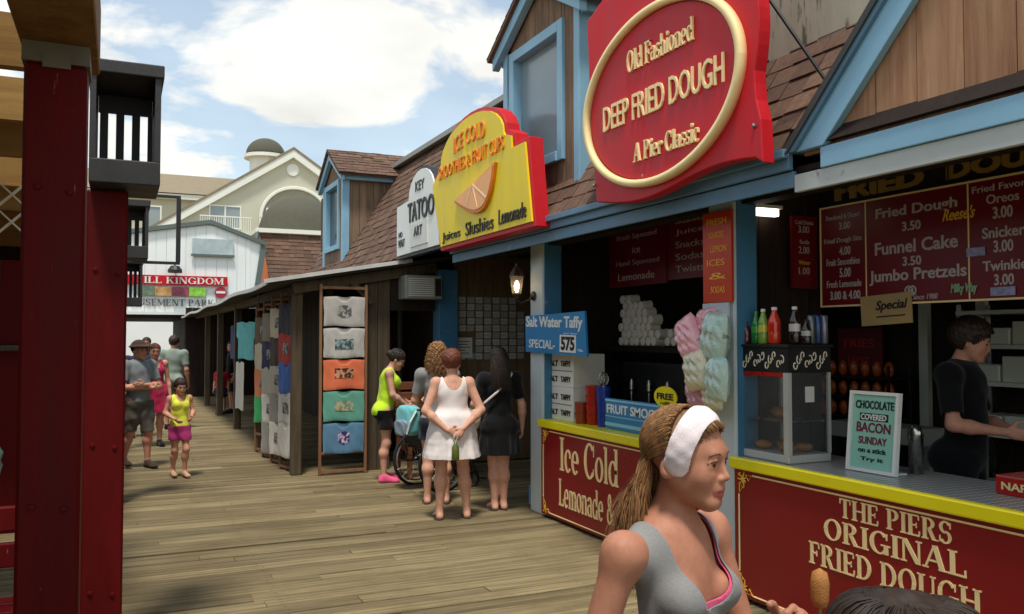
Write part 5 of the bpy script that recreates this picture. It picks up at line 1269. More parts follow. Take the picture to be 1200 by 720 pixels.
# ================================================================== WHEELCHAIR AND SMALL THINGS
wc = thing('wheelchair', 'black wheelchair with large spoked wheels waiting by the recess', 'wheelchair', (3.3, 9.45, 0), rad(12))
R = world_of(wc)
def wpart(mb, name, mat, parent=wc, **k):
    mb.v = [tuple(R @ Vector(q)) for q in mb.v]; return mb.build(name, mat, parent, **k)
for sy in (-.29, .29):
    mb = MB(); mb.tube([(.31*math.cos(t), sy, .31+.31*math.sin(t)) for t in [i*math.pi/20 for i in range(40)]], .018, 8, close=True); wh = wpart(mb, 'wheel', M['rubber'])
    mb = MB(); mb.tube([(.26*math.cos(t), sy*1.1, .31+.26*math.sin(t)) for t in [i*math.pi/20 for i in range(40)]], .009, 6, close=True)
    for k in range(16):
        t = k*math.pi/8; mb.tube([(.02*math.cos(t), sy, .31+.02*math.sin(t)), (.295*math.cos(t), sy, .31+.295*math.sin(t))], .003, 4)
    mb.lathe((0, sy-.03, .31), [(.03, 0), (.03, .06)], 12, 'Y'); wpart(mb, 'rim', M['chrome'], wh)
    mb = MB(); mb.tube([(.42+.09*math.cos(t), sy*.85, .09+.09*math.sin(t)) for t in [i*math.pi/10 for i in range(20)]], .014, 6, close=True); mb.tube([(.42, sy*.85, .09), (.42, sy*.85, .2), (.38, sy*.85, .3)], .01, 6); wpart(mb, 'caster', M['rubber'])
    mb = MB(); mb.tube([(-.32, sy*.85, .93), (-.22, sy*.85, .93), (-.2, sy*.85, .88), (-.17, sy*.85, .3), (.3, sy*.85, .3), (.42, sy*.85, .32), (.5, sy*.85, .1), (.62, sy*.85, .08)], .012, 6)
    mb.tube([(-.19, sy*.85, .7), (.2, sy*.85, .7), (.24, sy*.85, .66), (.25, sy*.85, .3)], .012, 6); wpart(mb, 'frame', M['steel'])
mb = MB(); mb.bbox(-.16, .3, -.24, .24, .46, .5, .01); wpart(mb, 'seat', M['black']); mb = MB(); mb.bbox(-.2, -.17, -.24, .24, .5, .9, .01); wpart(mb, 'backrest', M['black'])
bp = thing('backpack', 'aqua and grey backpack hanging on the back of the wheelchair', 'backpack', (3.0, 9.4, .5))
def puff(mb, c, r, n=28, m=16, e=.45):
    sg = lambda q: math.copysign(abs(q)**e, q); vs = []
    for i in range(m+1):
        t = -math.pi/2+math.pi*i/m
        for k in range(n):
            a = 2*math.pi*k/n; w = .006*math.sin(5*a+i)
            vs.append((c[0]+(r[0]+w)*sg(math.cos(t))*sg(math.cos(a)), c[1]+(r[1]+w)*sg(math.cos(t))*sg(math.sin(a)), c[2]+r[2]*sg(math.sin(t))))
    mb.add(vs, [(i*n+k, i*n+(k+1) % n, (i+1)*n+(k+1) % n, (i+1)*n+k) for i in range(m) for k in range(n)])
mb = MB(); rg = random.Random(8); puff(mb, (-.3, -.02, .80), (.085, .17, .17)); wpart(mb, 'body', cloth('aqua_nylon', lin(120, 200, 205), .6), bp, smooth=True)
mb = MB(); puff(mb, (-.4, -.04, .72), (.035, .12, .09)); wpart(mb, 'side_pouch', cloth('grey_nylon', lin(130, 145, 160), .6), bp, smooth=True)
mb = MB(); mb.tube([(-.3, -.2, .92), (-.38, -.2, .8), (-.4, -.16, .66)], .012, 6); mb.tube([(-.28, .1, .96), (-.24, .1, .92)], .012, 6); wpart(mb, 'strap', M['white'], bp)
mb = MB(); mb.add([(.058, 5.62, .012), (.12, 5.6, .02), (.14, 5.65, .008), (.09, 5.68, .016), (.06, 5.66, .01)], [(0, 1, 2, 3, 4)]); mb.add([(.075, 5.63, .028), (.12, 5.615, .03), (.11, 5.66, .03)], [(0, 1, 2)])
tag(mb.build('paper_scrap', M['paper'], None), 'crumpled white paper scrap on the deck at the foot of the red post', 'litter')
# ================================================================== PEOPLE
V3 = lambda *a: np.array(a, dtype=np.float64)
class SDF:
    """blend of tapered capsules and ellipsoids on a grid, skinned by surface nets into one continuous mesh"""
    def __init__(s): s.prims = []
    def cap(s, a, b, ra, rb, k=.03, tag='', sub=False): s.prims.append(('c', np.array(a, float), np.array(b, float), ra, rb, k, tag, sub)); return s
    def ell(s, c, r, k=.03, R=None, tag='', sub=False): s.prims.append(('e', np.array(c, float), np.array(r, float), R, None, k, tag, sub)); return s
    @staticmethod
    def dist(p, X, Y, Z, infl=0.0):
        if p[0] == 'c':
            a, b, ra, rb = p[1], p[2], p[3]+infl, p[4]+infl
            d = b-a; L = max(float(d @ d), 1e-12)
            px, py, pz = X-a[0], Y-a[1], Z-a[2]
            t = np.clip((px*d[0]+py*d[1]+pz*d[2])/L, 0, 1)
            return np.sqrt((px-t*d[0])**2+(py-t*d[1])**2+(pz-t*d[2])**2)-(ra+(rb-ra)*t)
        c, r, R = p[1], p[2]+infl, p[3]
        px, py, pz = X-c[0], Y-c[1], Z-c[2]
        if R is not None: px, py, pz = (px*R[0][0]+py*R[1][0]+pz*R[2][0], px*R[0][1]+py*R[1][1]+pz*R[2][1], px*R[0][2]+py*R[1][2]+pz*R[2][2])
        k0 = np.sqrt((px/r[0])**2+(py/r[1])**2+(pz/r[2])**2); k1 = np.sqrt((px/r[0]**2)**2+(py/r[1]**2)**2+(pz/r[2]**2)**2)
        return k0*(k0-1)/np.maximum(k1, 1e-9)
    @staticmethod
    def bounds(p, m):
        if p[0] == 'c': r = max(p[3], p[4])+m; return np.minimum(p[1], p[2])-r, np.maximum(p[1], p[2])+r
        r = (p[2].max() if p[3] is not None else p[2])+m; return p[1]-r, p[1]+r
    def surface(s, h, zs=None, infl=0.0, fine=None):
        """fine = (z0, h2): grid spacing h2 above z0"""
        lo = np.min([s.bounds(p, .03+infl)[0] for p in s.prims if not p[7]], 0); hi = np.max([s.bounds(p, .03+infl)[1] for p in s.prims if not p[7]], 0)
        hx = fine[1] if fine else h
        ax = [np.arange(lo[0], hi[0]+hx, hx), np.arange(lo[1], hi[1]+hx, hx), np.arange(lo[2], hi[2]+h, h)]
        if fine: ax[2] = np.concatenate([np.arange(lo[2], fine[0], h), np.arange(fine[0], hi[2]+fine[1], fine[1])])
        G = np.full([len(a) for a in ax], 1.0, dtype=np.float32)
        for p in s.prims:
            k = p[5]; b0, b1 = s.bounds(p, k+.02+infl)
            sl = [slice(max(np.searchsorted(ax[i], b0[i])-1, 0), min(np.searchsorted(ax[i], b1[i])+1, len(ax[i]))) for i in range(3)]
            X, Y, Z = ax[0][sl[0]][:, None, None], ax[1][sl[1]][None, :, None], ax[2][sl[2]][None, None, :]
            d = s.dist(p, X, Y, Z, infl); cur = G[sl[0], sl[1], sl[2]]
            if p[7]: hh = np.maximum(k-np.abs(cur+d), 0)/k; new = np.maximum(cur, -d)+hh*hh*k*.25
            else: hh = np.maximum(k-np.abs(cur-d), 0)/k; new = np.minimum(cur, d)-hh*hh*k*.25
            G[sl[0], sl[1], sl[2]] = new
        return nets(G, ax)
def nets(G, ax):
    S = G < 0; nx, ny, nz = G.shape
    acc = np.zeros((nx-1, ny-1, nz-1, 3)); cnt = np.zeros((nx-1, ny-1, nz-1), dtype=np.int32)
    quads = []
    cid = None; edges = []
    for axis in range(3):
        a = [slice(None)]*3; b = [slice(None)]*3; a[axis] = slice(0, -1); b[axis] = slice(1, None)
        cr = S[tuple(a)] != S[tuple(b)]
        idx = np.argwhere(cr)
        if len(idx) == 0: continue
        i2 = idx.copy(); i2[:, axis] += 1
        g0 = G[idx[:, 0], idx[:, 1], idx[:, 2]].astype(float); g1 = G[i2[:, 0], i2[:, 1], i2[:, 2]].astype(float)
        t = g0/(g0-g1)
        P = np.stack([ax[q][idx[:, q]] for q in range(3)], 1).astype(float); P2 = ax[axis][i2[:, axis]]
        P[:, axis] = P[:, axis]+(P2-P[:, axis])*t
        u, v = (axis+1) % 3, (axis+2) % 3
        ok = (idx[:, u] > 0) & (idx[:, v] > 0) & (idx[:, u] < G.shape[u]-1) & (idx[:, v] < G.shape[v]-1)
        idx, P, g0 = idx[ok], P[ok], g0[ok]
        cells = []
        for du, dv in ((-1, -1), (0, -1), (0, 0), (-1, 0)):
            c = idx.copy(); c[:, u] += du; c[:, v] += dv; cells.append(c)
            np.add.at(acc, (c[:, 0], c[:, 1], c[:, 2]), P); np.add.at(cnt, (c[:, 0], c[:, 1], c[:, 2]), 1)
        edges.append((cells, g0 < 0))
    m = cnt > 0; ids = np.full(cnt.shape, -1, dtype=np.int64); ids[m] = np.arange(m.sum())
    verts = acc[m]/cnt[m][:, None]
    for cells, neg in edges:
        q = np.stack([ids[c[:, 0], c[:, 1], c[:, 2]] for c in cells], 1)
        q[~neg] = q[~neg][:, ::-1]; quads.append(q)
    return verts, np.concatenate(quads)
def smooth(v, q, it=2, lam=.5):
    for _ in range(it):
        s = np.zeros_like(v); n = np.zeros(len(v))
        for a, b in ((0, 1), (1, 2), (2, 3), (3, 0)):
            np.add.at(s, q[:, a], v[q[:, b]]); np.add.at(n, q[:, a], 1); np.add.at(s, q[:, b], v[q[:, a]]); np.add.at(n, q[:, b], 1)
        v = v*(1-lam)+lam*s/np.maximum(n, 1)[:, None]
    return v
def clip_mesh(v, q, f):
    """keep the part of the quad mesh where f >= 0, cutting the faces cleanly"""
    val = f(v); tri = np.concatenate([q[:, [0, 1, 2]], q[:, [0, 2, 3]]]); pos = val >= 0; n = pos[tri].sum(1)
    out = [tuple(t) for t in tri[n == 3]]; nv = [tuple(x) for x in v]; cache = {}
    def cut(a, b):
        k = (min(a, b), max(a, b))
        if k not in cache:
            t = val[a]/(val[a]-val[b]); nv.append(tuple(v[a]+(v[b]-v[a])*t)); cache[k] = len(nv)-1
        return cache[k]
    for t in tri[(n == 1) | (n == 2)]:
        poly = []
        for i in range(3):
            a, b = t[i], t[(i+1) % 3]
            if pos[a]: poly.append(a)
            if pos[a] != pos[b]: poly.append(cut(a, b))
        out.append(tuple(poly))
    used = sorted({i for t in out for i in t}); mp = {o: i for i, o in enumerate(used)}
    return np.array([nv[i] for i in used]).reshape(-1, 3), [tuple(mp[i] for i in t) for t in out]
def mesh_of(name, v, f, mats, parent, smoothed=True, solid=0.0):
    me = D.meshes.new(name); me.from_pydata([tuple(x) for x in v], [], [tuple(int(i) for i in t) for t in f])
    for m in (mats if isinstance(mats, (list, tuple)) else [mats]): me.materials.append(m)
    me.polygons.foreach_set('use_smooth', [smoothed]*len(me.polygons)); me.update()
    o = link(name, me, parent)
    if solid: md = o.modifiers.new('thickness', 'SOLIDIFY'); md.thickness = solid; md.offset = 1
    return o

def skin_mat(name, c, lip):
    m, nt, b = nodes_of(name); at = N(nt, 'ShaderNodeAttribute'); at.attribute_name = 'lip'
    tc = N(nt, 'ShaderNodeTexCoord'); n1 = N(nt, 'ShaderNodeTexNoise', i_Scale=34.0, i_Detail=8.0, i_Roughness=.7); nt.links.new(tc.outputs['Object'], n1.inputs[0])
    r = N(nt, 'ShaderNodeMapRange', i_From_Min=.3, i_From_Max=.7, i_To_Min=.84, i_To_Max=1.12); nt.links.new(n1.outputs[0], r.inputs[0])
    mu = N(nt, 'ShaderNodeMix', data_type='RGBA', blend_type='MULTIPLY'); mu.inputs[0].default_value = 1; mu.inputs[6].default_value = c; nt.links.new(r.outputs[0], mu.inputs[7])
    mx = N(nt, 'ShaderNodeMix', data_type='RGBA'); mx.inputs[7].default_value = lip; nt.links.new(at.outputs['Fac'], mx.inputs[0]); nt.links.new(mu.outputs[2], mx.inputs[6])
    nt.links.new(mx.outputs[2], b.inputs['Base Color']); b.inputs['Roughness'].default_value = .58; b.inputs['Specular IOR Level'].default_value = .35
    n4 = N(nt, 'ShaderNodeTexNoise', i_Scale=220.0, i_Detail=3.0); nt.links.new(tc.outputs['Object'], n4.inputs[0]); bp = N(nt, 'ShaderNodeBump', i_Strength=.12, i_Distance=.003); nt.links.new(n4.outputs[0], bp.inputs['Height']); nt.links.new(bp.outputs[0], b.inputs['Normal'])
    b.inputs['Subsurface Weight'].default_value = .12; b.inputs['Subsurface Radius'].default_value = (.012, .005, .003); b.inputs['Subsurface Scale'].default_value = 1.0
    return m
SK = {'tan': skin_mat('tanned_skin', lin(184, 126, 100), lin(166, 88, 82)), 'fair': skin_mat('fair_skin', lin(214, 160, 134), lin(190, 100, 94)), 'ruddy': skin_mat('ruddy_skin', lin(206, 146, 120), lin(180, 92, 84))}
def hair_mat(name, c1, c2):
    m, nt, b = nodes_of(name); tc = N(nt, 'ShaderNodeTexCoord'); geo = N(nt, 'ShaderNodeNewGeometry'); n1 = N(nt, 'ShaderNodeTexNoise', i_Scale=60.0, i_Detail=4.0); nt.links.new(tc.outputs['Object'], n1.inputs[0])
    ad = N(nt, 'ShaderNodeMath', operation='MULTIPLY_ADD'); ad.inputs[1].default_value = .6; nt.links.new(geo.outputs['Random Per Island'], ad.inputs[0]); nt.links.new(n1.outputs[0], ad.inputs[2])
    r = N(nt, 'ShaderNodeMapRange', i_From_Min=.35, i_From_Max=1.1); nt.links.new(ad.outputs[0], r.inputs[0])
    mx = N(nt, 'ShaderNodeMix', data_type='RGBA'); mx.inputs[6].default_value = c1; mx.inputs[7].default_value = c2; nt.links.new(r.outputs[0], mx.inputs[0]); nt.links.new(mx.outputs[2], b.inputs['Base Color'])
    b.inputs['Roughness'].default_value = .58; b.inputs['Specular IOR Level'].default_value = .4; return m
HR = {'dark': hair_mat('dark_hair', lin(30, 21, 16), lin(54, 39, 30)), 'brown': hair_mat('brown_hair', lin(78, 52, 34), lin(124, 86, 56)), 'honey': hair_mat('honey_brown_hair', lin(62, 40, 26), lin(172, 124, 78)), 'auburn': hair_mat('auburn_hair', lin(70, 34, 24), lin(110, 58, 40)), 'curly': hair_mat('curly_brown_hair', lin(120, 82, 50), lin(176, 130, 84))}
eye_w = paint('eye_white', lin(226, 220, 214), .15, .02); eye_d = paint('eye_iris', lin(52, 36, 26), .1, .1)

def rotz(a): c, s = math.cos(a), math.sin(a); return np.array([[c, -s, 0], [s, c, 0], [0, 0, 1]])
def rotx(a): c, s = math.cos(a), math.sin(a); return np.array([[1, 0, 0], [0, c, -s], [0, s, c]])

def head_prims(S, c, R, u, near):
    """u = head scale (1 = adult, 0.225 m tall); R turns head axes (x right, y front, z up) to the body's"""
    P = lambda x, y, z: c+R @ (V3(x, y, z)*u)
    def ell(x, y, z, rx, ry, rz, k=.02, **q): S.ell(P(x, y, z), np.array([rx, ry, rz])*u, k*u, R, tag='head', **q)
    def cap(a, b, ra, rb, k=.012, **q): S.cap(P(*a), P(*b), ra*u, rb*u, k*u, tag='head', **q)
    ell(0, -.016, .036, .074, .092, .082)
    ell(0, .022, .02, .064, .066, .07, .03)
    ell(0, .03, -.045, .052, .054, .062, .03)
    for s in (-1, 1):
        cap((s*.05, -.004, -.04), (s*.018, .060, -.092), .015, .012, .04)
        ell(s*.036, .054, -.028, .024, .024, .026, .03)
    cap((-.009, .070, -.097), (.009, .070, -.097), .0135, .0135, .025)
    cap((-.03, .079, .024), (.03, .079, .024), .009, .009, .025)
    for s in (-1, 1): ell(s*.032, .098, .002, .019, .018, .0125, .012, sub=True)
    cap((0, .082, .012), (0, .100, -.026), .0068, .0082, .012); ell(0, .1005, -.031, .0092, .0095, .008, .008)
    for s in (-1, 1): ell(s*.0112, .091, -.0345, .0075, .009, .0068, .008)
    if near:
        for s in (-1, 1): ell(s*.032, .0705, .0015, .0165, .0125, .0125, .004)
        for s in (-1, 1):
            cap((s*.018, .083, .008), (s*.032, .0872, .0105), .0032, .0034, .006); cap((s*.032, .0872, .0105), (s*.047, .077, .006), .0034, .0028, .006)
            cap((s*.02, .083, -.006), (s*.044, .078, -.0055), .003, .003, .008)
    ell(0, .083, -.058, .02, .012, .012, .02)
    cap((-.021, .0805, -.0665), (0, .0922, -.0605), .004, .0052, .006); cap((.021, .0805, -.0665), (0, .0922, -.0605), .004, .0052, .006)
    cap((-.018, .081, -.0725), (0, .0895, -.0745), .0045, .0056, .006); cap((.018, .081, -.0725), (0, .0895, -.0745), .0045, .0056, .006)
    if near: cap((-.02, .0905, -.0678), (.02, .0905, -.0678), .0012, .0012, .003, sub=True)
    for s in (-1, 1):
        Re = R @ rotz(s*.35) @ rotx(-.2)
        S.ell(P(s*.076, -.016, -.012), np.array([.0085, .019, .031])*u, .008*u, Re, tag='head')
        if near: S.ell(P(s*.083, -.012, -.008), np.array([.006, .011, .018])*u, .004*u, Re, tag='head', sub=True)
    return P

def hand_prims(S, w, d, nrm, side, u, curl=.5, spread=1.0, curl_dir=None):
    """w wrist, d pointing direction of the fingers, nrm palm normal (towards the curl)"""
    d = d/np.linalg.norm(d); nrm = nrm-d*(nrm @ d); nrm /= np.linalg.norm(nrm); x = np.cross(d, nrm)*side   # towards the thumb
    q = u
    S.ell(w+d*.048*q, np.array([.036, .05, .0145])*q, .012*q, np.stack([x, d, nrm], 1), tag='hand')
    offs = (.028, .0095, -.0095, -.027); lens = (.066, .074, .069, .054)
    for i in range(4):
        b = w+d*(.086-.006*abs(i-1.2))*q+x*offs[i]*q; L = lens[i]*q; p = b; a = .15
        for j, (fr, rr) in enumerate(((.45, .0088), (.3, .0082), (.25, .0074))):
            a += curl*(.55+.12*j)
            dirn = d*math.cos(a)+nrm*math.sin(a)+x*(.5-i/3)*.12*spread
            e = p+dirn*L*fr; S.cap(p, e, rr*q, (rr-.0006)*q, .005*q, tag='hand'); p = e
    b = w+d*.022*q+x*.03*q; dd = (d*.62+x*.68+nrm*.35); dd /= np.linalg.norm(dd); e = b+dd*.04*q; S.cap(b, e, .0125*q, .0105*q, .01*q, tag='hand')
    dd2 = (d*.85+x*.25+nrm*(.25+.5*curl)); dd2 /= np.linalg.norm(dd2); S.cap(e, e+dd2*.032*q, .0102*q, .0082*q, .006*q, tag='hand')

def person(label, loc, face, h=1.64, sex='f', w=1.0, skin='fair', pose=None, res=.0085, near=False, head_turn=0.0, head_tilt=0.0, group=None, hands=None, build=None, hs=1.0, bust=1.0):
    """face = world direction the body faces (degrees clockwise from +Y). Local axes: x right, y front."""
    o = thing('person', label, 'person', loc, -rad(face), group)
    J = dict(pel=(0, 0, .53), chest=(0, .0, .74), neck=(0, -.012, .835), head=(0, .012, .922))
    shx = .108 if sex == 'm' else .098
    for s, n in ((-1, 'l'), (1, 'r')):
        J['sh'+n] = (s*shx, -.01, .805); J['el'+n] = (s*.135, -.02, .635); J['wr'+n] = (s*.145, .03, .49)
        J['hip'+n] = (s*.052, 0, .515); J['kn'+n] = (s*.056, .008, .285); J['an'+n] = (s*.058, -.01, .045)
    J.update(pose or {})
    if build is None: build = h/1.64
    J = {k: np.array(v, float)*h for k, v in J.items()}
    S = SDF(); b = build*w
    u = (h/1.64)**.6*hs
    # trunk
    top = J['chest']; pel = J['pel']; mid = (top+pel)/2
    sw = 1.0 if sex == 'f' else 1.08
    S.ell(top+V3(0, 0, .01)*h, V3(.135*sw*b*.96, .092*b, .15*build), .05, tag='torso')
    S.ell(mid+V3(0, .006, 0)*h, V3(.118*b, .088*b*w, .15*build), .06, tag='torso')
    S.ell(pel+V3(0, 0, -.005)*h, V3(.15*b if sex == 'f' else .14*b, .1*b, .11*build), .06, tag='torso')
    for s in (-1, 1):
        S.ell(pel+V3(s*.045*b/.6*.6, -.035*b, -.012)*1.0*V3(h, h, h), V3(.075, .07, .08)*b, .04, tag='torso')
        if sex == 'f' : S.ell(top+V3(s*.043, .05*b, .0)*h, V3(.056, .052, .058)*b*bust, .035, tag='torso')
    for n in 'lr':
        s = -1 if n == 'l' else 1
        S.cap(J['neck']-V3(0, 0, .01)*h, J['sh'+n]+V3(-s*.02, 0, -.006)*h, .034*build, .03*build, .05, tag='torso')
        S.ell(J['sh'+n], V3(.05, .05, .05)*build*(w**.9), .04, tag='uarm')
        S.cap(J['sh'+n], J['el'+n], .045*build*w**.7, .036*build*w**.6, .035, tag='uarm')
        m = J['el'+n]+(J['wr'+n]-J['el'+n])*.3
        S.cap(J['el'+n], m, .035*build*w**.5, .037*build*w**.5, .03, tag='farm'); S.cap(m, J['wr'+n], .036*build*w**.5, .0235*build, .03, tag='farm')
        m = J['hip'+n]+(J['kn'+n]-J['hip'+n])*.45
        S.cap(J['hip'+n], m, .083*b, .068*b, .05, tag='thigh'); S.cap(m, J['kn'+n], .068*b, .05*build*w**.4, .05, tag='thigh')
        dk = J['an'+n]-J['kn'+n]; m = J['kn'+n]+dk*.3+V3(0, -.012, 0)*h
        S.cap(J['kn'+n], m, .048*build*w**.4, .055*build*w**.5, .04, tag='shin'); S.cap(m, J['an'+n], .053*build*w**.5, .031*build, .04, tag='shin')
        an = J['an'+n]; fl = V3(0, 1, 0)
        lift = max(0.0, an[2]-.045*h)
        hd = V3(0, -.012, -.026)*h+an; toe = an+V3(s*.008, .082, -.03)*h
        if lift > .02*h: toe = an+V3(0, .055, -.065)*h; hd = an+V3(0, -.018, -.018)*h
        S.cap(an, hd, .031*build, .028*build, .02, tag='foot'); S.cap(hd, toe, .028*build, .024*build, .03, tag='foot'); S.cap(an+V3(0, .01, -.005)*h, toe, .026*build, .02*build, .03, tag='foot')
        S.ell(toe+V3(0, .005, -.002)*h, V3(.036, .045, .017)*build, .02, tag='foot')
    # neck, head
    R = rotz(-head_turn) @ rotx(head_tilt); hc = J['head']
    S.cap(J['neck']-V3(0, 0, .015)*h, hc+R @ (V3(0, -.022, -.05)*u), .05*build*(w**.4)*(.94 if sex == 'f' else 1.08), .046*u, .03, tag='neck')
    nb = len(S.prims); P = head_prims(S, hc, R, u, near)
    hp = hands or {}
    for n in 'lr':
        s = -1 if n == 'l' else 1
        q = hp.get(n, {})
        d = np.array(q.get('d', J['wr'+n]-J['el'+n]), float); nr = np.array(q.get('n', (-s, .2, 0)), float)
        hand_prims(S, J['wr'+n], d, nr, q.get('side', s), (h/1.64)**.8*.95*(1 if sex == 'f' else 1.08), q.get('curl', .55))
    v, q = S.surface(res, fine=(hc[2]-.14*u, min(res, .0032 if near else res)))
    v = smooth(v, q, 1, .4)
    ob = mesh_of('body', v, q, SK[skin], o)
    # lips
    att = ob.data.attributes.new('lip', 'FLOAT', 'POINT')
    lv = np.zeros(len(v))
    for a, c_ in (((-.021, .0805, -.066), (0, .0922, -.0605)), ((.021, .0805, -.066), (0, .0922, -.0605)), ((-.018, .081, -.0725), (0, .0895, -.0745)), ((.018, .081, -.0725), (0, .0895, -.0745))):
        dd = SDF.dist(('c', P(*a), P(*c_), .0068*u, .0078*u), v[:, 0], v[:, 1], v[:, 2]); lv = np.maximum(lv, np.clip(1-dd/.002, 0, 1))
    att.data.foreach_set('value', lv.astype(np.float32))
    # eyes and brows
    for s in (-1, 1):
        if near:
            mb = MB(); mb.blob(tuple(P(s*.032, .0728, .0015)), (.0122*u,)*3, 20, 0, None, 14); mesh_of('eye', mb.v, mb.f, eye_w, o)
            c0 = P(s*.032+.001, .0846, .001); n = R @ V3(s*.06, 1, -.02); n /= np.linalg.norm(n); ux = R @ V3(1, 0, 0); uz = np.cross(ux, n)*-1
            mb = MB(); mb.add([tuple(c0+n*.0008+(ux*math.cos(t)+uz*math.sin(t))*.0056*u) for t in [i*math.pi/10 for i in range(20)]]+[tuple(c0-n*.004+(ux*math.cos(t)+uz*math.sin(t))*.0062*u) for t in [i*math.pi/10 for i in range(20)]], [tuple(range(20))]+[(i, (i+1) % 20, 20+(i+1) % 20, 20+i) for i in range(20)]); mesh_of('iris', mb.v, mb.f, eye_d, o)
            mb = MB(); mb.tube([tuple(P(s*x, y, z)) for x, y, z in ((.017, .0865, .006), (.025, .0892, .0098), (.033, .0892, .0104), (.042, .0838, .0078), (.051, .074, .003))], [.0008, .0016, .0018, .0016, .0006], 6); mesh_of('eyelash', mb.v, mb.f, HR['dark'], o)
        else:
            mb = MB(); mb.blob(tuple(P(s*.031, .0805, .0015)), (.011*u, .006*u, .0055*u), 8, 0, None, 6); mesh_of('eye', mb.v, mb.f, eye_d, o)
        mb = MB(); mb.tube([tuple(P(s*x, y, z)) for x, y, z in ((.014, .0915, .0225), (.026, .0925, .0275), (.038, .0875, .0275), (.051, .0755, .0205))], [.0022*u, .0030*u, .0026*u, .0009*u], 6); mesh_of('eyebrow', mb.v, mb.f, HR['brown'] if near else HR['dark'], o)
    return dict(o=o, S=S, v=v, q=q, J=J, h=h, P=P, R=R, hc=hc, u=u, b=build, w=w, res=res)

def wear(p, name, mat, tags, infl, f, extra=None, folds=.004, solid=.003, k=None, seed=1, sm=2, drape=False):
    """a garment: the tagged body shapes swollen a little, plus extra shapes, cut by f, with folds"""
    S = SDF(); S.prims = [q for q in p['S'].prims if q[6] in tags and not q[7]]
    if extra: extra(S)
    v, q = S.surface(p['res'], infl=infl); v = smooth(v, q, sm, .5)
    if folds:
        rg = np.random.default_rng(seed+11); n = np.zeros(len(v))
        for i in range(14):
            d_ = rg.normal(size=3); d_[2] *= .6; d_ /= np.linalg.norm(d_); fq = rg.uniform(14, 62); n += np.sin((v @ d_)*fq+rg.uniform(0, 6.3)+1.5*np.sin(v[:, 2]*9+i))*(24/(fq+24))
        n *= .42
        if drape:
            th = np.arctan2(v[:, 0], v[:, 1]); z_ = np.clip((.56*p['h']-v[:, 2])/(.2*p['h']), 0, 1); n += z_*(1.6*np.sin(th*7+seed)+1.0*np.sin(th*12+seed*2+v[:, 2]*4))
        c = np.array([0, 0, 0]); d = v-np.stack([np.full(len(v), p['J']['pel'][0]), np.full(len(v), p['J']['pel'][1]), v[:, 2]], 1); L = np.linalg.norm(d, axis=1, keepdims=True); v = v+d/np.maximum(L, .02)*(np.maximum(n, -.5)*folds*1.7)[:, None]
    v, fc = clip_mesh(v, q, f)
    return mesh_of(name, v, fc, mat, p['o'], solid=solid)

def sleeve(p, frac):
    tor = [q for q in p['S'].prims if q[6] == 'torso' and q[0] == 'e']
    def f(x):
        out = np.full(len(x), 1.0); dt = np.min([SDF.dist(q, x[:, 0], x[:, 1], x[:, 2]) for q in tor], 0)
        for n in 'lr':
            a, b_ = p['J']['sh'+n], p['J']['el'+n]; d = b_-a; L = np.linalg.norm(d); t = ((x-a) @ d)/(L*L)
            da = np.linalg.norm(x-a-np.clip(t, 0, 1)[:, None]*d, axis=1)-.04*p['b']/.98*.98
            out = np.where((da+.012 < dt) & (t > .25), np.minimum(out, (frac-t)*L), out)
        return out
    return f
def fur(p, mat, n, L, r, seed=1, name='strands', zmin=-.05, fwd=.2):
    """short strands lying over the scalp"""
    rg = random.Random(seed); mb = MB(); R, hc, u = p['R'], p['hc'], p['u']; c0 = V3(0, -.018, .04); rr = V3(.081, .1, .089)
    while n > 0:
        d = V3(rg.gauss(0, 1), rg.gauss(0, 1), rg.gauss(0, 1)); d /= np.linalg.norm(d); q = c0+d*rr
        if q[2] < zmin or (q[1] > .03 and q[2] < .05+.3*(q[1]-.03)) or (q[1] > -.02 and q[2] < -.01): continue
        n -= 1; t = V3(d[0]*.4+rg.gauss(0, .35), -fwd+d[1]*.3+rg.gauss(0, .3), -1.0); t -= d*(t @ d); t /= np.linalg.norm(t)+1e-6; ln = L*rg.uniform(.6, 1.2); pts = []
        for j in range(5):
            s_ = j/4; e = d+t*s_*ln/.09; e /= np.linalg.norm(e); pts.append(tuple(hc+R @ ((c0+e*rr*(1.03+.05*math.sin(s_*3)))*u)))
        mb.tube(pts, [r, r, r*.85, r*.6, r*.2], 4, caps=False)
    return mesh_of(name, mb.v, mb.f, mat, p['o'])
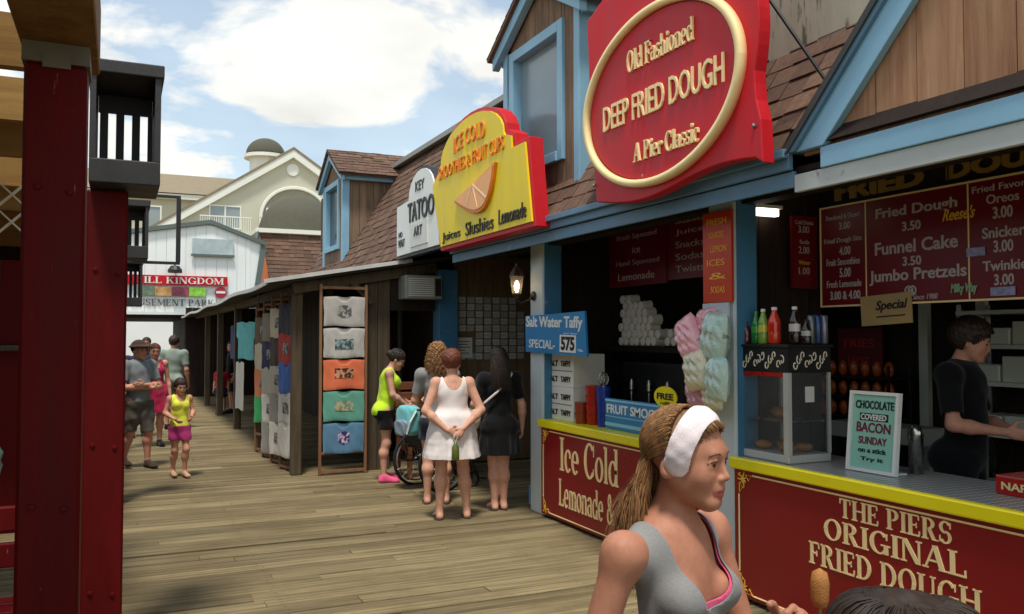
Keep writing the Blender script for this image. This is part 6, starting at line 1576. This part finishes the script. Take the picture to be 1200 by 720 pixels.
def scalp(p, mat, style='short', infl=.012, seed=1, back=-.06, front=.065):
    """hair cap over the cranium with a hairline; longer styles add locks"""
    S = SDF(); u, hc, R = p['u'], p['hc'], p['R']; P = p['P']
    S.ell(P(0, -.018, .04), V3(.077, .096, .085)*u, .02*u, R)
    if style in ('bob', 'long', 'curly'): S.ell(P(0, -.045, -.02), V3(.075, .07, .08)*u, .03*u, R)
    if style == 'bun': S.ell(P(0, -.115, .03), V3(.035, .035, .035)*u, .02*u, R)
    if style == 'curly': S.ell(P(0, -.03, .02), V3(.085, .095, .11)*u, .04*u, R); S.ell(P(0, -.06, -.1), V3(.105, .07, .1)*u, .05*u, R)
    v, q = S.surface(.006 if p['res'] < .008 else .008, infl=infl*u); v = smooth(v, q, 1, .5)
    l = (v-hc) @ R / u
    n = np.sin(l[:, 0]*150+seed)*np.sin(l[:, 1]*130+l[:, 2]*90)+.6*np.sin(l[:, 2]*240+l[:, 0]*170)
    amp = .011 if style == 'curly' else .0012 if p['res'] < .008 else .0035
    nn = v-hc; nn /= np.maximum(np.linalg.norm(nn, axis=1, keepdims=True), 1e-6); v = v+nn*(n*amp*u)[:, None]
    def f(x):
        l = (x-hc) @ R / u
        front_line = (l[:, 2]-(.062+.10*np.maximum(-0.0, .0)))  # forehead hairline
        side = np.where(l[:, 1] > .0, l[:, 2]-(.045+.35*(l[:, 1]-.03)), l[:, 2]-(back if style not in ('curly',) else -.3))
        side = np.where((l[:, 1] > -.03) & (l[:, 1] <= .0), l[:, 2]-(-.005 if style != 'curly' else -.3), side)
        return side*u
    v, fc = clip_mesh(v, q, f); return mesh_of('hair', v, fc, mat, p['o'])
def locks(p, mat, n, roots, sweep, r0, seed, name='hair'):
    """many tapered strands in one mesh; roots(rng)->head-local point, sweep(rng, root, t)->offset (metres, head axes)"""
    rg = random.Random(seed); mb = MB(); R, hc, u = p['R'], p['hc'], p['u']
    for i in range(n):
        a = roots(rg); st = rg.random(); pts = []; rs = []
        m = 7
        for j in range(m+1):
            t = j/m; off = sweep(rg if j == -1 else st, a, t, i); pts.append(tuple(hc+R @ (V3(*a)*u+V3(*off)*u))); rs.append(r0*(1-.75*t**1.5)*(.6+.8*((i*7) % 10)/10))
        mb.tube(pts, rs, 4, caps=False)
    return mesh_of(name, mb.v, mb.f, mat, p['o'])
def sandals(p, mat, name='sandal'):
    for n in 'lr':
        an = p['J']['an'+n]; s = -1 if n == 'l' else 1; h = p['h']; z = max(an[2]-.056*h, -.012)
        if an[2] > .066*h: continue
        out = []
        for i in range(20):
            t = 2*math.pi*i/20; y = .074*h*math.cos(t)+.034*h; x = .03*h*math.sin(t)*(1+.15*math.cos(t))+s*.004*h
            out.append((an[0]+x, an[1]+y))
        mb = MB(); mb.prism(flat(0, 0, 0), out, -.001, .012)
        y = an[1]+.07*h; mb.tube([(an[0]-.026*h+s*.005*h, y-.03*h, .012), (an[0]-.012*h+s*.006*h, y-.012*h, .04), (an[0]+s*.006*h, y+.005*h, .036), (an[0]+.014*h+s*.006*h, y-.012*h, .04), (an[0]+.03*h+s*.005*h, y-.03*h, .012)], .005, 6)
        mesh_of(name, mb.v, mb.f, mat, p['o'], smoothed=False)
def shoes(p, mat, name='shoe', infl=.008, top=.075):
    h = p['h']
    for n in 'lr':
        S = SDF(); an = p['J']['an'+n]; S.prims = [q for q in p['S'].prims if q[6] == 'foot' and abs((q[1]-an) @ V3(1, 0, 0)) < .03*h and np.linalg.norm(q[1]-an) < .12*h]
        v, q = S.surface(p['res'], infl=infl); v, fc = clip_mesh(v, q, lambda x: an[2]+.02*h-x[:, 2]); mesh_of(name, v, fc, mat, p['o'])

C_ = {k: cloth(k+'_cloth', lin(*c)) for k, c in dict(white=(236, 226, 222), black=(15, 14, 16), neon=(196, 232, 50), lemon=(232, 236, 80), heather=(140, 138, 136), pink=(236, 96, 140), magenta=(170, 50, 110), rose=(196, 44, 84), greyblue=(126, 132, 134), khaki=(92, 86, 76), sage=(140, 152, 140), redc=(186, 36, 40), navy=(46, 50, 66), brownc=(70, 52, 42)).items()}
Zv = lambda x, z: x[:, 2]-z
mn_ = np.minimum; mx_ = np.maximum

# ---- teenager in the foreground
ga = 160
p = person('teenage girl in a grey tank top with white headband walking past in the foreground', (1.085, 1.525, 0), ga, 1.63, 'f', .75, 'tan', hs=.86, bust=.72,
    pose=dict(head=(.0, .02, .915), chest=(0, .006, .745), elr=(.14, -.045, .63), wrr=(.15, .02, .49), ell=(-.135, .03, .635), wrl=(-.07, .115, .70), knr=(.05, .07, .30), anr=(.05, .02, .06), knl=(-.05, -.02, .285), anl=(-.05, -.1, .06)),
    res=.007, near=True, head_turn=rad(-9), head_tilt=rad(-3), hands=dict(l=dict(d=(.25, .6, .5), n=(1, .1, -.2), curl=1.2, side=-1)))
h = p['h']
def neck_tank(z_sh, scoop, wid, h, back=None, strap=.052):
    """tank top: keep below the scoop curve, narrow straps over the shoulders"""
    def f(x):
        X, Y, Z = x[:, 0], x[:, 1], x[:, 2]
        lim = np.where(Y > 0, scoop, back if back is not None else scoop+.04*h)
        neckv = -((z_sh-Z)/(z_sh-lim))                      # 0 at shoulder .. -1 at bottom of scoop
        r = 1-(np.abs(X)/wid)**2.2
        top = lim+(z_sh-lim)*np.clip((np.abs(X)/wid)**3.4, 0, 3)
        a = top-Z
        arm = strap*h*1.9-np.abs(X)+np.clip((.79*h-Z)*.9, 0, .2)
        return mn_(a, arm)
    return f
ft = neck_tank(.845*h, .732*h, .056*h, h, .77*h, .05)
wear(p, 'pink_bra', C_['pink'], ('torso',), .006, lambda x: mn_(mn_(neck_tank(.845*h, .740*h, .058*h, h, .77*h, .046)(x), Zv(x, .60*h)), 1), folds=0, solid=.002)
wear(p, 'tank_top', C_['heather'], ('torso',), .010, lambda x: mn_(ft(x), Zv(x, .50*h)), folds=.003, solid=.003, seed=3, sm=1)
wear(p, 'shorts', C_['navy'], ('torso', 'thigh'), .013, lambda x: mn_(.56*h-x[:, 2], Zv(x, .40*h)), folds=.003)
sandals(p, C_['black'])
scalp(p, HR['honey'], 'short', -.002, back=-.06)
# headband: a wide band over the crown behind the forehead, down behind the ears
S = SDF(); P = p['P']; S.ell(P(0, -.012, .038), V3(.078, .094, .086)*p['u'], .02, p['R'])
v, q = S.surface(.003, infl=.011); v = smooth(v, q, 1); l_ = (v-p['hc']) @ p['R'] / p['u']; t_ = l_[:, 1]-(.022+.30*(l_[:, 2]-.05)); nn_ = v-p['hc']; nn_ /= np.linalg.norm(nn_, axis=1, keepdims=True); v = v+nn_*(.006*np.clip(1-(t_/.03)**2, 0, 1)+.0009*np.sin(l_[:, 2]*160+l_[:, 0]*60)*np.cos(l_[:, 1]*140)-.003)[:, None]
def fband(x):
    l = (x-p['hc']) @ p['R'] / p['u']; t = l[:, 1]-(.022-.0+.30*(l[:, 2]-.05)); e = l[:, 2]+.03
    return mn_(mn_(.029-np.abs(t), 1), e)*p['u']
v, fc = clip_mesh(v, q, fband); mesh_of('headband', v, fc, cloth('headband_cloth', lin(238, 224, 226)), p['o'], solid=.004)
def swept_hair(p, mat, n, seed, r):
    """strands combed back from the band over the crown, then hanging behind the shoulders"""
    rg = random.Random(seed); mb = MB(); R, hc, u = p['R'], p['hc'], p['u']; c0 = V3(0, -.018, .038)
    for i in range(n):
        ph = rg.uniform(-1.75, 1.75); lay = rg.uniform(1.0, 1.09); rr = V3(.081, .099, .088)*lay
        d0 = V3(math.sin(ph), .0, math.cos(ph)); top = max(0, math.cos(ph)); s0 = rg.uniform(-.12, .5)
        end = 1.15+.75*top+rg.uniform(-.1, .25); pts = []; wv, w2 = rg.uniform(-1, 1), rg.uniform(0, 6.3)
        for j in range(7):
            th = s0+(end-s0)*j/6; k = 1-.42*(j/6)**1.5*abs(math.sin(ph))
            y, z = -math.sin(th)*max(abs(math.cos(ph)), .55), math.cos(th)*math.cos(ph)-.45*abs(math.sin(ph))*(th/1.5)
            q = V3(d0[0]*k, y, z); q /= max(np.linalg.norm(q), .3); pts.append(c0+q*rr)
        a, b_ = pts[-1], pts[-2]; t = a-b_; t /= np.linalg.norm(t)+1e-9; L = rg.uniform(.13, .32); p0 = a
        for j in range(1, 8):
            s_ = j/7; pts.append(p0+V3(.045*wv*s_+.006*math.sin(s_*8+w2), t[1]*.05*s_*(1-.5*s_)-.05*s_*(.3+abs(w2-3.1)/3)+.010*math.sin(s_*6+w2), -L*s_+t[2]*.02*s_))
        m = len(pts); mb.tube([tuple(hc+R @ (q*u)) for q in pts], [r*(1 if j < m-5 else .9-.17*(j-m+5)) for j in range(m)], 4, caps=False)
    return mesh_of('hair', mb.v, mb.f, mat, p['o'])
swept_hair(p, HR['honey'], 4200, 5, .0013); swept_hair(p, HR['honey'], 300, 77, .0006)
# hairline strands in front of the band
mb = MB(); rg = random.Random(3)
for i in range(240):
    t = rg.uniform(-1.25, 1.25); z0 = .088-.052*abs(math.sin(t))**2.4
    a = P(.066*math.sin(t)*1.02, .018+.071*math.cos(t)*.96+rg.uniform(-.004, .003), z0+rg.uniform(-.004, .006)); b_ = P(.073*math.sin(t), .02+.044*math.cos(t)*.6, .116-.062*abs(math.sin(t))**2.2)
    mb.tube([tuple(a), tuple((a+b_)/2+(a+b_-2*p['hc'])/2*.012), tuple(b_)], [.0006, .0014, .0016], 4)
mesh_of('hairline', mb.v, mb.f, HR['honey'], p['o'])
cdw = world_of(p['o']) @ Vector(p['J']['wrl']+V3(-.045, .05, .03))
cd = thing('corn_dog', 'golden fried snack on a stick held in the girl\'s raised hand', 'snack', tuple(cdw))
mb = MB(); mb.tube([(cdw.x-.0, cdw.y, cdw.z-.07), (cdw.x, cdw.y-.01, cdw.z+.03)], .004, 6); mb.build('stick', M['tan_board'], cd)
mb = MB(); rg = random.Random(2); mb.lathe((cdw.x, cdw.y-.01, cdw.z+.02), [(.0, 0), (.013, .006), (.018, .02), (.019, .055), (.015, .075), (.0, .084)], 14); mb.build('batter', dough, cd, smooth=True)

# ---- child passing close to the camera, only the top of the head in view
p = person('child with dark brown hair passing at the bottom right corner in front of the counter', (.935, .81, 0), 150, 1.40, 'f', .9, 'tan', res=.009, head_turn=rad(10))
h = p['h']
scalp(p, HR['dark'], 'bob', .014, back=-.09, seed=4)
def rootc(rg):
    t = rg.uniform(-math.pi, math.pi); r = math.sqrt(rg.random()); return (.05*r*math.sin(t), -.018+.06*r*math.cos(t), .125)
def sweepc(st, a, t, i):
    th = math.atan2(a[0], a[1]+.018); r = .098*math.sin(min(1.9, t*2.0)); b = random.Random(i); front = math.cos(th) > .35
    zz = .0-.122*(1-math.cos(min(1.57, t*1.75))) - (0 if front else .12*max(0, t-.6))
    return (math.sin(th)*r*.86-a[0]*t, math.cos(th)*r*1.0*(1 if not front else .9)-(a[1]+.018)*t, zz*(.42 if front else 1)+.004*b.uniform(-1, 1))
locks(p, HR['dark'], 2600, rootc, sweepc, .0016, 8)
wear(p, 'tshirt', C_['brownc'], ('torso', 'uarm'), .012, lambda x: mn_(mn_(.865*h-x[:, 2], Zv(x, .47*h)), sleeve(p, .72)(x)))
wear(p, 'shorts', C_['navy'], ('torso', 'thigh'), .014, lambda x: mn_(.54*h-x[:, 2], Zv(x, .33*h)))
sandals(p, C_['black'])

# ---- stall worker
p = person('stall worker in a black T-shirt with short dark hair behind the fried dough counter', (4.95, 3.81, .03), 158, 1.84, 'm', 1.02, 'ruddy',
    pose=dict(elr=(.17, .02, .64), wrr=(.10, .16, .62), ell=(-.15, .03, .635), wrl=(-.07, .17, .60), head=(0, .035, .918), chest=(0, .012, .74)), head_turn=rad(-15), head_tilt=rad(-14))
h = p['h']
scalp(p, HR['dark'], 'short', .03, back=-.06)
fur(p, HR['dark'], 900, .08, .0035, 5, fwd=-.1)
wear(p, 'tshirt', C_['black'], ('torso', 'uarm'), .020, lambda x: mn_(mn_(.865*h-x[:, 2], Zv(x, .45*h)), sleeve(p, .8)(x)))
wear(p, 'trousers', C_['black'], ('torso', 'thigh', 'shin'), .014, lambda x: mn_(.55*h-x[:, 2], Zv(x, .05*h)))
shoes(p, C_['black'])

# ---- woman in the white sleeveless dress, hands behind her back
p = person('woman with short dark hair in a white sleeveless dress, hands clasped behind her back', (2.94, 7.78, 0), 12, 1.62, 'f', 1.16, 'fair',
    pose=dict(ell=(-.165, -.055, .645), wrl=(-.045, -.125, .535), elr=(.165, -.055, .645), wrr=(.045, -.135, .545), hipl=(-.055, 0, .515), knl=(-.065, .008, .285), anl=(-.075, -.01, .045), knr=(.07, .008, .285), anr=(.088, -.01, .045)), head_tilt=rad(-6), head_turn=rad(14),
    hands=dict(l=dict(d=(.9, -.15, -.25), n=(.1, 1, 0), curl=.8, side=1), r=dict(d=(-.55, -.25, -.7), n=(0, 1, 0), curl=.7, side=-1)))
h = p['h']
def skirt(S, p=p, zt=.60, zb=.345, rt=.118, rb=.165, dp=.8):
    for i in range(9):
        t = i/8; z = (zt+(zb-.03-zt)*t)*p['h']; S.ell(V3(0, 0, z), V3((rt+(rb-rt)*t)*p['h'], (rt+(rb-rt)*t)*p['h']*dp, .05*p['h']), .04)
def fdress(x):
    X, Y, Z = x[:, 0], x[:, 1], x[:, 2]
    top = np.where(Y < 0, .765*h, .74*h)+.11*h*np.clip((np.abs(X)/(.07*h))**2.6, 0, 1.4)
    return mn_(mn_(top-Z, Zv(x, .365*h)), .098*h-np.abs(X)+np.clip((.78*h-Z)*1.0, 0, .3))
wear(p, 'dress', C_['white'], ('torso',), .016, fdress, skirt, folds=.005, solid=.003, seed=4, drape=True)
scalp(p, HR['auburn'], 'short', .022, back=-.07)
fur(p, HR['auburn'], 700, .07, .0035, 4)
sandals(p, C_['brownc'])
gpo = world_of(p['o']) @ Vector((-.005*h, -.165*h, .46*h))
gb = thing('green_bottle', 'small olive green bottle dangling from the white dressed woman\'s hand', 'bottle', (gpo.x, gpo.y, gpo.z-.13))
mb = MB(); mb.lathe((gpo.x, gpo.y, gpo.z-.15), [(.03, 0), (.036, .01), (.036, .12), (.018, .15), (.014, .17)], 14); mb.build('body', paint('olive_plastic', lin(96, 104, 44), .4, .2, 20), gb, smooth=True)
mb = MB(); mb.tube([(gpo.x, gpo.y, gpo.z+.02), (gpo.x+.02, gpo.y, gpo.z+.06), (gpo.x, gpo.y, gpo.z+.10), (gpo.x-.02, gpo.y, gpo.z+.06)], .004, 5, close=True); mb.build('loop', M['paper'], gb)

# ---- woman in black with a white bag strap
p = person('woman with long dark hair in a black top and skirt wearing a white shoulder bag', (3.52, 7.98, 0), 8, 1.64, 'f', 1.12, 'fair',
    pose=dict(ell=(-.155, .0, .65), wrl=(-.13, .12, .58), elr=(.15, -.01, .64), wrr=(.16, .02, .50), knl=(-.03, .008, .285), anl=(-.028, -.01, .045), knr=(.032, .008, .285), anr=(.03, -.01, .045)), head_tilt=rad(-14))
h = p['h']
wear(p, 'top', C_['black'], ('torso', 'uarm'), .016, lambda x: mn_(mn_(.865*h-x[:, 2], Zv(x, .50*h)), sleeve(p, .72)(x)), folds=.006)
wear(p, 'skirt', C_['black'], ('torso',), .018, lambda x: mn_(.55*h-x[:, 2], Zv(x, .345*h)), lambda S, p=p: skirt(S, p, .55, .335, .1, .115, .85), folds=.005, seed=7, drape=True)
scalp(p, HR['dark'], 'long', .012, back=-.1)
def rootl(rg):
    t = rg.uniform(-1.5, 1.5); z = rg.uniform(-.04, .12); rr = math.sqrt(max(.03, 1-((z-.036)/.09)**2)); return (.082*math.sin(t)*rr, -.016-.098*math.cos(t)*rr, z)
def sweepl(st, a, t, i):
    b = random.Random(i); w1 = b.uniform(-1, 1); L = b.uniform(.22, .34)+max(0, a[2])
    return (a[0]*.25*t+.015*w1*t+.006*math.sin(t*9+w1*5), -.03*math.sin(t*3)+.0*t-.02*w1*t, -L*t)
locks(p, HR['dark'], 800, rootl, sweepl, .004, 11)
sandals(p, C_['brownc'])
sb = thing('shoulder_bag', 'cream shoulder bag with white strap hanging at the black dressed woman\'s side', 'bag', (3.3, 7.95, .9))
R_ = world_of(p['o']); T = lambda x, y, z: tuple(R_ @ Vector((x*h, y*h, z*h)))
mb = MB(); mb.tube([T(-.13, .02, .62), T(-.105, -.06, .665), T(-.04, -.088, .725), T(.03, -.082, .785), T(.072, -.045, .838), T(.085, .0, .845)], .011, 6); mb.build('strap', C_['white'], sb)
mb = MB(); rg = random.Random(1); mb.blob(T(-.155, .02, .565), (.06, .12, .12), 16, .04, rg, 10); mb.build('body', cloth('cream_bag_cloth', lin(214, 200, 180)), sb, smooth=True)

# ---- curly haired woman ahead of the white dress
p = person('woman with big curly light brown hair standing ahead of the white dress', (3.06, 8.55, 0), 20, 1.68, 'f', 1.0, 'fair', head_tilt=rad(-4), pose=dict(elr=(.14, .02, .64), wrr=(.09, .14, .62), ell=(-.14, .02, .64), wrl=(-.1, .14, .62)))
h = p['h']
scalp(p, HR['curly'], 'curly', .01, seed=2)
def rooth(rg):
    t = rg.uniform(-2.3, 2.3); z = rg.uniform(-.1, .13); k = math.sqrt(max(.05, 1-((z-.02)/.135)**2)); return (.095*math.sin(t)*k, -.03-.1*math.cos(t)*k, z)
def sweeph(st, a, t, i):
    b = random.Random(i); return (a[0]*.3*t+.016*math.sin(t*16+i), -.02*t+.016*math.cos(t*16+i), -b.uniform(.08, .2)*t)
locks(p, HR['curly'], 600, rooth, sweeph, .004, 14)
wear(p, 'top', C_['heather'], ('torso', 'uarm'), .014, lambda x: mn_(mn_(.865*h-x[:, 2], Zv(x, .5*h)), sleeve(p, .72)(x)))
wear(p, 'shorts', C_['navy'], ('torso', 'thigh'), .014, lambda x: mn_(.54*h-x[:, 2], Zv(x, .40*h)))
sandals(p, C_['brownc'])

# ---- woman in the neon tank leaning over the wheelchair
p = person('woman in a neon yellow tank top and black shorts looking down by the wheelchair', (2.95, 10.1, 0), 105, 1.64, 'f', .98, 'fair',
    pose=dict(pel=(0, -.01, .53), chest=(0, .02, .735), neck=(0, .035, .825), head=(0, .085, .895), shl=(-.098, .025, .80), shr=(.098, .025, .80), ell=(-.12, .07, .655), wrl=(-.09, .17, .575), elr=(.125, .05, .645), wrr=(.10, .155, .565)), head_tilt=rad(-26))
h = p['h']
scalp(p, HR['dark'], 'bun', .010, back=-.06); fur(p, HR['dark'], 600, .08, .003, 6)
wear(p, 'tank_top', C_['neon'], ('torso',), .018, lambda x: mn_(neck_tank(.84*h, .74*h, .055*h, h, .76*h, .05)(x), Zv(x, .495*h)), folds=.006)
wear(p, 'shorts', C_['black'], ('torso', 'thigh'), .016, lambda x: mn_(.53*h-x[:, 2], Zv(x, .39*h)))
shoes(p, C_['pink'])

# ---- girl in lemon top and magenta shorts, walking
p = person('girl in a lemon yellow top and magenta shorts strolling down the left side', (.70, 11.45, 0), 165, 1.22, 'f', .92, 'ruddy',
    pose=dict(ell=(-.14, -.01, .66), wrl=(-.08, .11, .61), elr=(.14, -.02, .66), wrr=(.08, .10, .60), knl=(-.045, .07, .29), anl=(-.045, .03, .055), knr=(.045, -.0, .28), anr=(.04, -.07, .06)), head_tilt=rad(-10))
h = p['h']
scalp(p, HR['dark'], 'bob', .010, back=-.085); fur(p, HR['dark'], 500, .1, .003, 7, zmin=-.08)
wear(p, 'top', C_['lemon'], ('torso',), .014, lambda x: mn_(neck_tank(.84*h, .775*h, .055*h, h, .79*h, .053)(x), Zv(x, .475*h)), folds=.005)
wear(p, 'shorts', C_['magenta'], ('torso', 'thigh'), .016, lambda x: mn_(.53*h-x[:, 2], Zv(x, .385*h)))
shoes(p, cloth('tan_shoe', lin(190, 150, 120)), infl=.004)

# ---- man with hat, arms folded
p = person('man in a grey polo shirt, brown cap and dark shorts with folded arms, walking', (.24, 12.5, 0), 150, 1.70, 'm', 1.1, 'ruddy',
    pose=dict(ell=(-.155, .03, .645), wrl=(.03, .135, .655), elr=(.155, .03, .64), wrr=(-.05, .125, .63), knl=(-.055, .06, .29), anl=(-.06, .045, .05), knr=(.05, -.02, .28), anr=(.05, -.11, .065)), head_turn=rad(-12),
    hands=dict(l=dict(d=(1, .1, .05), n=(0, -1, .2), curl=.5), r=dict(d=(-1, .1, -.05), n=(0, -1, .2), curl=.5)))
h = p['h']
scalp(p, HR['dark'], 'short', .012)
S = SDF(); S.ell(p['P'](0, -.012, .05), V3(.08, .1, .08)*p['u'], .02, p['R']); S.ell(p['P'](0, .075, .05), V3(.085, .10, .012)*p['u'], .02, p['R']); S.ell(p['P'](0, 0, .05), V3(.115, .13, .01)*p['u'], .02, p['R'])
v, q = S.surface(.008, infl=.014); v, fc = clip_mesh(v, q, lambda x: ((x-p['hc']) @ p['R'])[:, 2]-.034*p['u']); mesh_of('cap', v, fc, C_['brownc'], p['o'])
wear(p, 'polo_shirt', C_['greyblue'], ('torso', 'uarm'), .018, lambda x: mn_(mn_(.865*h-x[:, 2], Zv(x, .49*h)), sleeve(p, .72)(x)), folds=.006)
wear(p, 'shorts', C_['khaki'], ('torso', 'thigh'), .022, lambda x: mn_(.53*h-x[:, 2], Zv(x, .29*h)), folds=.006)
shoes(p, C_['brownc'])

# ---- woman in rose dress further on
p = person('woman in a rose red dress walking behind the man with the cap', (.52, 14.9, 0), 170, 1.64, 'f', 1.05, 'ruddy', res=.011,
    pose=dict(knl=(-.05, .05, .29), anl=(-.05, .03, .05), anr=(.05, -.06, .06)), head_tilt=rad(-4))
h = p['h']
scalp(p, HR['auburn'], 'bob', .014)
wear(p, 'dress', C_['rose'], ('torso',), .016, lambda x: mn_(neck_tank(.84*h, .76*h, .055*h, h, .78*h, .055)(x), Zv(x, .33*h)), lambda S, p=p: skirt(S, p, .58, .32, .11, .135, .85), folds=.006, drape=True)
shoes(p, C_['black'])
# ---- distant visitors
def visitor(label, loc, face, h, sex, skin, hair, top, low, lowz, res=.013, **k):
    p = person(label, loc, face, h, sex, 1.05, skin, res=res, group=None, **k)
    scalp(p, HR[hair], 'short' if sex == 'm' else 'bob', .014)
    hh = p['h']; wear(p, 'shirt', C_[top], ('torso', 'uarm'), .018, lambda x: mn_(mn_(.865*hh-x[:, 2], Zv(x, .49*hh)), sleeve(p, .72)(x)))
    wear(p, 'shorts', C_[low], ('torso', 'thigh', 'shin'), .018, lambda x: mn_(.53*hh-x[:, 2], Zv(x, lowz*hh))); shoes(p, C_['black'])
visitor('man in a sage green T-shirt with dark hair standing beyond the rose dress', (.95, 17.5, 0), 15, 1.78, 'm', 'ruddy', 'dark', 'sage', 'khaki', .28)
visitor('visitor in dark clothes glimpsed between the man with the cap and the rose dress', (.32, 16.3, 0), 170, 1.68, 'm', 'ruddy', 'dark', 'navy', 'navy', .05)
visitor('dark haired visitor in black at the mouth of the hall passage', (.55, 20.5, 0), 190, 1.74, 'm', 'tan', 'dark', 'black', 'navy', .05)
visitor('small child in a red shirt beside the grown-up in black at the shed', (2.12, 20.4, 0), 200, 1.12, 'f', 'ruddy', 'dark', 'redc', 'navy', .34)
visitor('grown-up in black standing behind the child with the red shirt', (2.38, 20.6, 0), 260, 1.66, 'm', 'ruddy', 'dark', 'black', 'brownc', .3)
SUN_E, SUN_A, SKY_S, CLOUD, EXPO = 3.5, 8.0, 0.09, 11.6, 0.0
CLOUD_LOC = (0.3, 0.2, 0.0)
# ================================================================== LIGHT, SKY, CAMERA
sc = bpy.context.scene
cam = D.cameras.new('camera'); co = D.objects.new('camera', cam); C.objects.link(co); sc.camera = co
cam.sensor_width = 36; cam.lens = 30; cam.clip_end = 2000; cam.clip_start = 0.02
co.location = (0, 0, 1.75); co.rotation_euler = (rad(92.0), 0, rad(-24.7))
SUN = Vector((0.15, 0.32, -1.0)).normalized()     # direction the light travels
elev = math.asin(-SUN.z); az = math.atan2(-SUN.x, -SUN.y)
sl = D.lights.new('sun', 'SUN'); sl.energy = SUN_E; sl.angle = rad(SUN_A); sl.color = (1.0, .95, .86)
so = D.objects.new('sun', sl); C.objects.link(so); so.rotation_euler = SUN.to_track_quat('-Z', 'Y').to_euler(); so.location = (0, 0, 20)
w = D.worlds.new('World'); sc.world = w; w.use_nodes = True; nt = w.node_tree
bgd = nt.nodes['Background']
sky = N(nt, 'ShaderNodeTexSky', sky_type='NISHITA', sun_disc=False); sky.sun_elevation = elev; sky.sun_rotation = az
sky.air_density = 1.0; sky.dust_density = .8; sky.ozone_density = 2.0
tc = N(nt, 'ShaderNodeTexCoord'); sep = N(nt, 'ShaderNodeSeparateXYZ'); nt.links.new(tc.outputs['Generated'], sep.inputs[0])
mx = N(nt, 'ShaderNodeMath', operation='MAXIMUM'); mx.inputs[1].default_value = .0; nt.links.new(sep.outputs['Z'], mx.inputs[0])
ad = N(nt, 'ShaderNodeMath', operation='ADD'); ad.inputs[1].default_value = .22; nt.links.new(mx.outputs[0], ad.inputs[0])
dv = N(nt, 'ShaderNodeVectorMath', operation='SCALE'); inv = N(nt, 'ShaderNodeMath', operation='DIVIDE'); inv.inputs[0].default_value = 1.0
nt.links.new(ad.outputs[0], inv.inputs[1]); nt.links.new(tc.outputs['Generated'], dv.inputs[0]); nt.links.new(inv.outputs[0], dv.inputs['Scale'])
mp = N(nt, 'ShaderNodeMapping'); mp.inputs['Location'].default_value = CLOUD_LOC; nt.links.new(dv.outputs[0], mp.inputs[0])
n1 = N(nt, 'ShaderNodeTexNoise', i_Scale=2.0, i_Detail=9.0, i_Roughness=.52, i_Distortion=.25); nt.links.new(mp.outputs[0], n1.inputs['Vector'])
cr = nt.nodes.new('ShaderNodeValToRGB'); cr.color_ramp.elements[0].position = .475; cr.color_ramp.elements[1].position = .56
cr.color_ramp.elements[0].color = (0, 0, 0, 1); cr.color_ramp.elements[1].color = (1, 1, 1, 1)
nt.links.new(n1.outputs['Fac'], cr.inputs[0])
hz = N(nt, 'ShaderNodeMapRange', i_From_Min=0.0, i_From_Max=.5, i_To_Min=.55, i_To_Max=.25); nt.links.new(sep.outputs['Z'], hz.inputs['Value'])
mxa = N(nt, 'ShaderNodeMath', operation='MAXIMUM'); nt.links.new(cr.outputs[0], mxa.inputs[0]); nt.links.new(hz.outputs[0], mxa.inputs[1])
n2 = N(nt, 'ShaderNodeTexNoise', i_Scale=2.2, i_Detail=6.0); nt.links.new(mp.outputs[0], n2.inputs['Vector'])
sh = N(nt, 'ShaderNodeMapRange', i_From_Min=.3, i_From_Max=.7, i_To_Min=CLOUD*.8, i_To_Max=CLOUD*1.15); nt.links.new(n2.outputs['Fac'], sh.inputs['Value'])
comb = N(nt, 'ShaderNodeVectorMath', operation='SCALE'); comb.inputs[0].default_value = (1.0, .995, .95); nt.links.new(sh.outputs[0], comb.inputs['Scale'])
mixc = N(nt, 'ShaderNodeMix', data_type='RGBA'); nt.links.new(mxa.outputs[0], mixc.inputs[0]); skb = N(nt, 'ShaderNodeVectorMath', operation='MULTIPLY'); skb.inputs[1].default_value = (1.75, 2.1, 2.0); nt.links.new(sky.outputs[0], skb.inputs[0]); nt.links.new(skb.outputs[0], mixc.inputs[6]); nt.links.new(comb.outputs[0], mixc.inputs[7])
nt.links.new(mixc.outputs[2], bgd.inputs['Color']); bgd.inputs['Strength'].default_value = SKY_S
sc.view_settings.view_transform = 'Standard'; sc.view_settings.look = 'None'; sc.view_settings.exposure = EXPO; sc.view_settings.gamma = 1
sc.view_settings.use_curve_mapping = False
sc.cycles.max_bounces = 8; sc.cycles.use_denoising = True
